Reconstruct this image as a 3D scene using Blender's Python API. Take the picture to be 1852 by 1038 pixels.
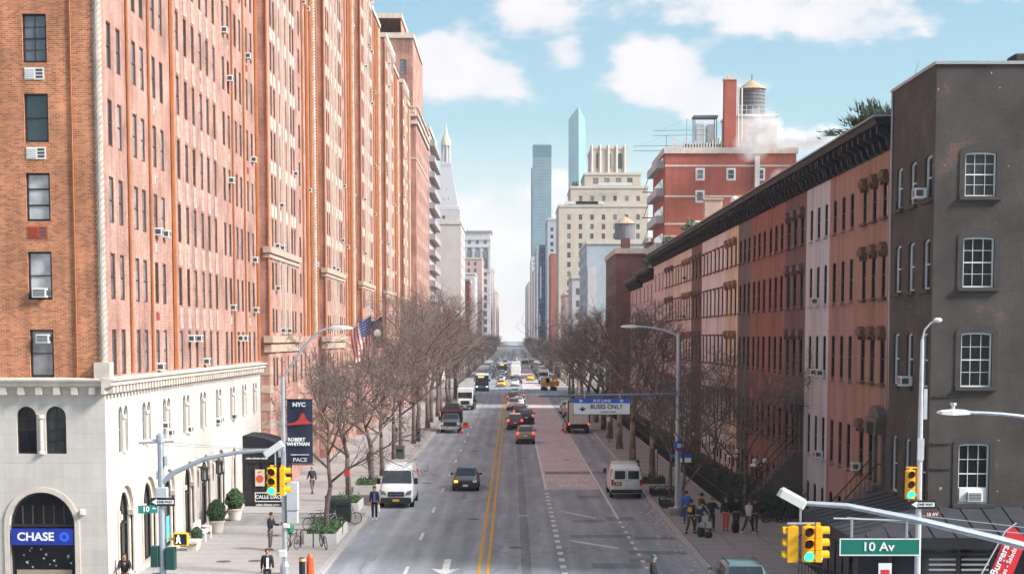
import bpy, math, random
from mathutils import Vector, Matrix
PI = math.pi
R = math.radians
SC = bpy.context.scene
COL = SC.collection
for _o in list(bpy.data.objects): bpy.data.objects.remove(_o)

# ------------------------------------------------------------------ camera
cam_d = bpy.data.cameras.new('camera'); cam = bpy.data.objects.new('camera', cam_d); COL.objects.link(cam)
cam.location = (0, 0, 10.2); cam.rotation_euler = (R(90 - 4.63), 0, 0)
cam_d.sensor_width = 36; cam_d.lens = 55.2; cam_d.shift_y = 0.1733
cam_d.clip_start = 0.1; cam_d.clip_end = 9000
SC.camera = cam

# ------------------------------------------------------------------ light
SUN_EL, SUN_AZ = R(38), R(109)          # azimuth from +Y towards +X
sd = bpy.data.lights.new('sun', 'SUN'); sd.energy = 2.85; sd.angle = R(15); sd.color = (1, .965, .95)
so = bpy.data.objects.new('sun', sd); COL.objects.link(so)
_dir = Vector((math.cos(SUN_EL) * math.sin(SUN_AZ), math.cos(SUN_EL) * math.cos(SUN_AZ), math.sin(SUN_EL)))
so.rotation_euler = _dir.to_track_quat('Z', 'Y').to_euler(); so.location = (60, -20, 90)

W = bpy.data.worlds.new('World'); SC.world = W; W.use_nodes = True
def build_world():
    nt = W.node_tree; N = nt.nodes; L = nt.links; N.clear()
    def new(t, **k):
        n = N.new(t)
        for a, b in k.items(): setattr(n, a, b)
        return n
    def m(op, a, b=None, c=None, clamp=False):
        n = new('ShaderNodeMath', operation=op); n.use_clamp = clamp
        for i, v in enumerate((a, b, c)):
            if v is None: continue
            if isinstance(v, (int, float)): n.inputs[i].default_value = v
            else: L.new(v, n.inputs[i])
        return n.outputs[0]
    out = new('ShaderNodeOutputWorld'); bg = new('ShaderNodeBackground'); bg.inputs['Strength'].default_value = 0.1
    sky = new('ShaderNodeTexSky', sky_type='NISHITA'); sky.sun_disc = False
    sky.sun_elevation = SUN_EL; sky.sun_rotation = SUN_AZ
    sky.air_density = 1.0; sky.dust_density = 2.0; sky.ozone_density = 1.0; sky.altitude = 10
    tc = new('ShaderNodeTexCoord'); sp = new('ShaderNodeSeparateXYZ'); L.new(tc.outputs['Generated'], sp.inputs[0])
    x, y, z = sp.outputs
    az = m('ARCTAN2', x, y); el = m('ARCSINE', z)
    nz = new('ShaderNodeTexNoise'); nz.inputs['Scale'].default_value = 22; nz.inputs['Detail'].default_value = 7; nz.inputs['Roughness'].default_value = .55
    nz2 = new('ShaderNodeTexNoise'); nz2.inputs['Scale'].default_value = 4.2; nz2.inputs['Detail'].default_value = 8; nz2.inputs['Roughness'].default_value = .55
    mp = new('ShaderNodeMapping'); mp.inputs['Scale'].default_value = (1, 1, 2.0); L.new(tc.outputs['Generated'], mp.inputs[0])
    L.new(mp.outputs[0], nz.inputs['Vector']); L.new(mp.outputs[0], nz2.inputs['Vector'])
    nv = m('SUBTRACT', nz.outputs[0], .5)
    # cumulus banks: (azimuth, elevation, half width, half height) in radians
    banks = [(-.034, .166, .040, .022), (-.010, .160, .030, .016), (.018, .198, .030, .024), (.030, .176, .022, .014), (.096, .162, .046, .026), (.120, .152, .036, .020),
             (.150, .214, .075, .030), (.205, .196, .050, .020), (.30, .222, .095, .026), (-.2, .20, .09, .03), (.45, .2, .1, .04), (-.45, .25, .12, .04), (.0, .33, .09, .03), (.26, .36, .12, .035), (-.22, .4, .13, .04),
             (.165, .120, .03, .012), (-.02, .076, .05, .018), (.035, .07, .045, .03)]
    mask = None
    for a, e, w, h in banks:
        da = m('DIVIDE', m('SUBTRACT', az, a), w); de = m('DIVIDE', m('SUBTRACT', el, e), h)
        d = m('SQRT', m('ADD', m('MULTIPLY', da, da), m('MULTIPLY', de, de)))
        v = m('SUBTRACT', m('ADD', 1.1, m('MULTIPLY', nv, 2.8)), d)
        mask = v if mask is None else m('MAXIMUM', mask, v)
    gen = m('MULTIPLY', m('SUBTRACT', nz2.outputs[0], .45), 5.0)
    high = m('MULTIPLY', m('SUBTRACT', el, .3), 4.0, clamp=True)
    gen = m('SUBTRACT', gen, m('SUBTRACT', 1.0, high))
    mask = m('MAXIMUM', mask, gen)
    mr = new('ShaderNodeMapRange', interpolation_type='SMOOTHSTEP'); L.new(mask, mr.inputs[0])
    mr.inputs[1].default_value = -.05; mr.inputs[2].default_value = .6; mr.inputs[3].default_value = 0; mr.inputs[4].default_value = .95
    # thin veil and the pale air near the horizon
    veil = m('MULTIPLY', m('SUBTRACT', nz2.outputs[0], .42), 1.2, clamp=True)
    low = m('SUBTRACT', 1.0, m('DIVIDE', el, .13), clamp=True)
    low = m('POWER', low, .9)
    c1 = new('ShaderNodeMix', data_type='RGBA'); L.new(m('MULTIPLY', veil, .35), c1.inputs['Factor'])
    tint = new('ShaderNodeMix', data_type='RGBA', blend_type='MULTIPLY'); tint.inputs['Factor'].default_value = 1
    L.new(sky.outputs[0], tint.inputs['A']); tint.inputs['B'].default_value = (.465, .62, .60, 1)
    L.new(tint.outputs['Result'], c1.inputs['A']); c1.inputs['B'].default_value = (2.5, 2.7, 2.75, 1)
    c2 = new('ShaderNodeMix', data_type='RGBA'); L.new(m('MULTIPLY', low, 1.0), c2.inputs['Factor'])
    L.new(c1.outputs['Result'], c2.inputs['A']); c2.inputs['B'].default_value = (3.75, 3.5, 3.48, 1)
    c3 = new('ShaderNodeMix', data_type='RGBA'); L.new(mr.outputs[0], c3.inputs['Factor'])
    shade = new('ShaderNodeMix', data_type='RGBA'); shade.inputs['A'].default_value = (2.85, 2.83, 3.0, 1); shade.inputs['B'].default_value = (3.5, 3.3, 3.33, 1)
    L.new(m('MULTIPLY', m('SUBTRACT', nz.outputs[0], .3), 2.4, clamp=True), shade.inputs['Factor'])
    L.new(c2.outputs['Result'], c3.inputs['A']); L.new(shade.outputs['Result'], c3.inputs['B'])
    L.new(c3.outputs['Result'], bg.inputs['Color']); L.new(bg.outputs[0], out.inputs[0])
build_world()
vs = SC.view_settings; vs.view_transform = 'Standard'; vs.look = 'None'; vs.exposure = 1.55; vs.gamma = 1; vs.use_curve_mapping = False
SC.render.engine = 'CYCLES'
cy = SC.cycles; cy.use_denoising = True; cy.max_bounces = 6; cy.diffuse_bounces = 3; cy.glossy_bounces = 3; cy.transmission_bounces = 4; cy.volume_bounces = 1
cy.transparent_max_bounces = 8; cy.caustics_reflective = False; cy.caustics_refractive = False; cy.sample_clamp_indirect = 6
cy.use_light_tree = False

# ------------------------------------------------------------------ mesh helpers
class MB:
    def __init__(s): s.v = []; s.f = []; s.m = []; s.M = None; s.mi = 0
    def P(s, p):
        if s.M is not None: p = s.M @ Vector(p)
        s.v.append((p[0], p[1], p[2])); return len(s.v) - 1
    def face(s, pts):
        s.f.append([s.P(p) for p in pts]); s.m.append(s.mi); return s
    def idx(s, ids): s.f.append(ids); s.m.append(s.mi)
    def box(s, x0, x1, y0, y1, z0, z1, skip=''):
        b = [s.P(p) for p in ((x0,y0,z0),(x1,y0,z0),(x1,y1,z0),(x0,y1,z0),(x0,y0,z1),(x1,y0,z1),(x1,y1,z1),(x0,y1,z1))]
        for k, q in (('b',(0,3,2,1)),('t',(4,5,6,7)),('f',(0,1,5,4)),('r',(1,2,6,5)),('k',(2,3,7,6)),('l',(3,0,4,7))):
            if k not in skip: s.idx([b[i] for i in q])
        return s
    def cbox(s, c, d): return s.box(c[0]-d[0]/2, c[0]+d[0]/2, c[1]-d[1]/2, c[1]+d[1]/2, c[2]-d[2]/2, c[2]+d[2]/2)
    def bbox(s, x0, x1, y0, y1, z0, z1, b=.02):     # box with bevelled vertical edges and top
        pr = [(x0+b,y0),(x1-b,y0),(x1,y0+b),(x1,y1-b),(x1-b,y1),(x0+b,y1),(x0,y1-b),(x0,y0+b)]
        cx, cy_ = (x0+x1)/2, (y0+y1)/2
        sx = (x1-x0-2*b)/(x1-x0); sy = (y1-y0-2*b)/(y1-y0)
        pi = [(cx+(p[0]-cx)*sx, cy_+(p[1]-cy_)*sy) for p in pr]
        rings = [[s.P((p[0],p[1],z0)) for p in pr],[s.P((p[0],p[1],z1-b)) for p in pr],[s.P((p[0],p[1],z1)) for p in pi]]
        s.rings(rings, True, True); return s
    def rings(s, rs, cap0=False, cap1=False):
        n = len(rs[0])
        for a, b in zip(rs, rs[1:]):
            for i in range(n): s.idx([a[i], a[(i+1)%n], b[(i+1)%n], b[i]])
        if cap0: s.idx(list(reversed(rs[0])))
        if cap1: s.idx(list(rs[-1]))
    def tube(s, pts, rad, n=6, cap=True):
        pts = [Vector(p) for p in pts]
        if not isinstance(rad, (list, tuple)): rad = [rad]*len(pts)
        rs = []; u = None
        for i, p in enumerate(pts):
            d = (pts[min(i+1,len(pts)-1)] - pts[max(i-1,0)])
            d = d.normalized() if d.length > 1e-9 else Vector((0,0,1))
            if u is None:
                u = d.orthogonal().normalized()
            else:
                u = u - d*u.dot(d); u = u.normalized() if u.length > 1e-6 else d.orthogonal().normalized()
            w = d.cross(u)
            rs.append([s.P(p + (u*math.cos(2*PI*k/n) + w*math.sin(2*PI*k/n))*rad[i]) for k in range(n)])
        s.rings(rs, cap, cap); return s
    def lathe(s, prof, n=16, c=(0,0,0), cap=True, ax='z'):
        rs = []
        for r, z in prof:
            ring = []
            for k in range(n):
                a = 2*PI*k/n; x, y = r*math.cos(a), r*math.sin(a)
                p = (x,y,z) if ax == 'z' else ((z,x,y) if ax == 'x' else (y,z,x))
                ring.append(s.P((c[0]+p[0], c[1]+p[1], c[2]+p[2])))
            rs.append(ring)
        s.rings(rs, cap, cap); return s
    def prism(s, poly, a0, a1, ax='y'):             # polygon extruded along an axis
        def q(p, a): return {'y':(p[0],a,p[1]),'x':(a,p[0],p[1]),'z':(p[0],p[1],a)}[ax]
        A = [s.P(q(p,a0)) for p in poly]; B = [s.P(q(p,a1)) for p in poly]; n = len(poly)
        for i in range(n): s.idx([A[i],A[(i+1)%n],B[(i+1)%n],B[i]])
        s.idx(list(reversed(A))); s.idx(B); return s
    def blob(s, c, r, n=8, m=6, jit=0, rnd=random):
        rs = []
        for j in range(1, m):
            t = PI*j/m; ring = []
            for k in range(n):
                a = 2*PI*k/n; q = 1 + jit*(rnd.random()-.5)
                ring.append(s.P((c[0]+r[0]*q*math.sin(t)*math.cos(a), c[1]+r[1]*q*math.sin(t)*math.sin(a), c[2]-r[2]*q*math.cos(t))))
            rs.append(ring)
        s.rings(rs, True, True); return s
    def mesh(s, name, mats, smooth=False, uv=False):
        me = bpy.data.meshes.new(name); me.from_pydata(s.v, [], s.f); 
        for m_ in (mats if isinstance(mats, (list, tuple)) else [mats]): me.materials.append(m_)
        if any(s.m): me.polygons.foreach_set('material_index', s.m)
        if smooth: me.polygons.foreach_set('use_smooth', [True]*len(s.f))
        if uv:
            me.update(); l = me.uv_layers.new(name='uv'); data = l.data
            for p in me.polygons:
                n = p.normal; ax, ay, az_ = abs(n.x), abs(n.y), abs(n.z)
                for li in p.loop_indices:
                    c = me.vertices[me.loops[li].vertex_index].co
                    data[li].uv = (c.x, c.y) if az_ > max(ax, ay) else ((c.y, c.z) if ax > ay else (c.x, c.z))
        me.update(); return me
    def obj(s, name, mats, parent=None, loc=(0,0,0), rz=0, smooth=False, uv=False):
        return link(name, s.mesh(name, mats, smooth, uv), parent, loc, rz)

def link(name, data, parent=None, loc=(0,0,0), rz=0, scale=None):
    o = bpy.data.objects.new(name, data); COL.objects.link(o)
    o.location = loc; o.rotation_euler = rz if isinstance(rz, (tuple, list)) else (0, 0, rz)
    if scale is not None: o.scale = scale if isinstance(scale, (tuple, list)) else (scale,)*3
    if parent is not None: o.parent = parent
    return o
def tag(o, label, cat, group=None):
    o['label'] = label; o['category'] = cat
    if group: o['group'] = group
    return o
def thing(name, label, cat, loc=(0,0,0), rz=0, group=None):
    o = link(name, None, None, loc, rz); o.empty_display_size = .2
    return tag(o, label, cat, group)
def struct(o, label=None):
    o['kind'] = 'structure'
    if label: o['label'] = label
    return o
def stuff(o): o['kind'] = 'stuff'; return o
KIDS = {}
def kids(o): return list(o.children)
def dup(root, loc, rz=0, label=None, group=None, scale=None):
    def cp(o, parent):
        c = o.copy(); COL.objects.link(c); c.parent = parent
        for ch in TREE.get(o.name, ()): cp(ch, c)
        return c
    r = cp(root, None); r.location = loc; r.rotation_euler = (0, 0, rz)
    if label: r['label'] = label
    if group: r['group'] = group
    if scale: r.scale = (scale,)*3
    return r
TREE = {}
def index_tree(root):
    ch = [o for o in bpy.data.objects if o.parent == root]
    TREE[root.name] = ch
    for c in ch: index_tree(c)
def repaint(o, mat, i=0):
    o.material_slots[i].link = 'OBJECT'; o.material_slots[i].material = mat

# ------------------------------------------------------------------ materials
MATS = {}
def mat(name, col, rough=.7, metal=0, var=.12, scale=1.5, bump=0, bscale=30, spec=.4, emit=0, coat=0, rand=0, stretch=None):
    if name in MATS: return MATS[name]
    m = bpy.data.materials.new(name); m.use_nodes = True; nt = m.node_tree; N = nt.nodes; L = nt.links
    b = N['Principled BSDF']; b.inputs['Roughness'].default_value = rough; b.inputs['Metallic'].default_value = metal
    b.inputs['Specular IOR Level'].default_value = spec; b.inputs['Coat Weight'].default_value = coat; b.inputs['Coat Roughness'].default_value = .08
    c4 = (*col, 1); b.inputs['Base Color'].default_value = c4
    if emit: b.inputs['Emission Color'].default_value = c4; b.inputs['Emission Strength'].default_value = emit
    if var or bump or rand:
        tc = N.new('ShaderNodeTexCoord'); mp = N.new('ShaderNodeMapping'); L.new(tc.outputs['Object'], mp.inputs[0])
        if stretch: mp.inputs['Scale'].default_value = stretch
        src = None
        if var:
            nz = N.new('ShaderNodeTexNoise'); nz.inputs['Scale'].default_value = scale; nz.inputs['Detail'].default_value = 6; nz.inputs['Roughness'].default_value = .65
            L.new(mp.outputs[0], nz.inputs['Vector'])
            mr = N.new('ShaderNodeMapRange'); mr.inputs[1].default_value = .3; mr.inputs[2].default_value = .7; mr.inputs[3].default_value = 1-var; mr.inputs[4].default_value = 1+var
            L.new(nz.outputs[0], mr.inputs[0])
            hs = N.new('ShaderNodeHueSaturation'); hs.inputs['Color'].default_value = c4; L.new(mr.outputs[0], hs.inputs['Value'])
            src = hs
        if rand:
            oi = N.new('ShaderNodeObjectInfo'); mr2 = N.new('ShaderNodeMapRange'); mr2.inputs[3].default_value = 1-rand; mr2.inputs[4].default_value = 1+rand
            L.new(oi.outputs['Random'], mr2.inputs[0]); hs2 = N.new('ShaderNodeHueSaturation'); hs2.inputs['Color'].default_value = c4
            L.new(mr2.outputs[0], hs2.inputs['Value'])
            if src: L.new(src.outputs[0], hs2.inputs['Color'])
            src = hs2
        if src: L.new(src.outputs[0], b.inputs['Base Color'])
        if bump:
            n2 = N.new('ShaderNodeTexNoise'); n2.inputs['Scale'].default_value = bscale; n2.inputs['Detail'].default_value = 4; L.new(mp.outputs[0], n2.inputs['Vector'])
            bp = N.new('ShaderNodeBump'); bp.inputs['Strength'].default_value = bump; bp.inputs['Distance'].default_value = .02
            L.new(n2.outputs[0], bp.inputs['Height']); L.new(bp.outputs[0], b.inputs['Normal'])
    MATS[name] = m; return m

def brick_mat(name, c1, c2, mortar, bw=.215, bh=.075, ms=.012, stain=.25, rough=.85, streak=.0):
    if name in MATS: return MATS[name]
    m = bpy.data.materials.new(name); m.use_nodes = True; nt = m.node_tree; N = nt.nodes; L = nt.links
    b = N['Principled BSDF']; b.inputs['Roughness'].default_value = rough; b.inputs['Specular IOR Level'].default_value = .25
    uv = N.new('ShaderNodeUVMap'); uv.uv_map = 'uv'
    br = N.new('ShaderNodeTexBrick'); L.new(uv.outputs[0], br.inputs['Vector'])
    br.inputs['Scale'].default_value = 1; br.inputs['Brick Width'].default_value = bw; br.inputs['Row Height'].default_value = bh; br.inputs['Mortar Size'].default_value = ms
    br.inputs['Mortar Smooth'].default_value = .2; br.inputs['Bias'].default_value = -.1
    br.inputs['Color1'].default_value = (*c1, 1); br.inputs['Color2'].default_value = (*c2, 1); br.inputs['Mortar'].default_value = (*mortar, 1)
    nz = N.new('ShaderNodeTexNoise'); nz.inputs['Scale'].default_value = .35; nz.inputs['Detail'].default_value = 8; nz.inputs['Roughness'].default_value = .65; L.new(uv.outputs[0], nz.inputs['Vector'])
    mr = N.new('ShaderNodeMapRange'); mr.inputs[1].default_value = .3; mr.inputs[2].default_value = .7; mr.inputs[3].default_value = 1-stain; mr.inputs[4].default_value = 1+stain
    L.new(nz.outputs[0], mr.inputs[0])
    mp = N.new('ShaderNodeMapping'); mp.inputs['Scale'].default_value = (2.2, .12, 1); L.new(uv.outputs[0], mp.inputs[0])
    n3 = N.new('ShaderNodeTexNoise'); n3.inputs['Scale'].default_value = 1.4; n3.inputs['Detail'].default_value = 5; L.new(mp.outputs[0], n3.inputs['Vector'])
    mr3 = N.new('ShaderNodeMapRange'); mr3.inputs[1].default_value = .35; mr3.inputs[2].default_value = .65; mr3.inputs[3].default_value = 1-.5*stain; mr3.inputs[4].default_value = 1+.4*stain
    L.new(n3.outputs[0], mr3.inputs[0])
    mu = N.new('ShaderNodeMath'); mu.operation = 'MULTIPLY'; L.new(mr.outputs[0], mu.inputs[0]); L.new(mr3.outputs[0], mu.inputs[1])
    hs = N.new('ShaderNodeHueSaturation'); L.new(br.outputs['Color'], hs.inputs['Color']); L.new(mu.outputs[0], hs.inputs['Value'])
    L.new(hs.outputs[0], b.inputs['Base Color'])
    bp = N.new('ShaderNodeBump'); bp.inputs['Strength'].default_value = .5; bp.inputs['Distance'].default_value = .01; bp.invert = True
    L.new(br.outputs['Fac'], bp.inputs['Height']); L.new(bp.outputs[0], b.inputs['Normal'])
    MATS[name] = m; return m

def two_tone(name, ca, cb, scale, lo, hi, rough=.85, detail=8, fine=.15, spec=.2, stretch=None, bump=.25):
    """A ground colour with worn patches of a second one."""
    if name in MATS: return MATS[name]
    m = bpy.data.materials.new(name); m.use_nodes = True; nt = m.node_tree; N = nt.nodes; L = nt.links
    b = N['Principled BSDF']; b.inputs['Roughness'].default_value = rough; b.inputs['Specular IOR Level'].default_value = spec
    tc = N.new('ShaderNodeTexCoord'); mp = N.new('ShaderNodeMapping'); L.new(tc.outputs['Object'], mp.inputs[0])
    if stretch: mp.inputs['Scale'].default_value = stretch
    nz = N.new('ShaderNodeTexNoise'); nz.inputs['Scale'].default_value = scale; nz.inputs['Detail'].default_value = detail; nz.inputs['Roughness'].default_value = .68; L.new(mp.outputs[0], nz.inputs['Vector'])
    mr = N.new('ShaderNodeMapRange'); mr.inputs[1].default_value = lo; mr.inputs[2].default_value = hi; L.new(nz.outputs[0], mr.inputs[0])
    mx = N.new('ShaderNodeMix'); mx.data_type = 'RGBA'; mx.inputs['A'].default_value = (*ca, 1); mx.inputs['B'].default_value = (*cb, 1); L.new(mr.outputs[0], mx.inputs['Factor'])
    n2 = N.new('ShaderNodeTexNoise'); n2.inputs['Scale'].default_value = 9; n2.inputs['Detail'].default_value = 8; n2.inputs['Roughness'].default_value = .8; L.new(tc.outputs['Object'], n2.inputs['Vector'])
    mr2 = N.new('ShaderNodeMapRange'); mr2.inputs[1].default_value = .3; mr2.inputs[2].default_value = .7; mr2.inputs[3].default_value = 1-fine; mr2.inputs[4].default_value = 1+fine; L.new(n2.outputs[0], mr2.inputs[0])
    hs = N.new('ShaderNodeHueSaturation'); L.new(mx.outputs['Result'], hs.inputs['Color']); L.new(mr2.outputs[0], hs.inputs['Value']); L.new(hs.outputs[0], b.inputs['Base Color'])
    bp = N.new('ShaderNodeBump'); bp.inputs['Strength'].default_value = bump; bp.inputs['Distance'].default_value = .02; L.new(n2.outputs[0], bp.inputs['Height']); L.new(bp.outputs[0], b.inputs['Normal'])
    MATS[name] = m; return m

def pane_mat(name, dark, pale, share=.3, rough=.04, spec=.6, coat=.25):
    """Window glass: dark rooms behind most panes, a drawn blind behind some (by the pane's own random number)."""
    if name in MATS: return MATS[name]
    m = bpy.data.materials.new(name); m.use_nodes = True; nt = m.node_tree; N = nt.nodes; L = nt.links
    b = N['Principled BSDF']; b.inputs['Roughness'].default_value = rough; b.inputs['Specular IOR Level'].default_value = spec
    b.inputs['Coat Weight'].default_value = coat; b.inputs['Coat Roughness'].default_value = .02
    oi = N.new('ShaderNodeObjectInfo'); mr = N.new('ShaderNodeMapRange'); mr.inputs[1].default_value = 1-share-.2; mr.inputs[2].default_value = 1; L.new(oi.outputs['Random'], mr.inputs[0])
    tc = N.new('ShaderNodeTexCoord'); nz = N.new('ShaderNodeTexNoise'); nz.inputs['Scale'].default_value = 1.7; L.new(tc.outputs['Object'], nz.inputs['Vector'])
    ad = N.new('ShaderNodeVectorMath'); ad.operation = 'ADD'; L.new(tc.outputs['Object'], ad.inputs[0]); L.new(oi.outputs['Location'], ad.inputs[1]); L.new(ad.outputs[0], nz.inputs['Vector'])
    mu = N.new('ShaderNodeMath'); mu.operation = 'MULTIPLY'; L.new(mr.outputs[0], mu.inputs[0]); L.new(nz.outputs[0], mu.inputs[1])
    m2 = N.new('ShaderNodeMath'); m2.operation = 'MULTIPLY'; m2.inputs[1].default_value = 1.5; L.new(mu.outputs[0], m2.inputs[0]); m2.use_clamp = True
    mx = N.new('ShaderNodeMix'); mx.data_type = 'RGBA'; mx.inputs['A'].default_value = (*dark, 1); mx.inputs['B'].default_value = (*pale, 1); L.new(m2.outputs[0], mx.inputs['Factor'])
    L.new(mx.outputs['Result'], b.inputs['Base Color'])
    n2 = N.new('ShaderNodeTexNoise'); n2.inputs['Scale'].default_value = .9; L.new(ad.outputs[0], n2.inputs['Vector'])
    bp = N.new('ShaderNodeBump'); bp.inputs['Strength'].default_value = .12; bp.inputs['Distance'].default_value = .05; L.new(n2.outputs[0], bp.inputs['Height']); L.new(bp.outputs[0], b.inputs['Normal']); L.new(bp.outputs[0], b.inputs['Coat Normal'])
    MATS[name] = m; return m

BRICK = brick_mat('london_brick', (.43, .195, .142), (.29, .112, .078), (.45, .34, .295), stain=.40)
BRICK_SHADED = brick_mat('london_brick_shaded', (.56, .20, .085), (.27, .078, .032), (.42, .27, .19), stain=.30)  # street-side brick again, with the avenue wall's shade put into its colour
BRICK_PINK = BRICK
BRICK_DK = brick_mat('dark_red_brick', (.16, .05, .04), (.11, .035, .03), (.2, .15, .13), stain=.25)
BRICK_RED = brick_mat('red_brick', (.40, .095, .062), (.33, .072, .046), (.32, .14, .11), stain=.2)
BRICK_GREY = brick_mat('grey_brick', (.34, .31, .3), (.28, .25, .25), (.4, .38, .36), stain=.15)
LIME = brick_mat('limestone', (.56, .51, .465), (.51, .46, .415), (.43, .385, .345), bw=1.15, bh=.58, ms=.008, stain=.12)
CREAM = mat('cream_stone', (.45, .33, .255), .8, var=.2, scale=1.2, bump=.3, bscale=14)
STONE = mat('pale_stone', (.55, .48, .41), .8, var=.18, scale=1.5, bump=.3, bscale=18)
SPANDREL = mat('mottled_panel', (.42, .30, .26), .85, var=.35, scale=2.5, bump=.4, bscale=12)
COPPER = mat('orange_downpipe', (.36, .12, .035), .6, var=.2)
FR_DARK = mat('dark_window_frame', (.022, .02, .022), .5, var=.1)
FR_BROWN = mat('brown_window_frame', (.10, .052, .035), .55, var=.1)
FR_WHITE = mat('white_window_frame', (.74, .74, .74), .5, var=.08)
FR_GREY = mat('grey_window_frame', (.30, .31, .32), .5, var=.08)
PANE = pane_mat('window_pane', (.03, .036, .045), (.55, .55, .56), .75, spec=.9, coat=.6)
PANE_DK = pane_mat('dark_pane', (.006, .007, .010), (.07, .07, .075), .25, spec=.25, coat=0)
PANE_FAR = pane_mat('far_pane', (.04, .045, .055), (.28, .27, .26), .3)
ACW = mat('ac_white', (.66, .65, .62), .5, var=.1)
ACG = mat('ac_grille', (.07, .07, .08), .6, var=.1)
RUSTRED = mat('red_grille', (.42, .07, .035), .6, var=.1)
BLACK = mat('black_paint', (.012, .012, .015), .45, var=.1)
BLACKM = mat('black_matte', (.016, .016, .018), .85, var=.2)
IRON = mat('dark_iron', (.02, .021, .025), .6, var=.15)
STEEL = mat('galvanised_steel', (.42, .45, .49), .42, .55, var=.12, scale=6)
PALEM = mat('pale_metal', (.62, .62, .6), .45, .2, var=.1)
YELLOW = mat('signal_yellow', (.82, .42, .015), .42, var=.08)
WHITE = mat('white_paint', (.78, .78, .78), .5, var=.05)
GREEN_SIGN = mat('sign_green', (.005, .155, .12), .45, var=.05)
GREEN_LIT = mat('signal_green_lit', (.02, .85, .48), .3, var=0, emit=1.6)
LENS_OFF = mat('signal_lens_dark', (.035, .012, .01), .25, var=0)
ORANGE = mat('safety_orange', (.80, .10, .02), .5, var=.08)
RED = mat('red_paint', (.62, .03, .03), .5, var=.06)
BLUE = mat('sign_blue', (.03, .11, .60), .45, var=.05)
GLASSV = mat('vehicle_glass', (.012, .016, .02), .05, var=0, spec=.9, coat=.5)
TYRE = mat('tyre_rubber', (.012, .012, .013), .9, var=.1)
RIM = mat('wheel_rim', (.38, .39, .4), .35, .7, var=.05)
CHROME = mat('chrome', (.55, .55, .56), .2, .9, var=0)
LAMPW = mat('headlight', (.75, .75, .72), .15, var=0, coat=.5)
LAMPR = mat('tail_light', (.45, .012, .012), .2, var=0, coat=.5)
LAMPR_ON = mat('brake_light_lit', (.95, .06, .03), .3, var=0, emit=1.4)
AMBER = mat('amber_lamp_lit', (1.0, .45, .08), .3, var=0, emit=1.2)
TRIM = mat('black_trim', (.02, .02, .022), .6, var=.05)
SKIN = mat('skin', (.42, .24, .17), .55, var=.05)
LEAF = mat('evergreen_leaf', (.035, .075, .022), .6, var=.35, scale=3, rand=.2)
LEAF_DK = mat('dark_hedge_leaf', (.018, .042, .022), .6, var=.35, scale=3)
BARK_L = two_tone('brown_bark', (.10, .072, .062), (.18, .14, .12), 3, .4, .6, fine=.3)
BARK_R = two_tone('mottled_bark', (.15, .105, .085), (.36, .30, .25), 1.2, .45, .6, fine=.3)
TWIG_L = mat('brown_twig', (.15, .112, .10), .8, var=.3, scale=.6)
TWIG_R = mat('dull_twig', (.145, .118, .118), .8, var=.3, scale=.5)
CONC = two_tone('concrete_flag', (.36, .332, .32), (.27, .252, .245), .7, .35, .68, rough=.9, fine=.16)
CONC_R = two_tone('worn_flag', (.31, .29, .29), (.22, .21, .215), .5, .35, .65, rough=.9, fine=.12)
KERB = mat('granite_kerb', (.36, .345, .34), .85, var=.2, scale=3)
SOIL = mat('soil', (.05, .036, .028), .95, var=.3)

# ------------------------------------------------------------------ lettering
TXT = {}
def text_mesh(s, size, material, bold=0, depth=.006):
    cu = bpy.data.curves.new('lettering', 'FONT'); cu.body = s; cu.size = size; cu.align_x = 'CENTER'; cu.align_y = 'CENTER'
    cu.extrude = depth; cu.offset = bold; cu.resolution_u = 3
    o = bpy.data.objects.new('lettering', cu); me = bpy.data.meshes.new_from_object(o)
    bpy.data.objects.remove(o); me.transform(Matrix.Rotation(PI/2, 4, 'X')); me.materials.clear(); me.materials.append(material)
    return me
def text(s, size, material, parent, loc, rz=0, bold=0, sx=1, tilt=0, name='lettering'):
    k = (s, size, material.name, bold)
    if k not in TXT: TXT[k] = text_mesh(s, size, material, bold)
    o = link(name, TXT[k], parent, loc, (0, tilt, rz) if tilt else rz, (sx, 1, 1)); return o
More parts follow.
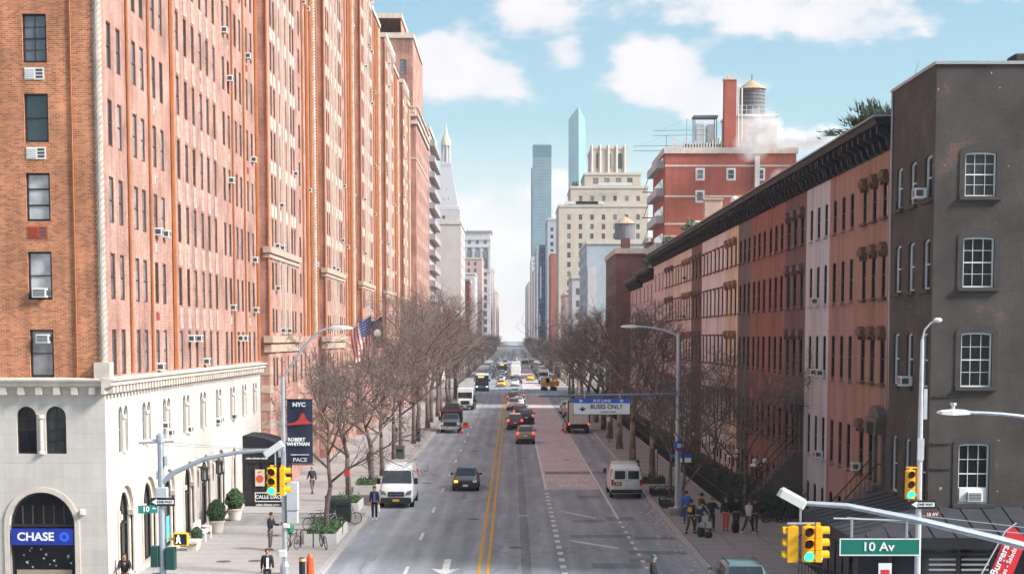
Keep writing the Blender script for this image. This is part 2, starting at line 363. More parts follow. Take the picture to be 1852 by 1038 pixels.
# ------------------------------------------------------------------ people
def skin_mesh(verts, edges, radii, root=0, lv=1):
    me = bpy.data.meshes.new('figure'); me.from_pydata(verts, edges, []); o = bpy.data.objects.new('figure', me); COL.objects.link(o)
    md = o.modifiers.new('s', 'SKIN'); md.use_smooth_shade = True
    if not me.skin_vertices: 
        pass
    sv = me.skin_vertices[0].data
    for i, r in enumerate(radii): sv[i].radius = r if isinstance(r, tuple) else (r, r); sv[i].use_root = (i == root)
    o.modifiers.new('u', 'SUBSURF').levels = lv
    dg = bpy.context.evaluated_depsgraph_get(); m2 = bpy.data.meshes.new_from_object(o.evaluated_get(dg)); bpy.data.objects.remove(o); bpy.data.meshes.remove(me)
    m2.polygons.foreach_set('use_smooth', [True]*len(m2.polygons)); return m2
class Pose:
    """Joint positions for a figure facing -Y, about 1.75 m tall."""
    def __init__(s, legs=((0,0),(0,0)), arms=((.12,.1,.25),(.12,.1,.25)), lean=0, hip=.93, head=0, sit=False):
        V = Vector; s.hip = V((0,0,hip)); up = V((0,-math.sin(lean),math.cos(lean)))
        s.waist = s.hip+up*.16; s.chest = s.hip+up*.42; s.neck = s.hip+up*.58; s.hb = s.neck+up*.07+V((0,-.015,0)); s.hc = s.hb+up*.10+V((0,-.02-head,0)); s.ht = s.hc+up*.10
        s.leg = []
        for k, (f, kn) in enumerate(legs):
            x = -.095 if k == 0 else .095; h = s.hip+V((x,0,-.04)); a = f; kp = h+V((0,-math.sin(a),-math.cos(a)))*.43; b = a-kn; ak = kp+V((0,-math.sin(b),-math.cos(b)))*.41; s.leg.append((h, kp, ak, ak+V((0,-.15,-.045))))
        s.arm = []
        for k, (out, fwd, bend) in enumerate(arms):
            sg = -1 if k == 0 else 1; sh = s.chest+up*.10+V((sg*.185,0,0)); d = V((sg*math.sin(out),-math.sin(fwd),-math.cos(fwd)*math.cos(out))).normalized(); el = sh+d*.29
            d2 = V((sg*math.sin(out)*.4,-math.sin(fwd+bend),-math.cos(fwd+bend))).normalized(); wr = el+d2*.25; s.arm.append((sh, el, wr, d2))
def figure_meshes(p, coat_len=.0):
    v, e, r = [], [], []
    def add(q, rad, par=None):
        v.append(tuple(q)); r.append(rad)
        if par is not None: e.append((par, len(v)-1))
        return len(v)-1
    h = add(p.hip, (.14,.11)); w = add(p.waist, (.135,.10), h); c = add(p.chest, (.16,.11), w); n = add(p.neck, .055, c); b = add(p.hb, .06, n); hc = add(p.hc, (.082,.10), b); ht = add(p.ht, (.06,.07), hc)
    ns = add(p.hc+Vector((0,-.105,-.02)), .016, hc)
    for sg in (-1, 1): add(p.hc+Vector((sg*.088,.01,-.01)), .018, hc)
    for hp, kn, ak, toe in p.leg: a = add(hp, .088, h); k = add(kn, .06, a); f = add(ak, .042, k); add(toe, .035, f)
    for sh, el, wr, d in p.arm:
        a = add(sh, .055, c); k = add(el, .042, a); f = add(wr, .03, k); pm = add(wr+d*.07, (.036,.022), f); x = d.orthogonal().normalized(); y = d.cross(x)
        for t, (ox, ln) in enumerate(((-.03,.075),(-.01,.085),(.01,.08),(.03,.062))): g = add(wr+d*.11+x*ox, .010, pm); add(wr+d*(.11+ln*.6)+x*ox*1.1-y*.012, .008, g)
        g = add(wr+d*.06+x*.045, .011, pm); add(wr+d*.10+x*.062, .009, g)
    body = skin_mesh(v, e, r)
    v, e, r = [], [], []
    h = add(p.hip+Vector((0,0,.02-coat_len)), (.165 if coat_len else .155,.13)); w = add(p.waist, (.165,.13), h); c = add(p.chest, (.195,.135), w); add(p.neck+Vector((0,.01,.0)), .085, c)
    for sh, el, wr, d in p.arm: a = add(sh, .078, c); k = add(el, .062, a); add(wr-d*.0, .05, k)
    coat = skin_mesh(v, e, r)
    v, e, r = [], [], []
    h = add(p.hip+Vector((0,0,.05)), (.145,.115))
    for hp, kn, ak, toe in p.leg: a = add(hp, .098, h); k = add(kn, .073, a); add(ak+Vector((0,0,.03)), .058, k)
    trs = skin_mesh(v, e, r)
    sh_ = []
    for hp, kn, ak, toe in p.leg:
        mb = MB(); cx = ak.x; rs = []
        for y, w2, z1 in ((.08,.035,.07),(.04,.045,.11),(-.06,.05,.10),(-.15,.05,.065),(-.2,.03,.04)):
            rs.append([mb.P(q) for q in ((cx-w2,ak.y+y,ak.z-.085),(cx+w2,ak.y+y,ak.z-.085),(cx+w2*.9,ak.y+y,ak.z-.085+z1*.6),(cx+w2*.4,ak.y+y,ak.z-.085+z1),(cx-w2*.4,ak.y+y,ak.z-.085+z1),(cx-w2*.9,ak.y+y,ak.z-.085+z1*.6))])
        mb.rings(rs, True, True); sh_.append(mb)
    hb = MB(); q = p.hc; hb.blob((q.x,q.y+.022,q.z+.035),(.098,.108,.10),12,8)
    return dict(body=body, coat=coat, trousers=trs, shoes=sh_, hair=hb, p=p)
STAND = Pose(((.04,.06),(-.04,.05))); WALK = Pose(((.42,.12),(-.32,.30)), ((.1,-.35,.2),(.1,.4,.35)), .05, .91); PHONE = Pose(((.05,.1),(-.05,.05)), ((.1,.05,.2),(.1,.35,1.25)), .06); SIT = Pose(((1.35,1.35),(1.3,1.3)), ((.15,.5,1.1),(.15,.5,1.15)), .22, .50, .02); BEND = Pose(((.2,.3),(-.15,.2)), ((.1,.7,.3),(.1,.8,.4)), .6, .86); ARMS = Pose(((.03,.05),(-.03,.05)), ((.25,.3,1.2),(.25,.3,1.2)), .03)
FM = {}
for _p in (STAND, WALK, PHONE, SIT, BEND, ARMS): FM[(id(_p), 0.0)] = figure_meshes(_p, 0.0)
for _p, _c in ((STAND, .06), (STAND, .1), (ARMS, .1), (ARMS, .28), (WALK, .15)): FM[(id(_p), _c)] = figure_meshes(_p, _c)
# ------------------------------------------------------------------ facade helpers
# A facade frame: local x runs along the wall, -y points out of it, z up.
def frame(ox, oy, rz): return Matrix.Translation((ox, oy, 0)) @ Matrix.Rotation(rz, 4, 'Z')
def arch_pts(x0, x1, z1, n=12, rise=None):
    r = (x1-x0)/2; cx = (x0+x1)/2; h = r if rise is None else rise
    return [(cx - r*math.cos(PI*i/n), z1-h+h*math.sin(PI*i/n)) for i in range(n+1)]
def wall(mb, x0, x1, z0, z1, ops=(), y=0, depth=.25):
    """A wall sheet with real openings and their reveals. ops: (x0, x1, z0, z1[, rise]) - a rise makes the head an arch."""
    xs = sorted({x0, x1, *[o[0] for o in ops], *[o[1] for o in ops]}); zs = sorted({z0, z1, *[o[2] for o in ops], *[o[3] for o in ops]})
    xs = [a for a in xs if x0-1e-6 <= a <= x1+1e-6]; zs = [a for a in zs if z0-1e-6 <= a <= z1+1e-6]
    for za, zb in zip(zs, zs[1:]):
        run = None
        for xa, xb in zip(xs, xs[1:]):
            cx, cz = (xa+xb)/2, (za+zb)/2
            hole = any(o[0] < cx < o[1] and o[2] < cz < o[3] for o in ops)
            if not hole: run = (run[0], xb) if run else (xa, xb)
            if (hole or xb == xs[-1]) and run:
                mb.face([(run[0],y,za),(run[1],y,za),(run[1],y,zb),(run[0],y,zb)]); run = None
    for o in ops:
        a, b, c, d = o[:4]; e = y+depth
        if len(o) > 4 and o[4]:
            pts = arch_pts(a, b, d, 12, o[4]); sp = d-o[4]
            for p, q in zip(pts, pts[1:]):
                mb.face([(p[0],y,p[1]),(q[0],y,q[1]),(q[0],y,d),(p[0],y,d)])
                mb.face([(p[0],y,p[1]),(p[0],e,p[1]),(q[0],e,q[1]),(q[0],y,q[1])])
        else:
            sp = d; mb.face([(a,y,d),(a,e,d),(b,e,d),(b,y,d)])
        mb.face([(a,y,c),(a,e,c),(a,e,sp),(a,y,sp)]); mb.face([(b,y,c),(b,y,sp),(b,e,sp),(b,e,c)]); mb.face([(a,y,c),(b,y,c),(b,e,c),(a,e,c)])
WM = {}
def win_mesh(w, h, fr, pane=None, style='dh', rise=0, t=.055):
    """Window frame mesh with sashes; origin at the lower left of the opening, set back in the reveal. With a pane it is one mesh of two materials."""
    k = (round(w,3), round(h,3), fr.name, pane.name if pane else None, style, rise, t)
    if k in WM: return WM[k]
    mb = MB(); y0, y1 = .10, .17
    if rise:
        pts = [(0,0)] + arch_pts(0, w, h, 12, rise) + [(w,0)]
        cx, cz = w/2, h/2
        inn = [(cx+(p[0]-cx)*(1-2*t/w), cz+(p[1]-cz)*(1-2*t/h)) for p in pts]
        n = len(pts)
        for i in range(n):
            j = (i+1) % n; a, b, c, d = pts[i], pts[j], inn[j], inn[i]
            mb.face([(a[0],y0,a[1]),(b[0],y0,b[1]),(c[0],y0,c[1]),(d[0],y0,d[1])]); mb.face([(d[0],y0,d[1]),(c[0],y0,c[1]),(c[0],y1,c[1]),(d[0],y1,d[1])])
    else:
        mb.box(0,t,y0,y1,0,h); mb.box(w-t,w,y0,y1,0,h); mb.box(t,w-t,y0,y1,0,t*1.2); mb.box(t,w-t,y0,y1,h-t,h)
    ym = y0+.012
    if style in ('dh', '6', '4'): mb.box(t,w-t,ym,y1,h*.5-.022,h*.5+.022)
    if style in ('6', '4', 'grid'):
        n = 3 if style == '6' else 2
        for i in range(1, n): mb.box(w*i/n-.009,w*i/n+.009,ym+.004,y1,t,h-t)
        for q in (.27, .74): mb.box(t,w-t,ym+.008,y1,h*q-.009,h*q+.009)
    if style == '2': mb.box(w*.5-.02,w*.5+.02,ym,y1,t,h-t)
    if style == 'tri': 
        for q in (.333, .667): mb.box(t,w-t,ym,y1,h*q-.03,h*q+.03)
    if pane:
        mb.mi = 1
        if rise: mb.face([(p[0],y1-.01,p[1]) for p in reversed(inn)][::-1])
        else: mb.face([(t,y1-.01,t),(w-t,y1-.01,t),(w-t,y1-.01,h-t),(t,y1-.01,h-t)])
    WM[k] = mb.mesh('window', [fr, pane] if pane else [fr]); return WM[k]
def pane_mesh(w, h, material, rise=0):
    k = ('p', round(w,3), round(h,3), material.name, rise)
    if k not in WM:
        mb = MB()
        if rise: mb.face([(0,.155,0),(w,.155,0)] + [(p[0],.155,p[1]) for p in reversed(arch_pts(0,w,h,12,rise))])
        else: mb.box(.02,w-.02,.152,.16,.02,h-.02)
        WM[k] = mb.mesh('pane', material)
    return WM[k]
def sill_mesh(w, material, d=.12, h=.1, e=.1):
    k = ('s', round(w,3), material.name, d, h, e)
    if k not in WM: WM[k] = MB().box(-e, w+e, -d, .1, -h, -.002).mesh('sill', material)
    return WM[k]
def put_window(root, F, rz, o, fr, pane, style='dh', split=True, sill=None, y=0, t=.055, sd=.12, sh=.1, se=.1):
    a, b, c, d = o[:4]; rise = o[4] if len(o) > 4 else 0
    p = F @ Vector((a, y, c))
    if split:
        w = link('window', win_mesh(b-a, d-c, fr, None, style, rise, t), root, p, rz)
        link('pane', pane_mesh(b-a, d-c, pane, rise), w)
    else: w = link('window', win_mesh(b-a, d-c, fr, pane, style, rise, t), root, p, rz)
    if sill: link('sill', sill_mesh(b-a, sill, sd, sh, se), w)
    return w
def ac_mesh():
    if 'ac' not in WM:
        mb = MB(); mb.bbox(-.31,.31,-.42,.06,0,.40,.02); mb.mi = 1; mb.box(-.25,.25,-.428,-.41,.05,.35)
        mb.mi = 0
        for i in range(4): mb.box(-.25,.25,-.434,-.42,.09+i*.07,.105+i*.07)
        for s in (-1, 1):
            mb.mi = 1; mb.box(s*.312-.003,s*.312+.003,-.38,-.1,.08,.32)
        WM['ac'] = mb.mesh('air_conditioner', [ACW, ACG])
    return WM['ac']
def ac(root, F, rz, x, z, y=0, s=1): return link('air_conditioner', ac_mesh(), root, F @ Vector((x, y, z)), rz, s)
def grille_mesh(col):
    k = 'gr'+col.name
    if k not in WM:
        mb = MB(); mb.box(-.38,.38,-.03,.02,0,.46); mb.mi = 1
        for i in range(3): mb.box(.06,.33,-.036,-.02,.06+i*.13,.15+i*.13)
        mb.mi = 0
        for i in range(5): mb.box(-.34,.02,-.05,-.03,.05+i*.08,.085+i*.08)
        WM[k] = mb.mesh('wall_grille', [col, ACG])
    return WM[k]
def moulding(mb, x0, x1, prof, ends=True):
    """Run a profile [(y, z) ...] along local x."""
    mb.prism([(p[0], p[1]) for p in prof], x0, x1, 'x')
def rope_mesh(h, r, material):
    mb = MB(); n = 12; rs = []
    steps = int(h/.05)
    for i in range(steps+1):
        z = h*i/steps; ring = []
        for k in range(n):
            a = 2*PI*k/n; q = r*(1+.16*math.cos(3*a - z*26)); ring.append(mb.P((q*math.cos(a), q*math.sin(a), z)))
        rs.append(ring)
    mb.rings(rs, True, True); return mb.mesh('rope_column', material)

# ------------------------------------------------------------------ the brick apartment block on the left
LX = -16.1
def corner_block():
    root = thing('corner_apartment_building', 'orange brick apartment block on a pale limestone base with the blue bank sign', 'building', (LX, 62.1, 0))
    FS = frame(0, 0, PI/2); FW = frame(-14, 0, 0)              # street side (x = metres past the corner), avenue side (x from -14 to 0)
    L = 38.4; top = 57
    cols = [1.32, 2.85, 5.5, 6.95, 9.2, 10.75, 14.3, 16.2, 18.05, 20.0, 21.8, 23.7, 26.5, 28.05, 30.4, 31.95, 34.3, 36.0]
    ww = .74; rows = [8.68 + 3.05*k for k in range(8)]
    ops = [(c, c+ww, z, z+1.85) for z in rows for c in cols]
    mb = MB(); mb.M = FS; wall(mb, 0, L, 8.3, top, ops)
    wops = [(11.1-.02, 12.02, 8.63+3.05*k, 8.63+3.05*k+1.87) for k in range(6)]
    mw = MB(); mw.M = FW; wall(mw, 0, 14, 8.3, top, wops, depth=.22); mw.obj('avenue_wall', BRICK_SHADED, root, uv=True)
    mb.M = None; mb.face([(-14,0,top),(0,0,top),(0,L,top),(-14,L,top)]); mb.face([(-14,L,0),(-14,0,0),(-14,0,top),(-14,L,top)]); mb.face([(0,L,0),(-14,L,0),(-14,L,top),(0,L,top)])
    mb.obj('brick_wall', BRICK, root, uv=True)
    rnd = random.Random(4)
    for o in ops: put_window(root, FS, PI/2, o, FR_BROWN, PANE, 'dh', t=.06, y=-.075)
    for k, o in enumerate(wops):
        w = put_window(root, FW, 0, o, FR_DARK, PANE, ('dh', 'dh', 'tri', 'dh', '4', 'dh')[k], t=.075)
    for k, c in ((4, ACW), (3, ACW), (2, RUSTRED)): link('wall_grille', grille_mesh(c), root, FW @ Vector((11.52, 0, 8.63+3.05*k-.65)), 0)
    ac(root, FW, 0, 11.55, 8.63+3.05+.08, .16, .9); ac(root, FW, 0, 11.62, 8.63+1.35, .2, .85)
    for c, k, dz in ((9.2,2,.0),(10.75,2,.0),(9.2,0,.02),(28.05,3,1.1),(14.3+1.9,0,1.3),(18.05,0,1.3),(28.05,1,.0),(36.0,1,.0),(30.4,0,1.3),(31.95,0,1.3),(36,4,.1),(28.05,5,.7),(34.3,6,.0),(31.95,7,.0),(20.0,0,.1),(36,2,.05),(26.5,6,.05)):
        ac(root, FS, PI/2, c+ww/2, rows[k]+dz, .06, .85)
    for k in range(8):
        for c in (9.2, 16.2, 20.0, 28.05, 34.3):
            if rnd.random() < .5 and k > 0: link('wall_grille', grille_mesh(STONE if rnd.random() < .8 else RUSTRED), root, FS @ Vector((c+ww/2, 0, rows[k]-.75)), PI/2, .8)
    # weathered panels between the floors of the six close-set windows
    pm = MB().box(0, ww, -.03, .02, 0, 1.02).mesh('spandrel_panel', SPANDREL)
    for k in range(7):
        for c in cols[6:12]: link('spandrel_panel', pm, root, FS @ Vector((c, 0, rows[k]+1.94)), PI/2)
    dp = MB().tube([(0,-.08,8.7),(0,-.08,56)], .055, 6).mesh('downpipe', COPPER)
    dp2 = MB().tube([(0,-.08,8.7),(0,-.08,56)], .11, 6).mesh('downpipe', COPPER)
    for x in (4.4, 8.3, 29.2, 33.1): link('downpipe', dp, root, FS @ Vector((x,0,0)), PI/2)
    for x in (12.95, 37.6): link('downpipe', dp2, root, FS @ Vector((x,0,0)), PI/2)
    link('downpipe', MB().tube([(0,-.05,8.7),(0,-.05,56)], .035, 6).mesh('downpipe', COPPER), root, FW @ Vector((12.95,0,0)))
    link('rope_column', rope_mesh(47, .15, mat('weathered_stone', (.40,.34,.29), .85, var=.25)), root, (-.04, .05, 9.2))
    link('column_base', MB().box(-.34,.28,-.28,.34,8.56,9.22).mesh('column_base', STONE), root)
    # cornice over the base
    for F, rz, x0, x1, nm in ((FS, PI/2, -.48, L, 'cornice'), (FW, 0, 0, 13.995, 'cornice')):
        mb = MB(); mb.M = F
        moulding(mb, x0, x1, [(.02,7.98),(-.1,7.98),(-.1,8.2),(-.38,8.3),(-.38,8.42),(-.48,8.5),(-.48,8.56),(.02,8.62)])
        mb.obj(nm, STONE, root)
    mb = MB(); mb.M = FS
    for i in range(68): mb.box(.1+i*.56,.36+i*.56,-.32,-.05,8.0,8.26)
    mb.M = FW
    for i in range(20): mb.box(.15+i*.7,.4+i*.7,-.34,-.05,7.95,8.27)
    stuff(mb.obj('dentil_course', STONE, root))
    # limestone base
    pairs = [2.08, 6.25, 10.3, 14.7, 18.95, 23.3, 27.6, 31.55, 35.45]
    up = [(p+q, p+q+.66, 5.45, 7.38, .33) for p in pairs for q in (0, .92)]
    arches = [(c-1.2, c+1.2, .35, 4.08, 1.2) for c in (2.9, 7.1, 11.1, 15.7, 19.9, 24.1)] + [(27.6, 28.9, .35, 3.85, .65)]
    mb = MB(); mb.M = FS; wall(mb, 0, L, 4.6, 8.3, up, depth=.3); wall(mb, 0, L, 0, 4.6, arches, depth=.34)
    wu = [(10.49, 11.27, 5.6, 7.48, .39), (11.63, 12.44, 5.6, 7.48, .40)]; wa = [(10.1, 12.7, .0, 4.08, 1.3)]
    mb.M = FW; wall(mb, 0, 14, 4.6, 8.3, wu, depth=.2); wall(mb, 0, 14, 0, 4.6, wa, depth=.3)
    mb.obj('limestone_base', LIME, root, uv=True)
    for o in up: put_window(root, FS, PI/2, o, FR_GREY, PANE_DK, 'dh', y=-.02)
    for o in wu: put_window(root, FW, 0, o, FR_DARK, PANE_DK, '4', t=.05)
    for x, z in ((15.9, 5.5), (23.6, 5.5), (24.3, 5.55), (28.5, 5.5), (10.6, 6.0), (11.5, 5.6)): ac(root, FS, PI/2, x, z, .1, .75)
    # columns between the twin windows, arch mouldings
    cm = MB().lathe([(.13,0),(.13,.08),(.08,.12),(.08,1.35),(.14,1.42),(.14,1.56)], 10).mesh('colonnette', STONE)
    for p in pairs: link('colonnette', cm, root, FS @ Vector((p+.79, -.0, 5.45)))
    link('colonnette', cm, root, FW @ Vector((11.45, -.02, 5.6)))
    def arch_ring(F, a, b, z1, rise, t, proj, name, zb=None):
        mb = MB(); mb.M = F; o = arch_pts(a-t, b+t, z1+t, 16, rise+t); i = arch_pts(a, b, z1, 16, rise)
        zb = z1-rise if zb is None else zb
        o = [(a-t, zb)] + o + [(b+t, zb)]; i = [(a, zb)] + i + [(b, zb)]
        for k in range(len(o)-1):
            p, q, r_, s_ = o[k], o[k+1], i[k+1], i[k]
            mb.face([(p[0],-proj,p[1]),(q[0],-proj,q[1]),(r_[0],-proj,r_[1]),(s_[0],-proj,s_[1])])
            mb.face([(p[0],0,p[1]),(q[0],0,q[1]),(q[0],-proj,q[1]),(p[0],-proj,p[1])]); mb.face([(s_[0],-proj,s_[1]),(r_[0],-proj,r_[1]),(r_[0],.1,r_[1]),(s_[0],.1,s_[1])])
        mb.obj(name, STONE, root)
    for o in arches:
        arch_ring(FS, o[0], o[1], o[3], o[4], .17, .07, 'arch_moulding', .3)
        mb = MB(); mb.M = FS; w = (o[1]-o[0])
        ii = arch_pts(o[0]+.28, o[1]-.28, o[3]-.28, 14, o[4]-.28); oo = arch_pts(o[0], o[1], o[3], 14, o[4])
        ii = [(o[0]+.28, .35)] + ii + [(o[1]-.28, .35)]; oo = [(o[0], .35)] + oo + [(o[1], .35)]
        for k in range(len(oo)-1):
            p, q, r_, s_ = oo[k], oo[k+1], ii[k+1], ii[k]
            mb.face([(p[0],.07,p[1]),(q[0],.07,q[1]),(r_[0],.07,r_[1]),(s_[0],.07,s_[1])]); mb.face([(s_[0],.07,s_[1]),(r_[0],.07,r_[1]),(r_[0],.32,r_[1]),(s_[0],.32,s_[1])])
        mb.obj('stepped_jamb', STONE, root)
        w = put_window(root, FS, PI/2, (o[0]+.28, o[1]-.28, .42, o[3]-.28, o[4]-.28), FR_DARK, PANE_DK, '2' if w > 2 else 'x', y=.04, t=.07)
        if w and o[1]-o[0] > 2: link('transom', MB().box(.05, o[1]-o[0]-.61, .08, .16, 2.0, 2.12).mesh('transom', FR_DARK), w)
    cap = MB().box(-.16,.16,-.12,.12,0,.22).mesh('capital', STONE)
    for o in arches[:6]:
        for x in (o[0]+.14, o[1]-.14): link('capital', cap, root, FS @ Vector((x, .0, 2.75)), PI/2)
    arch_ring(FW, 10.1, 12.7, 4.08, 1.3, .2, .06, 'arch_moulding', 0)
    # bank front
    w = put_window(root, FW, 0, (10.12, 12.68, .02, 4.06, 1.29), FR_DARK, PANE_DK, 'x', y=.1, t=.07)
    for x in (.45, .85, 1.28, 1.7, 2.1): link('glazing_bar', MB().box(x-.02, x+.02, .1, .15, 2.72, 3.5).mesh('glazing_bar', FR_BROWN), w)
    link('transom', MB().box(.04, 2.52, .04, .16, 2.66, 2.76).mesh('transom', FR_DARK), w)
    sg = link('fascia_sign', MB().box(10.16,12.64,-.02,.1,1.97,2.62).mesh('fascia_sign', mat('bank_blue', (.012,.03,.30), .35, var=.15, scale=1)), root, FW @ Vector((0,0,0)))
    text('CHASE', .46, WHITE, sg, (11.13, -.03, 2.29), 0, .012, 1.05)
    em = MB(); 
    for k in range(4):                                                     # the eight-sided emblem: four wedges round a square
        a = k*PI/2; c_, s_ = math.cos(a), math.sin(a)
        q = [(-.19,.075),(.085,.075),(.085,.19),(-.075,.19)]
        em.prism([(12.27+x*c_-z*s_, 2.29+x*s_+z*c_) for x, z in q], -.036, -.022, 'y')
    em.obj('emblem', mat('emblem_blue', (.03,.13,.75), .35, var=0), sg)
    pb = MB().box(10.3,12.5,.16,.2,.05,.95); pb.obj('dado_panel', mat('beige_panel', (.34,.27,.19), .7), root, FW @ Vector((0,0,0)))
    rb = random.Random(8)
    for k in range(14):
        x, z, s = 10.4+rb.random()*2.0, 1.05+rb.random()*.8, .04+rb.random()*.05
        mb = MB(); mb.prism([(0,0),(s*2,s*.7),(s*.9,s*.2),(s*1.3,-s*.9)], .225, .235, 'y'); mb.obj('bird_decal', WHITE, root, FW @ Vector((x, 0, z)))
    link('security_camera', MB().bbox(-.09,.09,-.25,0,-.1,.12,.03).mesh('security_camera', ACW), root, FW @ Vector((13.05, 0, 3.3)))
    # door number, posters, wall lanterns
    text('SEO', .33, BLACK, root, FS @ Vector((2.35, .16, 2.72)), PI/2, .006, name='number')
    pz = link('transom_panel', MB().box(0,1.15,.1,.14,0,.5).mesh('transom_panel', ACW), root, FS @ Vector((1.75, .08, 2.5)), PI/2)
    cy_ = mat('poster_cyan', (.12,.52,.60), .6, var=.25, scale=4)
    for x, z0, h, c in ((10.35,.6,1.75,mat('poster_pale',(.62,.74,.76),.6,var=.1)),(10.4,2.35,.42,cy_),(11.3,.6,1.2,cy_)):
        link('window_poster', MB().box(0,.72,.16,.175,z0,z0+h).mesh('window_poster', c), root, FS @ Vector((x,0,0)), PI/2)
    lm = MB(); lm.box(-.03,.03,-.35,0,.62,.67); lm.box(-.2,.2,-.55,-.15,.55,.6); lm.lathe([(.22,.6),(.05,.78)], 4, (0,-.35,0)); lm.lathe([(.13,-.1),(.19,0)], 6, (0,-.35,0))
    for a in range(6): lm.box(.17*math.cos(a*PI/3)-.02,.17*math.cos(a*PI/3)+.02,-.35+.17*math.sin(a*PI/3)-.02,-.35+.17*math.sin(a*PI/3)+.02,-.02,.56)
    lm.mi = 1; lm.lathe([(.13,0),(.14,.55)], 6, (0,-.35,0)); lme = lm.mesh('wall_lantern', [IRON, mat('lantern_glass', (.28,.27,.24), .3)])
    for x in (18.0, 22.1): link('wall_lantern', lme, root, FS @ Vector((x, 0, 2.95)), PI/2)
    # plinth course
    mb = MB(); mb.M = FS; mb.box(0, 1.6, -.1, .02, 0, .5); mb.box(4.2, L, -.1, .0, 0, .34); mb.M = FW; mb.box(0, 9.8, -.1, 0, 0, .5); mb.box(13, 14.1, -.1, 0, 0, .5); mb.obj('plinth', STONE, root)
corner_block()

def cafe_front():
    root = thing('restaurant_vestibule', 'black glazed restaurant vestibule with ribbed awnings and white lettering against the limestone wall', 'vestibule', (-16.08, 93.4, 0))
    mb = MB(); w, d, h = 2.35, 4.2, 3.0
    for x in (0, 1.15, w-.1): mb.box(x,x+.1,0,.1,0,h)
    mb.box(0,w,-.01,.11,0,1.05); mb.box(0,w,-.02,.12,2.75,3.35); mb.box(w-.11,w+.01,.12,d,0,1.05); mb.box(w-.12,w+.02,.12,d,2.75,3.35)
    for y in (1.4, 2.8, 4.1): mb.box(w-.1,w,y,y+.1,0,h)
    mb.box(0,w,.12,d,3.3,3.4); mb.obj('frame', BLACK, root)
    MB().box(.1,w-.1,.04,.06,1.05,2.75).obj('pane', PANE_DK, root); MB().box(w-.06,w-.04,.1,d,1.05,2.75).obj('pane', PANE_DK, root)
    po = MB().box(.75,1.3,-.02,.03,1.35,2.35).obj('poster', mat('poster_cream', (.66,.52,.42), .7), root)
    MB().lathe([(.23,-.03),(.23,-.02)], 20, (1.02,0,1.8), ax='y').obj('disc', mat('poster_orange', (.55,.09,.03), .6), po)
    text('REST', .1, mat('poster_orange', (0,0,0)), po, (1.02,-.03,2.2)); 
    bd = MB(); bd.box(.72,2.3,-.03,-.012,.42,.47); bd.box(.72,2.3,-.03,-.012,.93,.98); bd.box(.72,.76,-.03,-.012,.47,.93); bd.box(2.26,2.3,-.03,-.012,.47,.93); bd.obj('sign_border', WHITE, root)
    text('CALLE DAO', .3, WHITE, root, (1.51,-.02,.70), 0, .006, .95); text('cuban chinese cuisine', .17, WHITE, root, (1.5,-.02,.24), 0, .004)
    text('cuban chinese cuisine', .15, WHITE, root, (.85,-.03,3.02), 0, .004)
    for k in range(2):                                    # ribbed barrel awnings
        mb = MB(); x0 = .0; y0 = .2+k*2.0
        prof = [(2.3*math.sin(a*PI/16), .95*math.cos(a*PI/16)) for a in range(9)]
        for a, b in zip(prof, prof[1:]):
            mb.face([(x0+a[0],y0,3.4+a[1]),(x0+b[0],y0,3.4+b[1]),(x0+b[0],y0+1.75,3.4+b[1]),(x0+a[0],y0+1.75,3.4+a[1])])
        for yy in (y0, y0+1.75): mb.face([(x0,yy,3.4)] + [(x0+a[0],yy,3.4+a[1]) for a in prof])
        mb.obj('awning', mat('awning_cloth', (.014,.015,.022), .9, var=.2), root)
    me = link('menu_board', None, root, (2.9, -.6, 0)); 
    MB().box(0,.06,0,.7,.1,.95).box(0,.04,.05,.1,0,.12).box(0,.04,.6,.65,0,.12).obj('board', BLACK, me)
    for z in (.35, .65): MB().box(.061,.066,.12,.58,z,z+.12).obj('print', WHITE, me)
cafe_front()

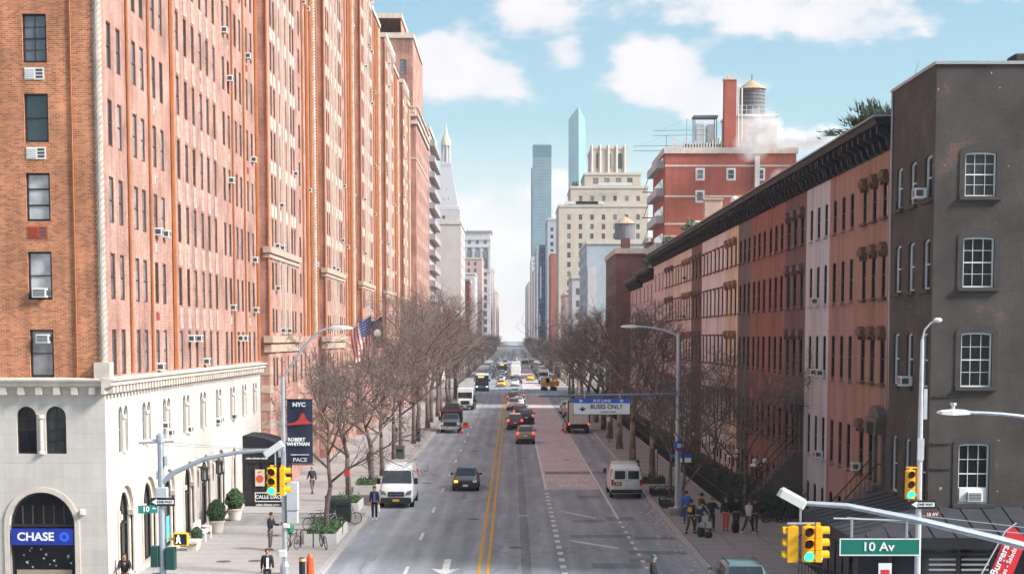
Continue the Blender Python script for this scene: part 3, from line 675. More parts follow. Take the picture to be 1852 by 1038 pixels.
# ------------------------------------------------------------------ the long brick terrace beyond it
def terrace(k, Y0, Y1, ztop, label, pent=()):
    root = thing('brick_apartment_building', label, 'building', (LX, Y0, 0), group='brick apartment blocks in a long terrace')
    F = frame(0, 0, PI/2); L = Y1-Y0; s = L/30.5; pv = 14.2*s; pr = .62
    vis = 10.6 + .2135*Y1
    zr = [(7.0,8.9),(10.5,12.05),(13.25,15.05)] + [(16.0+2.8*i, 17.8+2.8*i) for i in range(12)]
    zr = [z for z in zr if z[0] < min(vis, ztop-1.6)]
    pc = [(1.5,.8),(2.85,.8),(5.1,.6),(8.1,.6),(10.6,.8),(11.95,.8)]; rc = [(15.8,1.0),(19.4,1.0),(22.1,.5),(24.6,.5),(28.6,.6)]
    pops = [(x*s, x*s+w, z0, z1) for z0, z1 in zr for x, w in pc]; rops = [(x*s, x*s+w, z0, z1) for z0, z1 in zr for x, w in rc]
    mb = MB(); mb.M = F
    wall(mb, .0, pv, 0, ztop, pops, y=-pr, depth=.22); wall(mb, pv, L, 0, ztop, rops, y=0, depth=.22)
    mb.face([(0,-pr,0),(0,-pr,ztop),(0,.4,ztop),(0,.4,0)]); mb.face([(pv,-pr,0),(pv,0,0),(pv,0,ztop),(pv,-pr,ztop)])
    mb.face([(0,-pr,ztop),(pv,-pr,ztop),(pv,14,ztop),(0,14,ztop)]); mb.face([(pv,0,ztop),(L,0,ztop),(L,14,ztop),(pv,14,ztop)])
    mb.face([(0,.4,0),(0,.4,ztop),(0,14,ztop),(0,14,0)]); mb.face([(L,0,0),(L,14,0),(L,14,ztop),(L,0,ztop)])
    mb.obj('brick_wall', BRICK, root, uv=True)
    for o in pops: put_window(root, F, PI/2, o, FR_BROWN, PANE, 'dh', split=False, y=-pr-.075)
    for o in rops: put_window(root, F, PI/2, o, FR_BROWN, PANE, 'dh', split=False, y=-.075)
    rnd = random.Random(k)
    for o in pops + rops:
        if rnd.random() < .1: ac(root, F, PI/2, (o[0]+o[1])/2, o[2], (-pr if o in pops else 0)+.04, .8)
    # stone belts, ribs, bands
    for z0, z1, pj in ((9.25,9.75,.12),(9.85,10.3,.25),(15.25,15.5,.1),(15.55,15.95,.2)):
        mb = MB(); mb.M = F; mb.box(-.06, pv+.06, -pr-pj, -pr+.02, z0, z1); mb.box(-pj, -.001, -pr-pj, -.3, z0, z1); mb.obj('stone_belt', CREAM, root)
    for x in (4.55*s, 6.6*s, 7.4*s, 9.5*s):
        mb = MB(); mb.M = F; mb.box(x, x+.16, -pr-.09, -pr+.02, 16.0, ztop-1); mb.box(x, x+.16, -pr-.09, -pr+.02, 10.4, 15.2); mb.obj('stone_rib', STONE, root)
    pm = MB(); pm.box(0, .8, -.03, .02, 0, .75); pme = pm.mesh('spandrel_panel', STONE)
    for z0, z1 in zr[2:]:
        for x, w in pc: link('spandrel_panel', pme, root, F @ Vector((x*s, -pr, z1+.12)), PI/2, (w/.8,1,1))
    for i in range(7):
        for (a, b, y) in ((-.02, 1.3*s, -pr), (12.95*s, pv+.02, -pr), (14.4*s, 15.6*s, 0), (26*s, 28*s, 0)):
            mb = MB(); mb.M = F; mb.box(a, b, y-.03, y+.02, .9+i*1.15, 1.4+i*1.15)
            if a < 0: mb.box(-.03, -.001, y-.03, -.05, .9+i*1.15, 1.4+i*1.15)
            mb.obj('stone_band', CREAM, root)
    for x, y, r in ((-.02,-pr-.02,.07),(pv,-.06,.1),(23.6*s,-.1,.14),(26.0*s,-.1,.14),(29.6*s,-.1,.12),(21.3*s,-.08,.06)):
        mb = MB(); mb.M = F; mb.tube([(x,y,10.3),(x,y,ztop-.5)], r, 6); mb.obj('downpipe', COPPER, root)
    link('rope_column', rope_mesh(ztop-11, .2, mat('weathered_stone', (0,0,0))), root, F @ Vector((27.2*s, -.15, 10.3)))
    mb = MB(); mb.M = F
    mb.box(-.1, pv+.1, -pr-.25, .2, ztop-.05, ztop+.5); mb.box(pv+.1, L, -.2, .2, ztop-.05, ztop+.4)
    for i in range(9): mb.box(i*pv/9, i*pv/9+.35, -pr-.35, -pr+.01, ztop-.9, ztop-.06)
    mb.obj('parapet', STONE, root)
    for x0, x1, y0, z1 in pent:
        mb = MB(); mb.M = F; o = [(x0+.8+j*2.6, x0+2.0+j*2.6, ztop+1.2, ztop+3.0) for j in range(int((x1-x0-1)/2.6))]
        wall(mb, x0, x1, ztop, z1, o, y=y0); mb.face([(x0,y0,ztop),(x0,y0,z1),(x0,y0+9,z1),(x0,y0+9,ztop)]); mb.face([(x0,y0,z1),(x1,y0,z1),(x1,y0+9,z1),(x0,y0+9,z1)]); mb.face([(x1,y0,ztop),(x1,y0+9,ztop),(x1,y0+9,z1),(x1,y0,z1)])
        mb.obj('penthouse', BRICK, root, uv=True)
        for q in o: put_window(root, F, PI/2, q, FR_GREY, PANE, 'dh', split=False, y=y0)
        mb = MB(); mb.M = F; mb.box(x0-.15, x1+.15, y0-.15, y0+9.1, z1, z1+.4); mb.obj('coping', STONE, root)
terrace(1, 100.5, 131, 58, 'red brick block adjoining the limestone based corner building')
terrace(2, 131, 162.5, 58, 'brick block second in the terrace past the limestone base')
terrace(3, 162.5, 194, 47.5, 'brick block third in the terrace, cut by the top of the picture', ((8, 30, 2.5, 53),))
terrace(4, 194, 225, 46.5, 'brick block fourth in the terrace, with a stepped penthouse', ((2, 14, 2, 52.5), (14, 30, 3.5, 56)))
terrace(5, 225, 249, 46, 'brick block fifth in the terrace, next to the end tower', ((2, 22, 3, 51),))

def end_tower():
    root = thing('brick_tower', 'tall brick tower at the far end of the brick terrace, stepped top with stone balcony', 'building', (-15.0, 249, 0))
    F = frame(0, 0, PI/2); FW = frame(-16, 0, 0); L = 35; z1 = 45
    ops = [(2+j*3.1, 2.9+j*3.1, 3+i*2.9, 4.8+i*2.9) for i in range(14) for j in range(11)]
    mb = MB(); mb.M = F; wall(mb, 0, L, 0, z1, ops, depth=.2)
    wo = [(14.0, 15.0, 46.5+i*4.6, 48.8+i*4.6) for i in range(2)]
    mb.M = FW; wall(mb, 0, 16, 0, z1)
    mb.M = None; mb.face([(0,0,z1),(0,L,z1),(-16,L,z1),(-16,0,z1)]); mb.face([(0,L,0),(-16,L,0),(-16,L,z1),(0,L,z1)])
    mb.M = Matrix.Translation((-.5,.6,0)) @ FW; wall(mb, 0, 16, z1, 57, wo); mb.M = Matrix.Translation((-.5,.6,0)) @ F; wall(mb, 0, L-8, z1, 57)
    mb.M = None; mb.face([(-.5,.6,57),(-.5,L-7.4,57),(-16,L-7.4,57),(-16,.6,57)]); mb.face([(-.5,L-7.4,z1),(-16,L-7.4,z1),(-16,L-7.4,57),(-.5,L-7.4,57)])
    mb.M = Matrix.Translation((-2.5,3,0)) @ F; wall(mb, 0, L-16, 57, 60.5); mb.M = Matrix.Translation((-2.5,3,0)) @ FW; wall(mb, 0, 12, 57, 60.5)
    mb.M = None; mb.face([(-2.5,3,60.5),(-2.5,L-13,60.5),(-14,L-13,60.5),(-14,3,60.5)])
    mb.obj('brick_wall', BRICK, root, uv=True)
    for o in ops: put_window(root, F, PI/2, o, FR_BROWN, PANE, 'dh', split=False)
    for o in wo: put_window(root, Matrix.Translation((-.5,.6,0)) @ FW, 0, o, FR_DARK, PANE, '4', split=False)
    for z, pj, h in ((38,.08,.25),(43.4,.3,.5),(44.6,.35,.35),(45.9,.35,.2)):
        mb = MB(); mb.box(-16,pj,-pj,.0,z,z+h); mb.box(0,pj,0,L,z,z+h); mb.obj('stone_belt', STONE, root)
    bal = MB().lathe([(.05,0),(.12,.3),(.06,.7),(.1,.95)], 6).mesh('baluster', STONE)
    for i in range(8): link('baluster', bal, root, (-.2-i*.3, -.15, 44.95))
    for x, y, z in ((-.5,.6,57),(-2.5,3,60.5)):
        mb = MB(); mb.box(-16,x+.2,y-.2,y,z-.3,z+.5); mb.box(x,x+.2,y,L-10,z-.3,z+.5); mb.obj('coping', STONE, root)
end_tower()
# ------------------------------------------------------------------ the dark rendered house on the corner
def dark_house():
    root = thing('corner_house', 'dark brown flaking rendered corner house with white sash windows and a cafe below', 'building', (16.5, 62, 0))
    FN = frame(0, 7.2, -PI/2); FW = frame(0, 0, 0); zt = 20.75
    rows = [(3.62,6.0),(8.25,10.38),(12.15,14.1),(15.68,17.38)]
    wo = [(1.18, 2.40, a, b, .05) for a, b in rows]; wo2 = [(5.2, 6.42, a, b, .05) for a, b in rows]
    no = [(x, x+1.08, a-.05, b, .16) for a, b in rows for x in (1.1, 3.35, 5.7)]
    m = bpy.data.materials.new('flaking_render'); m.use_nodes = True; nt = m.node_tree; N = nt.nodes; L = nt.links
    b = N['Principled BSDF']; b.inputs['Roughness'].default_value = .8; b.inputs['Specular IOR Level'].default_value = .3
    tc = N.new('ShaderNodeTexCoord')
    def noise(sc, det, ro=.6):
        n = N.new('ShaderNodeTexNoise'); n.inputs['Scale'].default_value = sc; n.inputs['Detail'].default_value = det; n.inputs['Roughness'].default_value = ro; L.new(tc.outputs['Object'], n.inputs['Vector']); return n.outputs[0]
    def rng(s, a, b2, c=0, d=1):
        n = N.new('ShaderNodeMapRange'); n.inputs[1].default_value = a; n.inputs[2].default_value = b2; n.inputs[3].default_value = c; n.inputs[4].default_value = d; L.new(s, n.inputs[0]); return n.outputs[0]
    def mix(f, A, B):
        n = N.new('ShaderNodeMix'); n.data_type = 'RGBA'; L.new(f, n.inputs['Factor'])
        for k, v in (('A', A), ('B', B)):
            if isinstance(v, tuple): n.inputs[k].default_value = (*v, 1)
            else: L.new(v, n.inputs[k])
        return n.outputs['Result']
    base = mix(rng(noise(.5, 8), .35, .65), (.046, .037, .033), (.082, .068, .061))
    uv = N.new('ShaderNodeUVMap'); uv.uv_map = 'uv'; br = N.new('ShaderNodeTexBrick'); L.new(uv.outputs[0], br.inputs['Vector']); br.inputs['Scale'].default_value = 1
    br.inputs['Brick Width'].default_value = .21; br.inputs['Row Height'].default_value = .07; br.inputs['Mortar Size'].default_value = .012
    br.inputs['Color1'].default_value = (.15,.05,.035,1); br.inputs['Color2'].default_value = (.085,.04,.03,1); br.inputs['Mortar'].default_value = (.16,.12,.11,1)
    c = mix(rng(noise(.5, 9, .74), .585, .615), base, br.outputs['Color'])
    c = mix(rng(noise(3.0, 7, .66), .67, .68), c, (.44, .40, .37))
    L.new(c, b.inputs['Base Color'])
    bp = N.new('ShaderNodeBump'); bp.inputs['Strength'].default_value = .5; bp.inputs['Distance'].default_value = .03; hm_ = N.new('ShaderNodeMath'); hm_.operation = 'SUBTRACT'; L.new(noise(5, 9, .7), hm_.inputs[0]); L.new(br.outputs['Fac'], hm_.inputs[1]); L.new(hm_.outputs[0], bp.inputs['Height']); L.new(bp.outputs[0], b.inputs['Normal'])
    mb = MB(); mb.M = FN; wall(mb, 0, 7.2, 0, zt, no, depth=.28); mb.M = FW; wall(mb, 0, 12, 0, zt, wo+wo2, depth=.25)
    mb.M = None; mb.face([(0,0,zt),(12,0,zt),(12,7.2,zt),(0,7.2,zt)]); mb.face([(0,7.2,0),(0,7.2,zt),(12,7.2,zt),(12,7.2,0)])
    mb.obj('rendered_wall', m, root, uv=True)
    mb = MB(); mb.box(-.08,12,-.08,.12,zt,zt+.12); mb.box(-.08,.12,.12,7.2,zt,zt+.12); mb.obj('coping', mat('coping_metal',(.34,.35,.36),.5,.3), root)
    DS = mat('dark_sill', (.05,.042,.04), .8)
    for o in wo + wo2:
        put_window(root, FW, 0, o, FR_WHITE, PANE_DK, '6', sill=DS, t=.06, sd=.16, sh=.14, se=.22)
        arc = MB(); a0, b0 = o[0]-.22, o[1]+.22; po = arch_pts(a0, b0, o[3]+.32, 10, .3); pi = arch_pts(o[0], o[1], o[3]+.005, 10, .05)
        po = [(a0, o[2])] + po + [(b0, o[2])]; pi = [(o[0], o[2])] + pi + [(o[1], o[2])]
        for i in range(len(po)-1):
            arc.face([(po[i][0],-.035,po[i][1]),(po[i+1][0],-.035,po[i+1][1]),(pi[i+1][0],-.035,pi[i+1][1]),(pi[i][0],-.035,pi[i][1])])
            arc.face([(po[i][0],0,po[i][1]),(po[i+1][0],0,po[i+1][1]),(po[i+1][0],-.035,po[i+1][1]),(po[i][0],-.035,po[i][1])])
            arc.face([(pi[i][0],-.035,pi[i][1]),(pi[i+1][0],-.035,pi[i+1][1]),(pi[i+1][0],.02,pi[i+1][1]),(pi[i][0],.02,pi[i][1])])
        arc.obj('window_surround', mat('surround_brown', (.052,.043,.04), .85, var=.25, scale=2), root)
    for o in no: put_window(root, FN, -PI/2, o, FR_WHITE, PANE_DK, 'dh', sill=DS, t=.075, sd=.14, sh=.16, se=.12)
    ac(root, FN, -PI/2, 6.0, 15.7, -.1); ac(root, FN, -PI/2, 4.1, 8.2, -.05)
    MB().box(1.26, 2.32, .05, .13, 3.7, 4.25).obj('infill_panel', FR_WHITE, root); ac(root, FW, 0, 1.85, 3.72, .3, .95)
    for z0, a, b2 in ((7.85,.15,.9),(6.0,.1,.85),(5.0,.1,.85)): MB().box(a, b2, -.05, .01, z0, z0+.06).obj('string_course', DS, root)
    MB().bbox(3.15,3.9,.4,1.5,zt+.1,zt+.5,.06).obj('chimney', m, root)
    MB().tube([(0,-.1,20.7),(.03,-.1,12),(.1,-.1,7)], .05).obj('downpipe', mat('coping_metal',(0,0,0)), root, (-.06,7.0,0))
    MB().tube([(1.5,3,20.8),(1.75,3,21.7)], .009, 4).obj('aerial', IRON, root, (-1.2,2,0))
dark_house()

def cafe():
    root = thing('pavement_cafe', 'dark glazed pavement cafe with a standing seam metal roof below the dark corner house', 'cafe', (16.5, 62, 0))
    # enclosure runs round the corner: 3.6 m deep to the street, 2.6 m to the avenue
    xo, yo, H0, H1 = -3.4, -2.7, 2.62, 3.5
    RM = mat('seam_roof', (.045,.046,.055), .55, .2, var=.2, scale=2)
    mb = MB()
    mb.face([(xo-.2,yo-.2,H0),(12,yo-.2,H0),(12,0,H1),(0,0,H1)]); mb.face([(xo-.2,yo-.2,H0),(0,0,H1),(0,7.0,H1),(xo-.2,7.0,H0)])
    mb.face([(xo-.2,yo-.2,H0-.05),(xo-.2,7.0,H0-.05),(0,7.0,H0-.05),(0,yo,H0-.05)])
    mb.obj('roof', RM, root)
    for i in range(18):
        x = -3.0+i*.85; t = 0 if x >= 0 else -x/3.6
        y1 = 0 if x >= 0 else yo*t
        za = H0+.01; z1 = H1 if x >= 0 else H0+(H1-H0)*(1-t)
        MB().tube([(x,yo-.2,za+.02),(x,y1,z1+.02)], .025, 4).obj('roof_seam', RM, root)
    for i in range(9):
        y = -2.2+i*1.0; x1 = 0 if y >= 0 else (xo-.2)*(y/(yo-.2)); z1 = H1 if y >= 0 else H0+(H1-H0)*(1-y/(yo-.2))
        MB().tube([(xo-.2,y,H0+.03),(x1,y,z1+.02)], .025, 4).obj('roof_seam', RM, root)
    fr = MB(); fr.box(xo-.22,12,yo-.24,yo-.18,H0-.42,H0+.02); fr.box(xo-.24,xo-.18,yo-.18,7,H0-.42,H0+.02); fr.obj('fascia', BLACK, root)
    fw = MB()
    for x in (-3.4,-2.1,-.8,.5,1.8,3.1,4.4,5.7): fw.box(x-.07,x+.07,yo,yo+.12,0,H0)
    for y in (-1.4,0,1.4,2.8,4.2,5.6,6.9): fw.box(xo,xo+.12,y-.07,y+.07,0,H0)
    fw.box(xo,12,yo,yo+.1,0,.5); fw.box(xo,xo+.1,yo,7,0,.5); fw.box(xo,12,yo-.02,yo+.1,1.95,2.05); fw.box(xo-.02,xo+.1,yo,7,1.95,2.05); fw.obj('frame', BLACK, root)
    for i in range(7):
        x = -3.33+i*1.3; MB().box(x,x+1.16,yo+.04,yo+.06,.5,H0).obj('pane', PANE_DK, root)
    for i in range(5):
        y = -1.33+i*1.4; MB().box(xo+.04,xo+.06,y,y+1.26,.5,H0).obj('pane', PANE_DK, root)
    for i in range(6): MB().box(-.62, .4, yo-.01, yo+.035, .75+i*.2, .82+i*.2).obj('blind_slat', mat('pale_slat',(.3,.3,.31),.6), root)
    for i in range(6): MB().box(.62, 1.66, yo-.01, yo+.035, .75+i*.2, .82+i*.2).obj('blind_slat', mat('pale_slat',(.3,.3,.31),.6), root)
    for x, w, z in ((-2.55,.5,.85),): 
        s = MB().box(x,x+w,yo-.06,yo-.03,z,z+.8).obj('notice', WHITE, root); MB().box(x+.08,x+w-.08,yo-.066,yo-.06,z+.2,z+.55).obj('print', RED if x < -2.5 else ORANGE, s)
    # dark railing on the street side with a handrail
    rl = MB(); rl.tube([(-4.6,2.6,.95),(-3.75,-.6,1.0)], .04); rl.tube([(-4.6,2.6,.1),(-3.75,-.6,.1)], .03)
    for i in range(12):
        t = i/11; rl.box(-4.6+.85*t-.012,-4.6+.85*t+.012,2.6-3.2*t-.012,2.6-3.2*t+.012,.0,.95)
    rl.obj('railing', IRON, root); 
cafe()

# ------------------------------------------------------------------ the row of town houses on the right
RXH = 16.7
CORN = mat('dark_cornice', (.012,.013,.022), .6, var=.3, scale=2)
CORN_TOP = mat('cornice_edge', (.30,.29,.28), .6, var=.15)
bracket = MB().prism([(0,0),(-.25,.1),(-.32,.45),(-.72,.62),(-.72,.95),(0,.95)], -.11, .11, 'x').mesh('bracket', CORN)
bracket_s = MB().prism([(0,0),(-.12,.05),(-.18,.2),(-.3,.3),(-.3,.4),(0,.4)], -.06, .06, 'x').mesh('bracket', CORN)
HM = {}
def hood_mesh(w, material, kind):
    k = (round(w,2), material.name, kind)
    if k not in HM:
        mb = MB()
        if kind == 'shell':
            pts = arch_pts(-.16, w+.16, .42, 10, .36); mb.prism([(-.16,-.05),(w+.16,-.05)] + list(reversed(pts)), -.2, .0, 'y')
            mb.prism([(-.12,.2),(w/2,.4),(w+.12,.2),(w+.06,.02),(-.06,.02)], -.27, -.2, 'y')
            mb.box(-.16,-.03,-.13,0,-.22,-.05); mb.box(w+.03,w+.16,-.13,0,-.22,-.05)
        else:
            mb.box(-.12,w+.12,-.2,0,.02,.14); mb.box(-.06,w+.06,-.1,0,-.01,.02)
        HM[k] = mb.mesh('window_hood', material)
    return HM[k]
def door_hood(root, F, x, z, material):
    d = link('entrance', None, root, F @ Vector((x, 0, 0)), -PI/2)
    MB().box(-.55,.55,.02,.12,z-3.0,z-.1).obj('door', mat('dark_door',(.028,.02,.018),.5), d)
    mb = MB(); mb.box(-.9,-.6,-.16,0,z-3.0,z-.2); mb.box(.6,.9,-.16,0,z-3.0,z-.2); mb.box(-1.1,1.1,-.5,0,z-.2,z+.02)
    pts = arch_pts(-.95, .95, z+.55, 12, .5); mb.prism([(-.95,z+.02)] + pts + [(.95,z+.02)], -.36, 0, 'y')
    mb.box(-1.0,-.7,-.5,0,z-.75,z-.2); mb.box(.7,1.0,-.5,0,z-.75,z-.2)
    mb.obj('door_hood', material, d)
    st = MB(); n = 14; zd = z-3.0
    for i in range(n): st.box(-.8,.8,-.3-(i+1)*.23,-.3-i*.23 if i else 0,0,zd-(i)*zd/n)
    st.obj('stoop', material, d)
    for s in (-.85, .85):
        r = MB(); r.tube([(s,-.1,zd+.95),(s,-.35,zd+.95),(s,-.35-n*.23,.95)], .03)
        for i in range(0, n, 1): r.box(s-.01,s+.01,-.45-i*.23,-.43-i*.23,max(0,zd-(i+1)*zd/n),zd+.95-(i+.4)*zd/n)
        r.box(s-.04,s+.04,-.4-n*.23,-.32-n*.23,0,1.1); r.obj('handrail', IRON, d)
def house(Y0, Y1, col, label, hood=None, hcol=None, zc=18.45, wins=None, door=None, fr=FR_DARK, acs=(), shift=0, stain=.25, sillc=None):
    root = thing('town_house', label, 'house', (RXH, Y0, 0), group='town houses in a row on the right')
    W_ = Y1-Y0; F = frame(0, W_, -PI/2)
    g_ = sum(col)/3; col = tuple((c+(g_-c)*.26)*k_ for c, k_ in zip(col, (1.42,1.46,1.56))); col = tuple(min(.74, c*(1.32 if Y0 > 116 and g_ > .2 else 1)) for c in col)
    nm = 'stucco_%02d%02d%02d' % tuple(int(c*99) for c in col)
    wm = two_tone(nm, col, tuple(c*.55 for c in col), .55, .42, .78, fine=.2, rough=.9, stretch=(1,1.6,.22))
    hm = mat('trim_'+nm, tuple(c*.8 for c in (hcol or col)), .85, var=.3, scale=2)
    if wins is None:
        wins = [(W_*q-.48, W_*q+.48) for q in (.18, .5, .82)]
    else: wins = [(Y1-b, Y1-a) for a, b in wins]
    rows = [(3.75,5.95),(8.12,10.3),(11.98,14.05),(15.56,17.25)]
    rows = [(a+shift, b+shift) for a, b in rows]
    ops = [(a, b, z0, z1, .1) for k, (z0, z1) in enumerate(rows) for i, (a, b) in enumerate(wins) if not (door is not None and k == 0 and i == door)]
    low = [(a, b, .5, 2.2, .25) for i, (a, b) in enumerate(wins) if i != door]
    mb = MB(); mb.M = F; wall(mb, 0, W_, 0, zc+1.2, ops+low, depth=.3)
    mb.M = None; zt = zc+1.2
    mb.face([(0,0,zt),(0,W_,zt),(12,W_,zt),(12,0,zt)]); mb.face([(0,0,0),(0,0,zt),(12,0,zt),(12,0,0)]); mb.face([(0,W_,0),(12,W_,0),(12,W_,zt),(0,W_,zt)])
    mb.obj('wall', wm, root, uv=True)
    for o in ops:
        w = put_window(root, F, -PI/2, o, fr, PANE_DK, 'dh', sill=sillc or hm, sd=.12, sh=.13, se=.1, split=Y0 < 125, y=-.07)
        if hood: link('hood', hood_mesh(o[1]-o[0], hm, hood), w, (0, .07, o[3]-o[2]))
    for o in low: put_window(root, F, -PI/2, o, fr, PANE_DK, 'dh', split=False, y=-.07)
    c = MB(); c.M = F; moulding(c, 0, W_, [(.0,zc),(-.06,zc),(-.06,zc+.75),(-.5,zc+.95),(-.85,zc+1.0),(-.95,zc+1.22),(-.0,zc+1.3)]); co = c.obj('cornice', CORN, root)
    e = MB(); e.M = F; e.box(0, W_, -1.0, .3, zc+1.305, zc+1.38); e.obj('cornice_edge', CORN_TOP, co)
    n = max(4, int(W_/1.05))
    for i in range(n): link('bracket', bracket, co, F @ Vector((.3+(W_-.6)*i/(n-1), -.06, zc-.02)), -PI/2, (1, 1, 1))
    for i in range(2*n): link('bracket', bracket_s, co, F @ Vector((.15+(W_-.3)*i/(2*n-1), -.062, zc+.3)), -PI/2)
    for x, k, dz in acs: ac(root, F, -PI/2, x, rows[k][0]+dz, -.02, .9)
    if door is not None: door_hood(root, F, sum(wins[door])/2, 6.6, mat('hood_grey', (.12,.095,.09), .8, var=.25))
    return root, F
house(69.2, 77.2, (.27,.125,.075), 'orange brown town house beside the dark corner house', 'shell', (.15,.085,.06), wins=[(70.5,71.4),(72.5,73.4),(74.5,75.4)], door=0, acs=((1.9,0,.1),))
house(77.2, 83.2, (.28,.135,.10), 'pinkish brown town house left of the orange brown one', None, wins=[(77.4,78.2),(79.4,80.2),(81.5,82.3)], acs=())
house(83.2, 89.8, (.36,.345,.36), 'pale grey town house in the row of brown ones', None, wins=[(83.8,84.55),(85.85,86.6),(87.9,88.65)], acs=((3.6,1,.0),(5.4,1,.0),(5.3,0,.0),(3.65,2,.0)))
house(89.8, 96.7, (.13,.07,.062), 'dark purple brown town house with shell window hoods, left of the pale grey one', 'shell', door=2)
house(96.7, 103.4, (.235,.082,.055), 'red brown town house left of the dark hooded one', None)
house(103.4, 110.2, (.235,.086,.06), 'second red brown town house, beside the narrow grey brown one', None)
house(110.2, 116.7, (.13,.098,.085), 'narrow grey brown town house between the red brown and yellowish ones', None)
house(116.7, 123.9, (.40,.29,.20), 'yellowish cream town house with hooded windows', 'shell', (.30,.18,.11))
house(123.9, 131.3, (.46,.36,.35), 'pinkish white town house next to the yellowish cream one', 'flat', (.25,.14,.11))
house(131.3, 138.8, (.46,.355,.345), 'pinkish white town house second beyond the yellowish cream one', 'flat', (.25,.14,.11))
house(138.8, 147.0, (.15,.085,.065), 'dark brown hooded town house between two pale ones', 'shell')
house(147.0, 154.6, (.46,.33,.28), 'pale pink town house just beyond the dark brown hooded one', 'shell', (.35,.2,.14), acs=((3.5,2,0),(3.5,3,.1)))
house(154.6, 162.4, (.45,.32,.25), 'cream pink town house second beyond the dark brown hooded one', 'flat', (.3,.17,.12))
house(162.4, 172.4, (.36,.26,.24), 'dusty pink town house third beyond the dark brown hooded one', 'shell', (.2,.12,.1))
house(172.4, 186.0, (.40,.30,.28), 'wide pale town house last under the high dark cornice', 'flat')
house(186.0, 201.9, (.36,.27,.26), 'first town house under the lower far cornice', 'flat', zc=17.0, shift=-.9)
house(201.9, 222.0, (.33,.25,.24), 'farthest town house of the row, at its left end', 'flat', zc=16.6, shift=-1.0)

# roof things on the row
def leafball(name, label, loc, r, n, seed, material, cat='shrub', needle=False, sz=.09):
    rnd = random.Random(seed); root = thing(name, label, cat, loc)
    MB().tube([(0,0,-.1),(.02,.01,r[2]*.5),(0,0,r[2]*1.2)], [.06,.05,.02], 5).obj('trunk', BARK_L, root)
    mb = MB()
    for i in range(n):
        while True:
            p = Vector((rnd.uniform(-1,1), rnd.uniform(-1,1), rnd.uniform(-1,1)))
            if .25 < p.length < 1: break
        lump = .8+.3*math.sin(p.x*5+seed)*math.cos(p.z*4+seed)
        q = Vector((p.x*r[0]*lump, p.y*r[1]*lump, r[2]+p.z*r[2]*lump)); s = sz*(.6+rnd.random()*.8)
        a = Vector((rnd.gauss(0,1), rnd.gauss(0,1), rnd.gauss(0,1))).normalized(); b = a.orthogonal().normalized()
        if needle: a = (a+Vector((p.x,p.y,.2))*1.6).normalized(); b = a.orthogonal().normalized()*.35
        mb.face([q-b*s*.5, q+a*s*(1.6 if needle else .8)-b*s*.1, q+b*s*.5, q-a*s*.6])
    mb.obj('foliage', material, root); return root
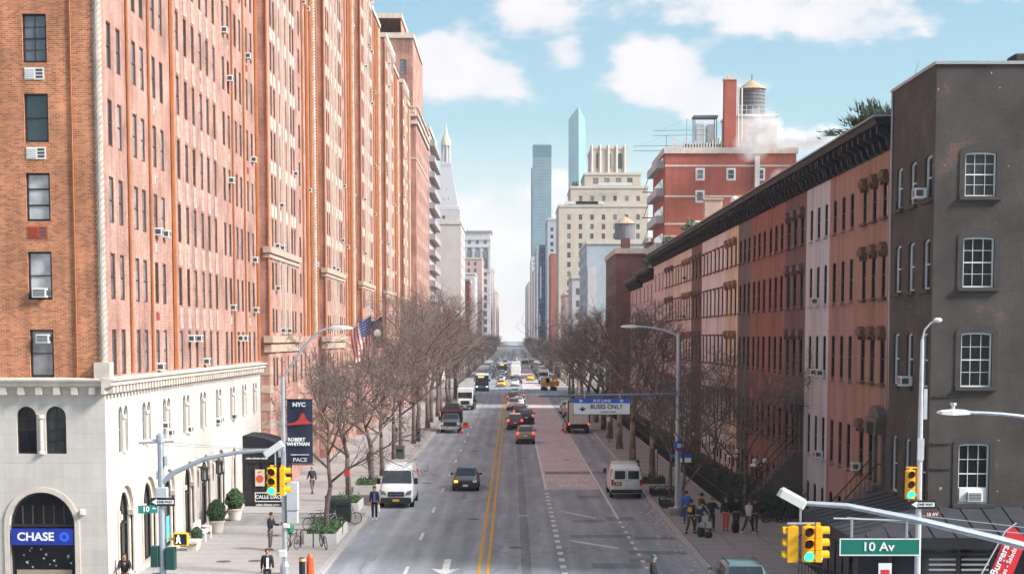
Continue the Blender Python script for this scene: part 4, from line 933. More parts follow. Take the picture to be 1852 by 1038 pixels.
def roof_bits():
    t = thing('conifer_tree', 'dark spreading conifer on the roof beside the dark corner house', 'tree', (17.3, 75.5, 19.75)); t.scale = (1.25,1.25,1.2)
    rnd = random.Random(3); tr = MB(); lf = MB()
    tr.tube([(0,0,-.2),(-.1,-.1,.6),(-.3,.2,1.4)], [.12,.1,.05], 6)
    for i in range(16):
        a = rnd.uniform(0, 2*PI); l = rnd.uniform(.8, 2.1); z = rnd.uniform(.2, 1.0); e = Vector((math.cos(a)*l, math.sin(a)*l*1.3, z+rnd.uniform(-.1,.65)))
        tr.tube([(-.1,0,z*.8), e*.6+Vector((0,0,.1)), e], [.04,.03,.01], 4)
        for j in range(85):
            q = Vector((-.1,0,z*.8)).lerp(e, rnd.uniform(.25,1.05)) + Vector((rnd.gauss(0,.16), rnd.gauss(0,.2), rnd.gauss(0,.08)))
            d = (e + Vector((rnd.gauss(0,.7), rnd.gauss(0,.7), .5+rnd.gauss(0,.4)))).normalized(); s = d.orthogonal().normalized()*.035
            lf.face([q-s, q+d*.28, q+s, q-d*.05])
    tr.obj('trunk', BARK_L, t); lf.obj('crown', LEAF_DK, t)
    for i, (y, x, h, lb) in enumerate(((143, 18.0, 2.9, 'tall cream chimney stack above the dark cornice'), (176, 17.6, 1.7, 'low cream stack among roof plants at the row end'))):
        c = thing('chimney_stack', lb, 'chimney', (x, y, 19.6)); mb = MB().bbox(-.7,.9,-.5,.5,0,h,.05); mb.obj('stack', CREAM, c); MB().box(-.8,1.0,-.6,.6,h,h+.15).obj('cap', CREAM, c)
    leafball('roof_shrub', 'green shrub beside the tall cream chimney on the roof', (19.0, 140.5, 19.7), (1.1,1.4,1.0), 420, 5, LEAF, sz=.22)
    leafball('roof_shrub', 'green shrub left of the tall cream chimney on the roof', (17.2, 151, 19.7), (1.0,1.8,.9), 420, 6, LEAF, sz=.22)
    leafball('roof_shrub', 'green shrub by the low cream stack at the row end', (17.0, 170, 19.7), (.8,1.6,.7), 380, 7, LEAF_DK, sz=.24)
    leafball('roof_shrub', 'dark shrub hanging over the lower far cornice', (16.4, 188, 18.3), (.8,2.2,.9), 380, 9, LEAF_DK, sz=.26)
    v = thing('roof_vent', 'pale metal vent stack with a cowl above the dark cornice', 'vent', (18.0, 128, 19.6))
    MB().lathe([(.22,0),(.22,1.4),(.38,1.5),(.38,1.75),(.1,1.95)], 10).obj('cowl', PALEM, v); MB().lathe([(.3,0),(.3,.5)], 8, (.7,0,0)).obj('duct', PALEM, v)
    v = thing('roof_skylight', 'low skylight box near the vent stack on the roof', 'skylight', (17.4, 132, 19.6)); MB().prism([(-1,0),(1.2,0),(1.2,.9),(-1,.35)], 0, 2.4, 'y').obj('box', PALEM, v); MB().prism([(-.9,.4),(1.1,.93),(1.1,.95),(-.9,.42)], .1, 2.3, 'y').obj('pane', PANE, v)
    for y, lb in ((93, 'small roof chimney pot above the purple brown house'), (113, 'small roof chimney pot above the grey brown house')):
        v = thing('chimney_pot', lb, 'chimney', (18, y, 19.6)); MB().bbox(-.3,.3,-.3,.3,0,.9,.03).obj('base', BRICK_DK, v); MB().lathe([(.14,.9),(.11,1.3)], 8).obj('pot', mat('clay_pot',(.4,.2,.12),.8), v)
roof_bits()

# ------------------------------------------------------------------ buildings farther off
def block(name, label, X0, X1, Y0, Y1, z1, m, west=None, side=None, frm=FR_GREY, pn=PANE_FAR, z0=0, group=None, cap=STONE, root=None, capd=.25, far=False, cat='building'):
    """One building. west = (x margin, pitch, w, h, first z, z pitch); side the same for the wall towards the street."""
    left = X1 <= 0
    if root is None: root = thing(name, label, cat, (X0, Y0, 0), group=group)
    w_, L = X1-X0, Y1-Y0; ox = X0-root.location.x; oy = Y0-root.location.y
    FW = frame(ox, oy, 0); FSd = frame(ox+w_, oy, PI/2) if left else frame(ox, oy+L, -PI/2); rs = PI/2 if left else -PI/2
    def grid(spec, length):
        if not spec: return []
        mg, pt, ww, hh, zs, zp = spec; n = int((length-2*mg+pt-ww)/pt+1e-6); k = int((z1-.8-hh-zs)/zp)+1
        off = (length-(n-1)*pt-ww)/2
        return [(off+i*pt, off+i*pt+ww, zs+j*zp, zs+j*zp+hh) for j in range(max(k,0)) for i in range(max(n,0))]
    gw, gs = grid(west, w_), grid(side, L)
    mb = MB(); mb.M = FW; wall(mb, 0, w_, z0, z1, gw, depth=.18); mb.M = FSd; wall(mb, 0, L, z0, z1, gs, depth=.18); mb.M = None
    a, b, c, d = ox, ox+w_, oy, oy+L
    mb.face([(a,c,z1),(b,c,z1),(b,d,z1),(a,d,z1)]); mb.face([(a,d,z0),(a,d,z1),(b,d,z1),(b,d,z0)])
    xx = a if left else b; mb.face([(xx,c,z0),(xx,c,z1),(xx,d,z1),(xx,d,z0)])
    mb.obj('wall', m, root, uv=True)
    if far:
        for g, F in ((gw, FW), (gs, FSd)):
            if not g: continue
            q = MB(); q.M = F
            for o in g: q.box(o[0],o[1],.1,.14,o[2],o[3]); q.box(o[0],o[1],.06,.1,(o[2]+o[3])/2-.04,(o[2]+o[3])/2+.04)
            stuff(q.obj('window_panes', pn, root))
    else:
        for o in gw: put_window(root, FW, 0, o, frm, pn, 'dh', split=False)
        for o in gs: put_window(root, FSd, rs, o, frm, pn, 'dh', split=False)
    if cap:
        q = MB(); q.box(a-capd,b+capd,c-capd,c+.3,z1-.5,z1+.35); s = (b, b+capd) if left else (a-capd, a); q.box(s[0],s[1],c+.3,d,z1-.5,z1+.35); q.obj('coping', cap, root)
    return root
TANB = brick_mat('tan_brick', (.53,.45,.36), (.48,.40,.31), (.52,.45,.38), stain=.12)
GREYB = mat('grey_blue_render', (.36,.40,.44), .8, var=.12, scale=.3)
BEIGE = mat('beige_render', (.50,.44,.40), .8, var=.1, scale=.2)
WHITEST = mat('white_stone', (.50,.47,.48), .8, var=.12, scale=.3)
PINKST = mat('pink_stone', (.52,.36,.32), .8, var=.12, scale=.3)

def red_block():
    r = block('red_brick_building', 'red brick building with white bands and a wooden water tank on its roof', 22.4, 41.5, 232, 252, 37.4, BRICK_RED, None, None, cap=STONE)
    for z in (18.5, 22.6, 26.6, 30.6, 35.0): MB().box(-.08,19.15,-.08,0,z,z+.25).obj('stone_band', STONE, r)
    F = frame(0,0,0)
    for x, z in ((4.6,33.2),(9.1,33.2),(13.4,33.2),(4.6,30.0),(4.6,25.6)):
        o = (x, x+.95, z, z+1.4); MB().box(x-.2,x+1.15,-.06,-.01,z-.2,z+1.6).obj('window_surround', FR_WHITE, r); w = put_window(r, F, 0, (x+.0,x+.95,z,z+1.4), FR_WHITE, PANE_FAR, 'dh', y=-.24, split=False)
    for i in range(5):
        z = 19+i*4.0
        b = MB(); b.box(-1.1,0,2,18,z,z+.14); b.box(-1.15,-1.08,2,18,z+.14,z+1.1); b.box(-1.08,0,1.95,2.03,z+.14,z+1.1); b.obj('balcony', mat('balcony_grey',(.44,.46,.5),.6), r)
        MB().box(-.05,-.01,3,17,z+.3,z+2.6).obj('balcony_window', PANE_FAR, r)
    f = MB()
    for i in range(4):
        z = 21+i*4.0; f.box(-1.8,-.1,18.6,19.6,z,z+.08); f.tube([(-1.6,18.8,z),(-.3,18.8,z+4)], .06, 4)
    f.obj('fire_escape', IRON, r)
    MB().box(13.0,13.7,-.55,-.02,29.5,36.5).obj('flue', PALEM, r)
    rr = thing('roof_bulkhead', 'pale roof bulkhead under the wooden water tank on the red brick building', 'bulkhead', (32.0, 236, 37.4))
    MB().box(0,7.3,0,7,0,5.4).obj('wall', BEIGE, rr); MB().box(-.2,7.5,-.2,7.2,5.4,5.7).obj('slab', PALEM, rr)
    rl = MB()
    for i in range(9): rl.box(-.1+i*.93,-.04+i*.93,-.1,-.04,5.7,7.0)
    for z in (6.3, 6.95): rl.box(-.1,7.4,-.1,-.04,z,z+.06)
    rl.obj('railing', PALEM, rr)
    ch = thing('brick_chimney', 'tall square red brick chimney beside the wooden water tank', 'chimney', (31.2, 234, 37.4)); MB().box(0,1.75,0,1.75,0,10.4).obj('stack', BRICK_RED, ch, uv=True); MB().box(-.1,1.85,-.1,1.85,10.4,10.7).box(.5,1.2,.5,1.2,10.7,11.2).obj('cap', STONE, ch)
    MB().tube([(2.1,.5,0),(2.1,.5,9.5)], .12, 6).tube([(2.6,.5,0),(2.6,.5,9.3)], .12, 6).obj('flue_pipe', PALEM, ch)
    water_tank('wooden water tank with a pale cone roof on the red brick building', (36.0, 239.5, 43.1), 1.95, 4.1, mat('weathered_wood',(.17,.16,.17),.85,var=.35,scale=2,stretch=(6,6,.4)))
    ct = thing('cooling_tower', 'grey steel cooling tower frame on the red brick building roof', 'cooling tower', (27.0, 235, 37.5))
    c = MB()
    for x in (0,3.2):
        for y in (0,2.4): c.box(x-.06,x+.06,y-.06,y+.06,0,5.2)
    c.box(-.2,3.4,-.2,2.6,5.0,5.3); c.box(-1.5,4.6,-.3,2.6,.9,1.1); c.obj('steel_frame', mat('blue_grey_steel',(.14,.2,.25),.5,.4), ct)
    MB().bbox(.2,1.4,.3,2.1,1.1,4.0,.1).bbox(1.8,3.0,.3,2.1,1.1,4.0,.1).obj('fan_unit', PALEM, ct)
    rnd = random.Random(2); p = MB()
    for i in range(26):
        x = -3.4+i*.42; p.box(x,x+.22,-.6,-.3,0,.8+rnd.random()*1.2)
    p.obj('pipework', PALEM, ct)
    for x, y, z, lb in ((25.6,233,37.4,'tall roof aerial at the left end of the red brick building'),(23.3,240,36.0,'lower roof aerial behind the balconies of the red brick building')):
        a = thing('roof_aerial', lb, 'aerial', (x,y,z)); m = MB(); m.tube([(0,0,0),(0,0,4.6)], .07, 5); m.tube([(-5,0,2.9),(3.2,0,3.0)], .06, 4); m.tube([(-5,0,2.2),(3.0,0,2.3)], .06, 4); m.tube([(0,0,4.6),(3.2,0,3.0)], .02, 3); m.tube([(0,0,4.6),(-4,0,2.9)], .02, 3); m.obj('mast', mat('aerial_grey',(.28,.3,.33),.5,.4), a)
def water_tank(label, loc, r, h, m):
    t = thing('water_tank', label, 'water tank', loc)
    MB().lathe([(r,.0),(r*1.01,h*.5),(r*.98,h)], 20).obj('barrel', m, t)
    MB().lathe([(r*1.12,h),(r*.5,h+r*.45),(.12,h+r*.75)], 20).obj('roof', mat('pale_shingle',(.38,.28,.19),.85,var=.2), t)
    hp = MB()
    for i in range(7): hp.lathe([(r*1.015,.3+i*h/7.5),(r*1.03,.34+i*h/7.5),(r*1.015,.38+i*h/7.5)], 20, cap=False)
    hp.obj('hoop', IRON, t); MB().lathe([(.08,h+r*.72),(.05,h+r*1.15)], 6).obj('finial', IRON, t)
    return t
red_block()
water_tank('distant grey water tank in front of the tan building', (33.5, 470, 38.5), 3.0, 5.2, mat('weathered_wood',(0,0,0)))
block('grey_building', 'grey building carrying the distant water tank', 28, 46, 466, 490, 38.4, GREYB, (2,4,1.4,1.8,6,4), None)

def tan_tower():
    r = block('tan_stepped_building', 'tan brick stepped apartment building with a crenellated tower top', 16.7, 48.5, 565, 600, 57, TANB, (2,4.1,1.3,1.9,5,3.35), (2,5,1.3,1.9,5,3.35))
    def up(x0, x1, y0, a, b, spec): block('x','x',x0,x1,565+y0,598,b,TANB,spec,None,z0=a,root=r)
    up(21,48.5,1.5,57.3,63.6,(1.5,4.1,1.3,1.9,58.6,3.35)); up(26,46,3,63.9,68.5,(1.5,4.1,2.0,2.2,64.8,3.35)); 
    up(28.6,41.2,6,68.8,78.0,None)
    for i in range(3):
        x = 30.3-16.7+i*3.9; o = (x,x+1.4,70.5,76.0,.7); link('tower_window', win_mesh(1.4,5.5,FR_DARK,PANE_FAR,'dh',.7), r, (x,5.8,70.5))
    for i in range(5):
        x = 28.6-16.7+i*2.95; MB().lathe([(.55,67),(.55,78.2),(.4,78.8),(.15,79.1)], 8, (x,6,0)).obj('turret_pier', TANB, r)
    for x, w, z in ((2,14,57),(14,12,63.6),(6,8,57)): MB().box(x,x+w,-.4,-.3,z+.4,z+1.4).obj('terrace_rail', PALEM, r)
    for x, z in ((5.5,63.8),(6.6,63.8)): MB().blob((x,3,z+.9),(.7,.7,1.1),8,6,.3,random.Random(1)).obj('terrace_shrub', LEAF_DK, r)
tan_tower()
def metlife():
    r = thing('clock_tower', 'white stone tower with a pyramid roof and gold cupola, far off', 'tower', (-64, 1530, 0)); S_ = WHITEST
    mb = MB(); mb.box(-12,12,0,24,0,133); mb.obj('shaft', S_, r)
    MB().box(-13,13,-1,25,133,136).box(-12.5,12.5,-.5,24.5,118,119.5).obj('cornice', S_, r)
    py = MB(); py.M = Matrix.Translation((0,12,0)) @ Matrix.Rotation(PI/4, 4, 'Z'); py.lathe([(16.5,136),(15.8,140),(7.6,174),(7.6,177)], 4); py.obj('pyramid_roof', mat('roof_pale',(.40,.38,.41),.7), r)
    py = MB(); py.M = Matrix.Translation((0,12,0)) @ Matrix.Rotation(PI/4, 4, 'Z'); py.lathe([(7.4,177.05),(7.4,179)], 4); py.obj('platform', S_, r)
    for i in range(8):
        a = i*PI/4+.2; MB().lathe([(.9,179),(.8,194),(1.1,195)], 6, (4*math.cos(a),12+4*math.sin(a),0)).obj('column', S_, r)
    MB().lathe([(2.2,179),(2.2,195)], 8, (0,12,0)).obj('lantern_core', mat('lantern_grey',(.34,.34,.38),.7), r)
    MB().lathe([(5.2,195),(5.0,197.5),(4.2,201),(2.2,205),(1.5,208),(1.4,210),(.5,213),(.3,218)], 12, (0,12,0)).obj('gold_cupola', mat('gold',(.62,.50,.32),.5,.1,var=.1), r)
    for j in range(16):
        for i in range(3): MB().box(-7+i*6,-5+i*6,-.05,.1,60+j*4.5,62.5+j*4.5).obj('window', PANE_FAR, r)
    for i in range(6): MB().box(-10+i*3.7,-8.4+i*3.7,-.1,.1,121,130).obj('loggia_opening', mat('lantern_grey',(0,0,0)), r)
    for k in range(3):
        for i in range(3-k): MB().box(-5+k*2.2+i*4.4-.6,-5+k*2.2+i*4.4+.6,1.0+k*1.8,3.2+k*1.8,142+k*9,145+k*9).obj('dormer', S_, r)
metlife()
def glass_towers():
    g1 = mat('blue_glass', (.10,.20,.25), .12, var=.3, scale=.08, spec=.8); fin = mat('grey_fin', (.16,.23,.26), .4, .3)
    r = thing('glass_tower', 'slim dark blue glass tower closing the street on its right side', 'tower', (20.3, 1560, 0))
    mb = MB(); mb.box(0,18.4,0,18,0,198); mb.box(-1.6,.0,2,16,0,176); mb.obj('curtain_wall', g1, r)
    f = MB()
    for i in range(60): f.box(-.1,18.5,-.12,0,6+i*3.25,6.5+i*3.25)
    stuff(f.obj('floor_bands', fin, r)); MB().box(-.1,18.5,-.2,-.12,186,197.5).obj('crown_screen', mat('teal_glass',(.03,.11,.15),.2), r)
    for i in range(7): MB().box(1+i*2.6,1.4+i*2.6,2,2.4,198,199.5+(i%3)*.8).obj('roof_mast', fin, r)
    for j in range(5): MB().box(-1.65,-1.5,3,14,40+j*26,52+j*26).obj('pale_panel', mat('pale_panel',(.6,.62,.62),.5), r)
    r = thing('faceted_glass_tower', 'tallest pale blue glass tower with a slanted top, behind the tan building', 'tower', (57.5, 1600, 0))
    mb = MB(); P0 = [(0,0),(11,-3),(17,6),(4,14)]; zt = [228,241,229,226]; P1 = [(-.8,0),(9.2,-3),(16.5,6),(4,14)]
    A = [mb.P((x,y,0)) for x, y in P0]; B = [mb.P((P1[i][0],P1[i][1],zt[i])) for i in range(4)]
    for i in range(4): mb.idx([A[i],A[(i+1)%4],B[(i+1)%4],B[i]])
    mb.idx(B); mb.obj('curtain_wall', mat('pale_blue_glass',(.20,.34,.40),.1,var=.12,scale=.05,spec=.8), r)
    f = MB()
    for j in range(56):
        z = 6+j*4; t = z/230; f.face([(P0[0][0]*(1-t)+P1[0][0]*t,-.05,z),(P0[1][0]*(1-t)+P1[1][0]*t,-3.06,z),(P0[1][0]*(1-t)+P1[1][0]*t,-3.06,z+.5),(P0[0][0]*(1-t)+P1[0][0]*t,-.05,z+.5)])
    stuff(f.obj('floor_bands', mat('pale_band',(.2,.34,.4),.4), r))
glass_towers()

def balcony_block():
    r = block('balcony_apartment_building', 'grey pink apartment building with stacked balconies past the brick terrace', -32, -16.6, 318, 346, 52, PINKST, (1,4,1.5,1.6,6,2.9), (1.5,3.4,1.4,1.7,6,2.9), far=False)
    for i in range(15):
        z = 5+i*3.1
        b = MB(); b.box(15.4,16.5,.2,27.5,z,z+.2); b.box(16.42,16.5,.2,27.5,z+.2,z+1.15); b.box(15.4,16.5,.2,.3,z+.2,z+1.15); b.obj('balcony', mat('balcony_pale',(.34,.31,.315),.6), r)
balcony_block()
GP = 'far buildings lining the street'
def B(*a, **k): return block(*a, **k)
B('low_building', 'low stone building between the balcony block and the beige tower', -34, -16.4, 352, 400, 17, WHITEST, (1,3,1.2,1.7,4,3.4), (1,3,1.2,1.7,4,3.4), group=GP, far=True)
B('low_building', 'low red brick building in front of the beige tower', -34, -16.4, 402, 498, 18, BRICK_RED, (1,3,1.2,1.7,4,3.4), (1,3,1.2,1.7,4,3.4), group=GP, far=True)
r_ = B('beige_building', 'blank walled beige building with an orange lit side, left of the street gap', -32, -16.2, 502, 545, 46.4, BEIGE, None, (1.5,3.5,1.4,1.9,5,3.4), group=GP, far=True)
B('x', 'x', -27, -16.4, 503, 530, 50.5, WHITEST, (4.5,3,1,1,47.6,3), None, z0=46.8, root=r_, cap=None)
B('brick_building', 'narrow red brick building right of the beige building', -27, -16.4, 600, 640, 32, BRICK_RED, (1,3,1.2,1.7,4,3.4), (1,3,1.2,1.7,4,3.4), group=GP, far=True)
B('grey_building', 'grey flat building left of the street gap', -33, -16.2, 690, 740, 38, WHITEST, (1.5,3.4,1.4,1.9,5,3.6), (1.5,3.4,1.4,1.9,5,3.6), group=GP, far=True)
B('pink_building', 'pink brick building stepping down to the street gap', -30, -16.0, 840, 900, 52, PINKST, (1.5,3.4,1.4,1.9,5,3.6), (1.5,3.4,1.4,1.9,5,3.6), group=GP, far=True)
cl = B('classical_building', 'pale stone office building with tall arched top windows left of the gap', -36, -16.2, 1190, 1235, 90, WHITEST, (2,6,2.4,4,8,6), (2,6,2.4,4,8,6), group=GP, far=True, capd=1.2)
for i in range(3):
    for z in (62, 69.5): link('arched_window', win_mesh(3.2,6.2,FR_DARK,PANE_FAR,'dh',1.6 if z > 65 else 0), cl, (2.3+i*6,-.35,z))
for z in (59, 77.5, 83): MB().box(-.5,20.4,-.6,-.2,z,z+.8).obj('stone_belt', WHITEST, cl)
for i in range(4): MB().box(.2+i*6,1.6+i*6,-.5,-.2,61,77).obj('pilaster', WHITEST, cl)
for (a, b, z, w, m, lb) in ((1290,1360,66,18,PINKST,'pink far building just left of the street gap'),(1420,1500,70,16,WHITEST,'pale far building edging the left of the gap'),(1560,1700,56,16,BEIGE,'beige far building at the left of the vanishing point'),(1750,1950,60,16,PINKST,'hazy last building on the left of the gap')):
    B('far_building', lb, -16-w, -16, a, b, z, m, (1.5,3.4,1.4,1.9,5,3.6), (2,6,2,2,5,4), group=GP, far=True)
dk = B('dark_brick_building', 'dark red brick building beyond the end of the town houses', 17.0, 40, 258, 286, 24.3, BRICK_DK, (3,4,1.2,1.8,5,3.5), (2,3.5,1.2,1.8,5,3.5), group=GP)
for i in range(4): MB().box(1+i*5,2.4+i*5,2,4,24.3,26.4).obj('chimney', BRICK_DK, dk, uv=True)
B('brick_annex', 'taller brick wing behind the dark red brick building', 25, 42, 288, 300, 28, BRICK_DK, (3,4,1.2,1.8,5,3.5), None, group=GP)
gb = B('grey_blue_building', 'blank grey blue building between the tan tower and the dark brick', 18, 34, 380, 420, 33, GREYB, None, (2,3.5,1.3,1.8,5,3.5), group=GP)
MB().box(.2,2.2,-.15,-.02,4,27).obj('pale_strip', WHITEST, gb)
B('white_building', 'narrow white building left of the grey blue one', 16.8, 22, 440, 470, 27, WHITEST, (1,2.2,1,1.8,5,3.4), (2,3.5,1.3,1.8,5,3.5), group=GP, far=True)
B('pale_building', 'small pale building at the foot of the tan tower', 16.8, 24, 500, 540, 24, PINKST, (1,2.2,1,1.8,5,3.4), (2,3.5,1.3,1.8,5,3.5), group=GP, far=True)
B('red_shaft_building', 'red brick building right of the blue netted scaffold', 17, 27, 690, 730, 47, BRICK_RED, None, (2,3.5,1.3,1.8,5,3.5), group=GP, far=True)
B('grey_shaft_building', 'grey building above the red one right of the street gap', 16.8, 30, 750, 800, 66, GREYB, (1,3,1.4,1.8,50,3.4), (2,3.5,1.3,1.8,5,3.5), group=GP, far=True)
nb = thing('netted_scaffold', 'dark blue netted scaffold tower on the right edge of the street gap', 'scaffold', (14.0, 805, 0))
MB().box(0,3.0,0,34,4,57).obj('netting', mat('blue_net',(.012,.03,.12),.7,var=.45,scale=.15), nb)
for i in range(14): MB().box(-.1,3.1,-.1,34,4+i*4,4.18+i*4).obj('deck', mat('scaffold_grey',(.25,.3,.36),.5), nb)
for i in range(4): MB().box(.2+i*.9,.3+i*.9,-.2,-.1,4,58).obj('standard', mat('scaffold_grey',(0,0,0)), nb)
MB().box(.3,.9,-.25,-.2,30,46).box(.0,.5,-.25,-.2,16,22).obj('white_banner', WHITE, nb)
for (a, b, z, w, m, lb) in ((850,910,55,20,PINKST,'pink far building behind the blue netted scaffold'),(930,1010,62,18,WHITEST,'pale far building right of the gap behind the scaffold'),(1060,1150,70,18,GREYB,'grey far building right of the gap'),(1200,1300,62,18,PINKST,'pinkish far building right of the gap'),(1340,1450,78,18,WHITEST,'whitish far building in front of the slim glass tower'),(1600,1750,66,18,BEIGE,'beige hazy building beyond the glass tower'),(1800,1980,70,18,GREYB,'hazy last building on the right of the gap')):
    B('far_building', lb, 16.6, 16.6+w, a, b, z, m, (1.5,3.4,1.4,1.9,5,3.6), (2,6,2,2,5,4), group=GP, far=True)
# ------------------------------------------------------------------ ground, road, pavements
def asphalt(name, ca, cb):
    if name in MATS: return MATS[name]
    m = bpy.data.materials.new(name); m.use_nodes = True; nt = m.node_tree; N = nt.nodes; L = nt.links; b = N['Principled BSDF']
    b.inputs['Roughness'].default_value = .82; b.inputs['Specular IOR Level'].default_value = .35
    tc = N.new('ShaderNodeTexCoord')
    def nz(sc, det, st=(1,1,1), ro=.65):
        mp = N.new('ShaderNodeMapping'); mp.inputs['Scale'].default_value = st; L.new(tc.outputs['Object'], mp.inputs[0])
        n = N.new('ShaderNodeTexNoise'); n.inputs['Scale'].default_value = sc; n.inputs['Detail'].default_value = det; n.inputs['Roughness'].default_value = ro; L.new(mp.outputs[0], n.inputs['Vector']); return n.outputs[0]
    def rg(s, a, c, d, e):
        n = N.new('ShaderNodeMapRange'); n.inputs[1].default_value = a; n.inputs[2].default_value = c; n.inputs[3].default_value = d; n.inputs[4].default_value = e; L.new(s, n.inputs[0]); return n.outputs[0]
    mx = N.new('ShaderNodeMix'); mx.data_type = 'RGBA'; mx.inputs['A'].default_value = (*ca,1); mx.inputs['B'].default_value = (*cb,1)
    L.new(rg(nz(.8, 7, (1.3,.06,1)), .38, .62, 0, 1), mx.inputs['Factor'])
    ml = N.new('ShaderNodeMath'); ml.operation = 'MULTIPLY'; L.new(rg(nz(.3, 7, (1.6,.35,1), .72), .3, .7, .74, 1.2), ml.inputs[0]); L.new(rg(nz(45, 3), .3, .7, .86, 1.14), ml.inputs[1])
    m3 = N.new('ShaderNodeMath'); m3.operation = 'MULTIPLY'; L.new(ml.outputs[0], m3.inputs[0])
    # sealed cracks
    wv = N.new('ShaderNodeTexWave'); wv.inputs['Scale'].default_value = .28; wv.inputs['Distortion'].default_value = 1.2; wv.inputs['Detail'].default_value = 3; wv.inputs['Detail Scale'].default_value = .4; L.new(tc.outputs['Object'], wv.inputs['Vector'])
    mw = N.new('ShaderNodeMath'); mw.operation = 'MULTIPLY'; L.new(m3.outputs[0], mw.inputs[0]); L.new(rg(wv.outputs['Fac'], 0, 1, .9, 1.06), mw.inputs[1])
    vo = N.new('ShaderNodeTexVoronoi'); vo.feature = 'DISTANCE_TO_EDGE'; vo.inputs['Scale'].default_value = .16
    wp = N.new('ShaderNodeVectorMath'); wp.operation = 'ADD'; nn = N.new('ShaderNodeTexNoise'); nn.inputs['Scale'].default_value = .7; nn.inputs['Detail'].default_value = 4; L.new(tc.outputs['Object'], nn.inputs['Vector'])
    L.new(tc.outputs['Object'], wp.inputs[0]); L.new(nn.outputs['Color'], wp.inputs[1]); L.new(wp.outputs[0], vo.inputs['Vector'])
    L.new(rg(vo.outputs['Distance'], .0, .012, .72, 1), m3.inputs[1])
    hs = N.new('ShaderNodeHueSaturation'); L.new(mx.outputs['Result'], hs.inputs['Color']); L.new(mw.outputs[0], hs.inputs['Value']); L.new(hs.outputs[0], b.inputs['Base Color'])
    bp = N.new('ShaderNodeBump'); bp.inputs['Strength'].default_value = .3; bp.inputs['Distance'].default_value = .01; L.new(nz(60, 2), bp.inputs['Height']); L.new(bp.outputs[0], b.inputs['Normal'])
    MATS[name] = m; return m
ASPH = asphalt('asphalt', (.23,.245,.28), (.305,.318,.35)); ASPH_DK = asphalt('asphalt_patch', (.15,.158,.176), (.195,.203,.222))
BUSRED = two_tone('bus_lane_red', (.58,.45,.46), (.46,.385,.40), .6, .4, .62, stretch=(1.5,.3,1), fine=.14)
LINE = two_tone('road_white', (.60,.60,.60), (.32,.325,.33), 2.2, .52, .68, fine=.12); LINE_Y = two_tone('road_yellow', (.62,.33,.045), (.36,.24,.10), 1.6, .52, .7, fine=.12)
KX0, KX1 = -8.1, 8.5
def sheet(name, x0, x1, y0, y1, z, m, parent=None): return MB().face([(x0,y0,z),(x1,y0,z),(x1,y1,z),(x0,y1,z)]).obj(name, m, parent)
struct(sheet('ground', -850, 850, -50, 3900, -.03, mat('city_ground', (.14,.135,.135), .9, var=.2, scale=.05)))
road = struct(sheet('road', KX0, KX1, 56.5, 3850, 0, ASPH))
for i, (a, b, nm) in enumerate(((31, 56.5, 'avenue_road'), (288, 310, 'cross_avenue_road'), (562, 584, 'far_avenue_road'))): struct(sheet(nm, -400, 400, a, b, -.004 if i else 0, ASPH))
def mark(name, x0, x1, y0, y1, m=LINE, z=.008): return sheet(name, x0, x1, y0, y1, z, m, road)
sheet('bus_lane', 2.42, 5.88, 105.3, 287, .004, BUSRED, road); sheet('bus_lane', 2.42, 5.88, 314, 560, .004, BUSRED, road); sheet('bus_lane', 2.42, 5.88, 586, 900, .004, BUSRED, road)
for a, b in ((105,287),(314,560)):
    mark('lane_line', 2.2, 2.4, a, b); mark('lane_line', 5.92, 6.06, a if a > 200 else 88, b)
for i in range(21): mark('lane_dash', 2.16, 2.42, 58+i*2.2, 59.0+i*2.2)
for i in range(14): mark('lane_dash', 5.9, 6.08, 58+i*2.15, 58.8+i*2.15)
for x in (-1.46, -1.06): mark('centre_line', x-.075, x+.075, 57, 282, LINE_Y); mark('centre_line', x-.075, x+.075, 318, 558, LINE_Y)
for i in range(18): mark('lane_dash', -4.72, -4.57, 66.6+i*12.3, 69.6+i*12.3)
for i in range(15): mark('crossing_bar', -7.7+i*1.1, -7.15+i*1.1, 283.5, 286.8); mark('crossing_bar', -7.7+i*1.1, -7.15+i*1.1, 311.5, 314)
mark('stop_line', -1, 6, 281, 281.6)
a = MB(); z = .008
a.face([(-3.1,68.6,z),(-2.78,68.6,z),(-2.78,72.0,z),(-3.1,72.0,z)]); a.face([(-2.94,66.9,z),(-2.3,69.0,z),(-2.78,68.62,z),(-3.1,68.62,z),(-3.58,69.0,z)]); a.obj('lane_arrow', LINE, road)
for pts in ([(2.85,92.2),(3.2,91.2),(4.75,88.1),(4.75,88.6),(3.5,91.2)], [(2.8,79.0),(3.3,77.8),(5.15,75.4),(5.15,75.9),(3.6,78.0)]):
    MB().face([(p[0],p[1],z) for p in pts]).obj('lane_arrow', LINE, road)
for y in (118, 89.5): mark('tick_mark', .35, .95, y, y+.3)
for nm, y0 in (('ONLY', 112.2), ('BUS', 108.0), ('LANE', 186), ('BUS', 180)):
    me = text_mesh(nm, 1.0, LINE, .012, .001).copy(); me.transform(Matrix.Rotation(-PI/2, 4, 'X')); link('road_lettering', me, road, (4.15, y0, .009), 0, (1.08, 3.1, 1))
rnd = random.Random(11)
for x0, x1, y0, y1 in ((.42,.88,57,150),(3.0,6.2,79.6,81.0),(6.2,8.3,78.9,80.2),(3.4,5.2,86.4,87.6),(5.3,6.9,87.2,89.0),(3.6,5.8,69.0,70.6),(5.4,6.5,70.8,72.2),(5.6,8.3,73.5,74.8),(2.5,8.2,117,119.6),(-4.2,-3.2,120,123),(-3.2,-2.9,99,103),(4.2,5.6,99.5,101.0)):
    sheet('asphalt_patch', x0, x1, y0, y1, .0045, ASPH_DK, road)
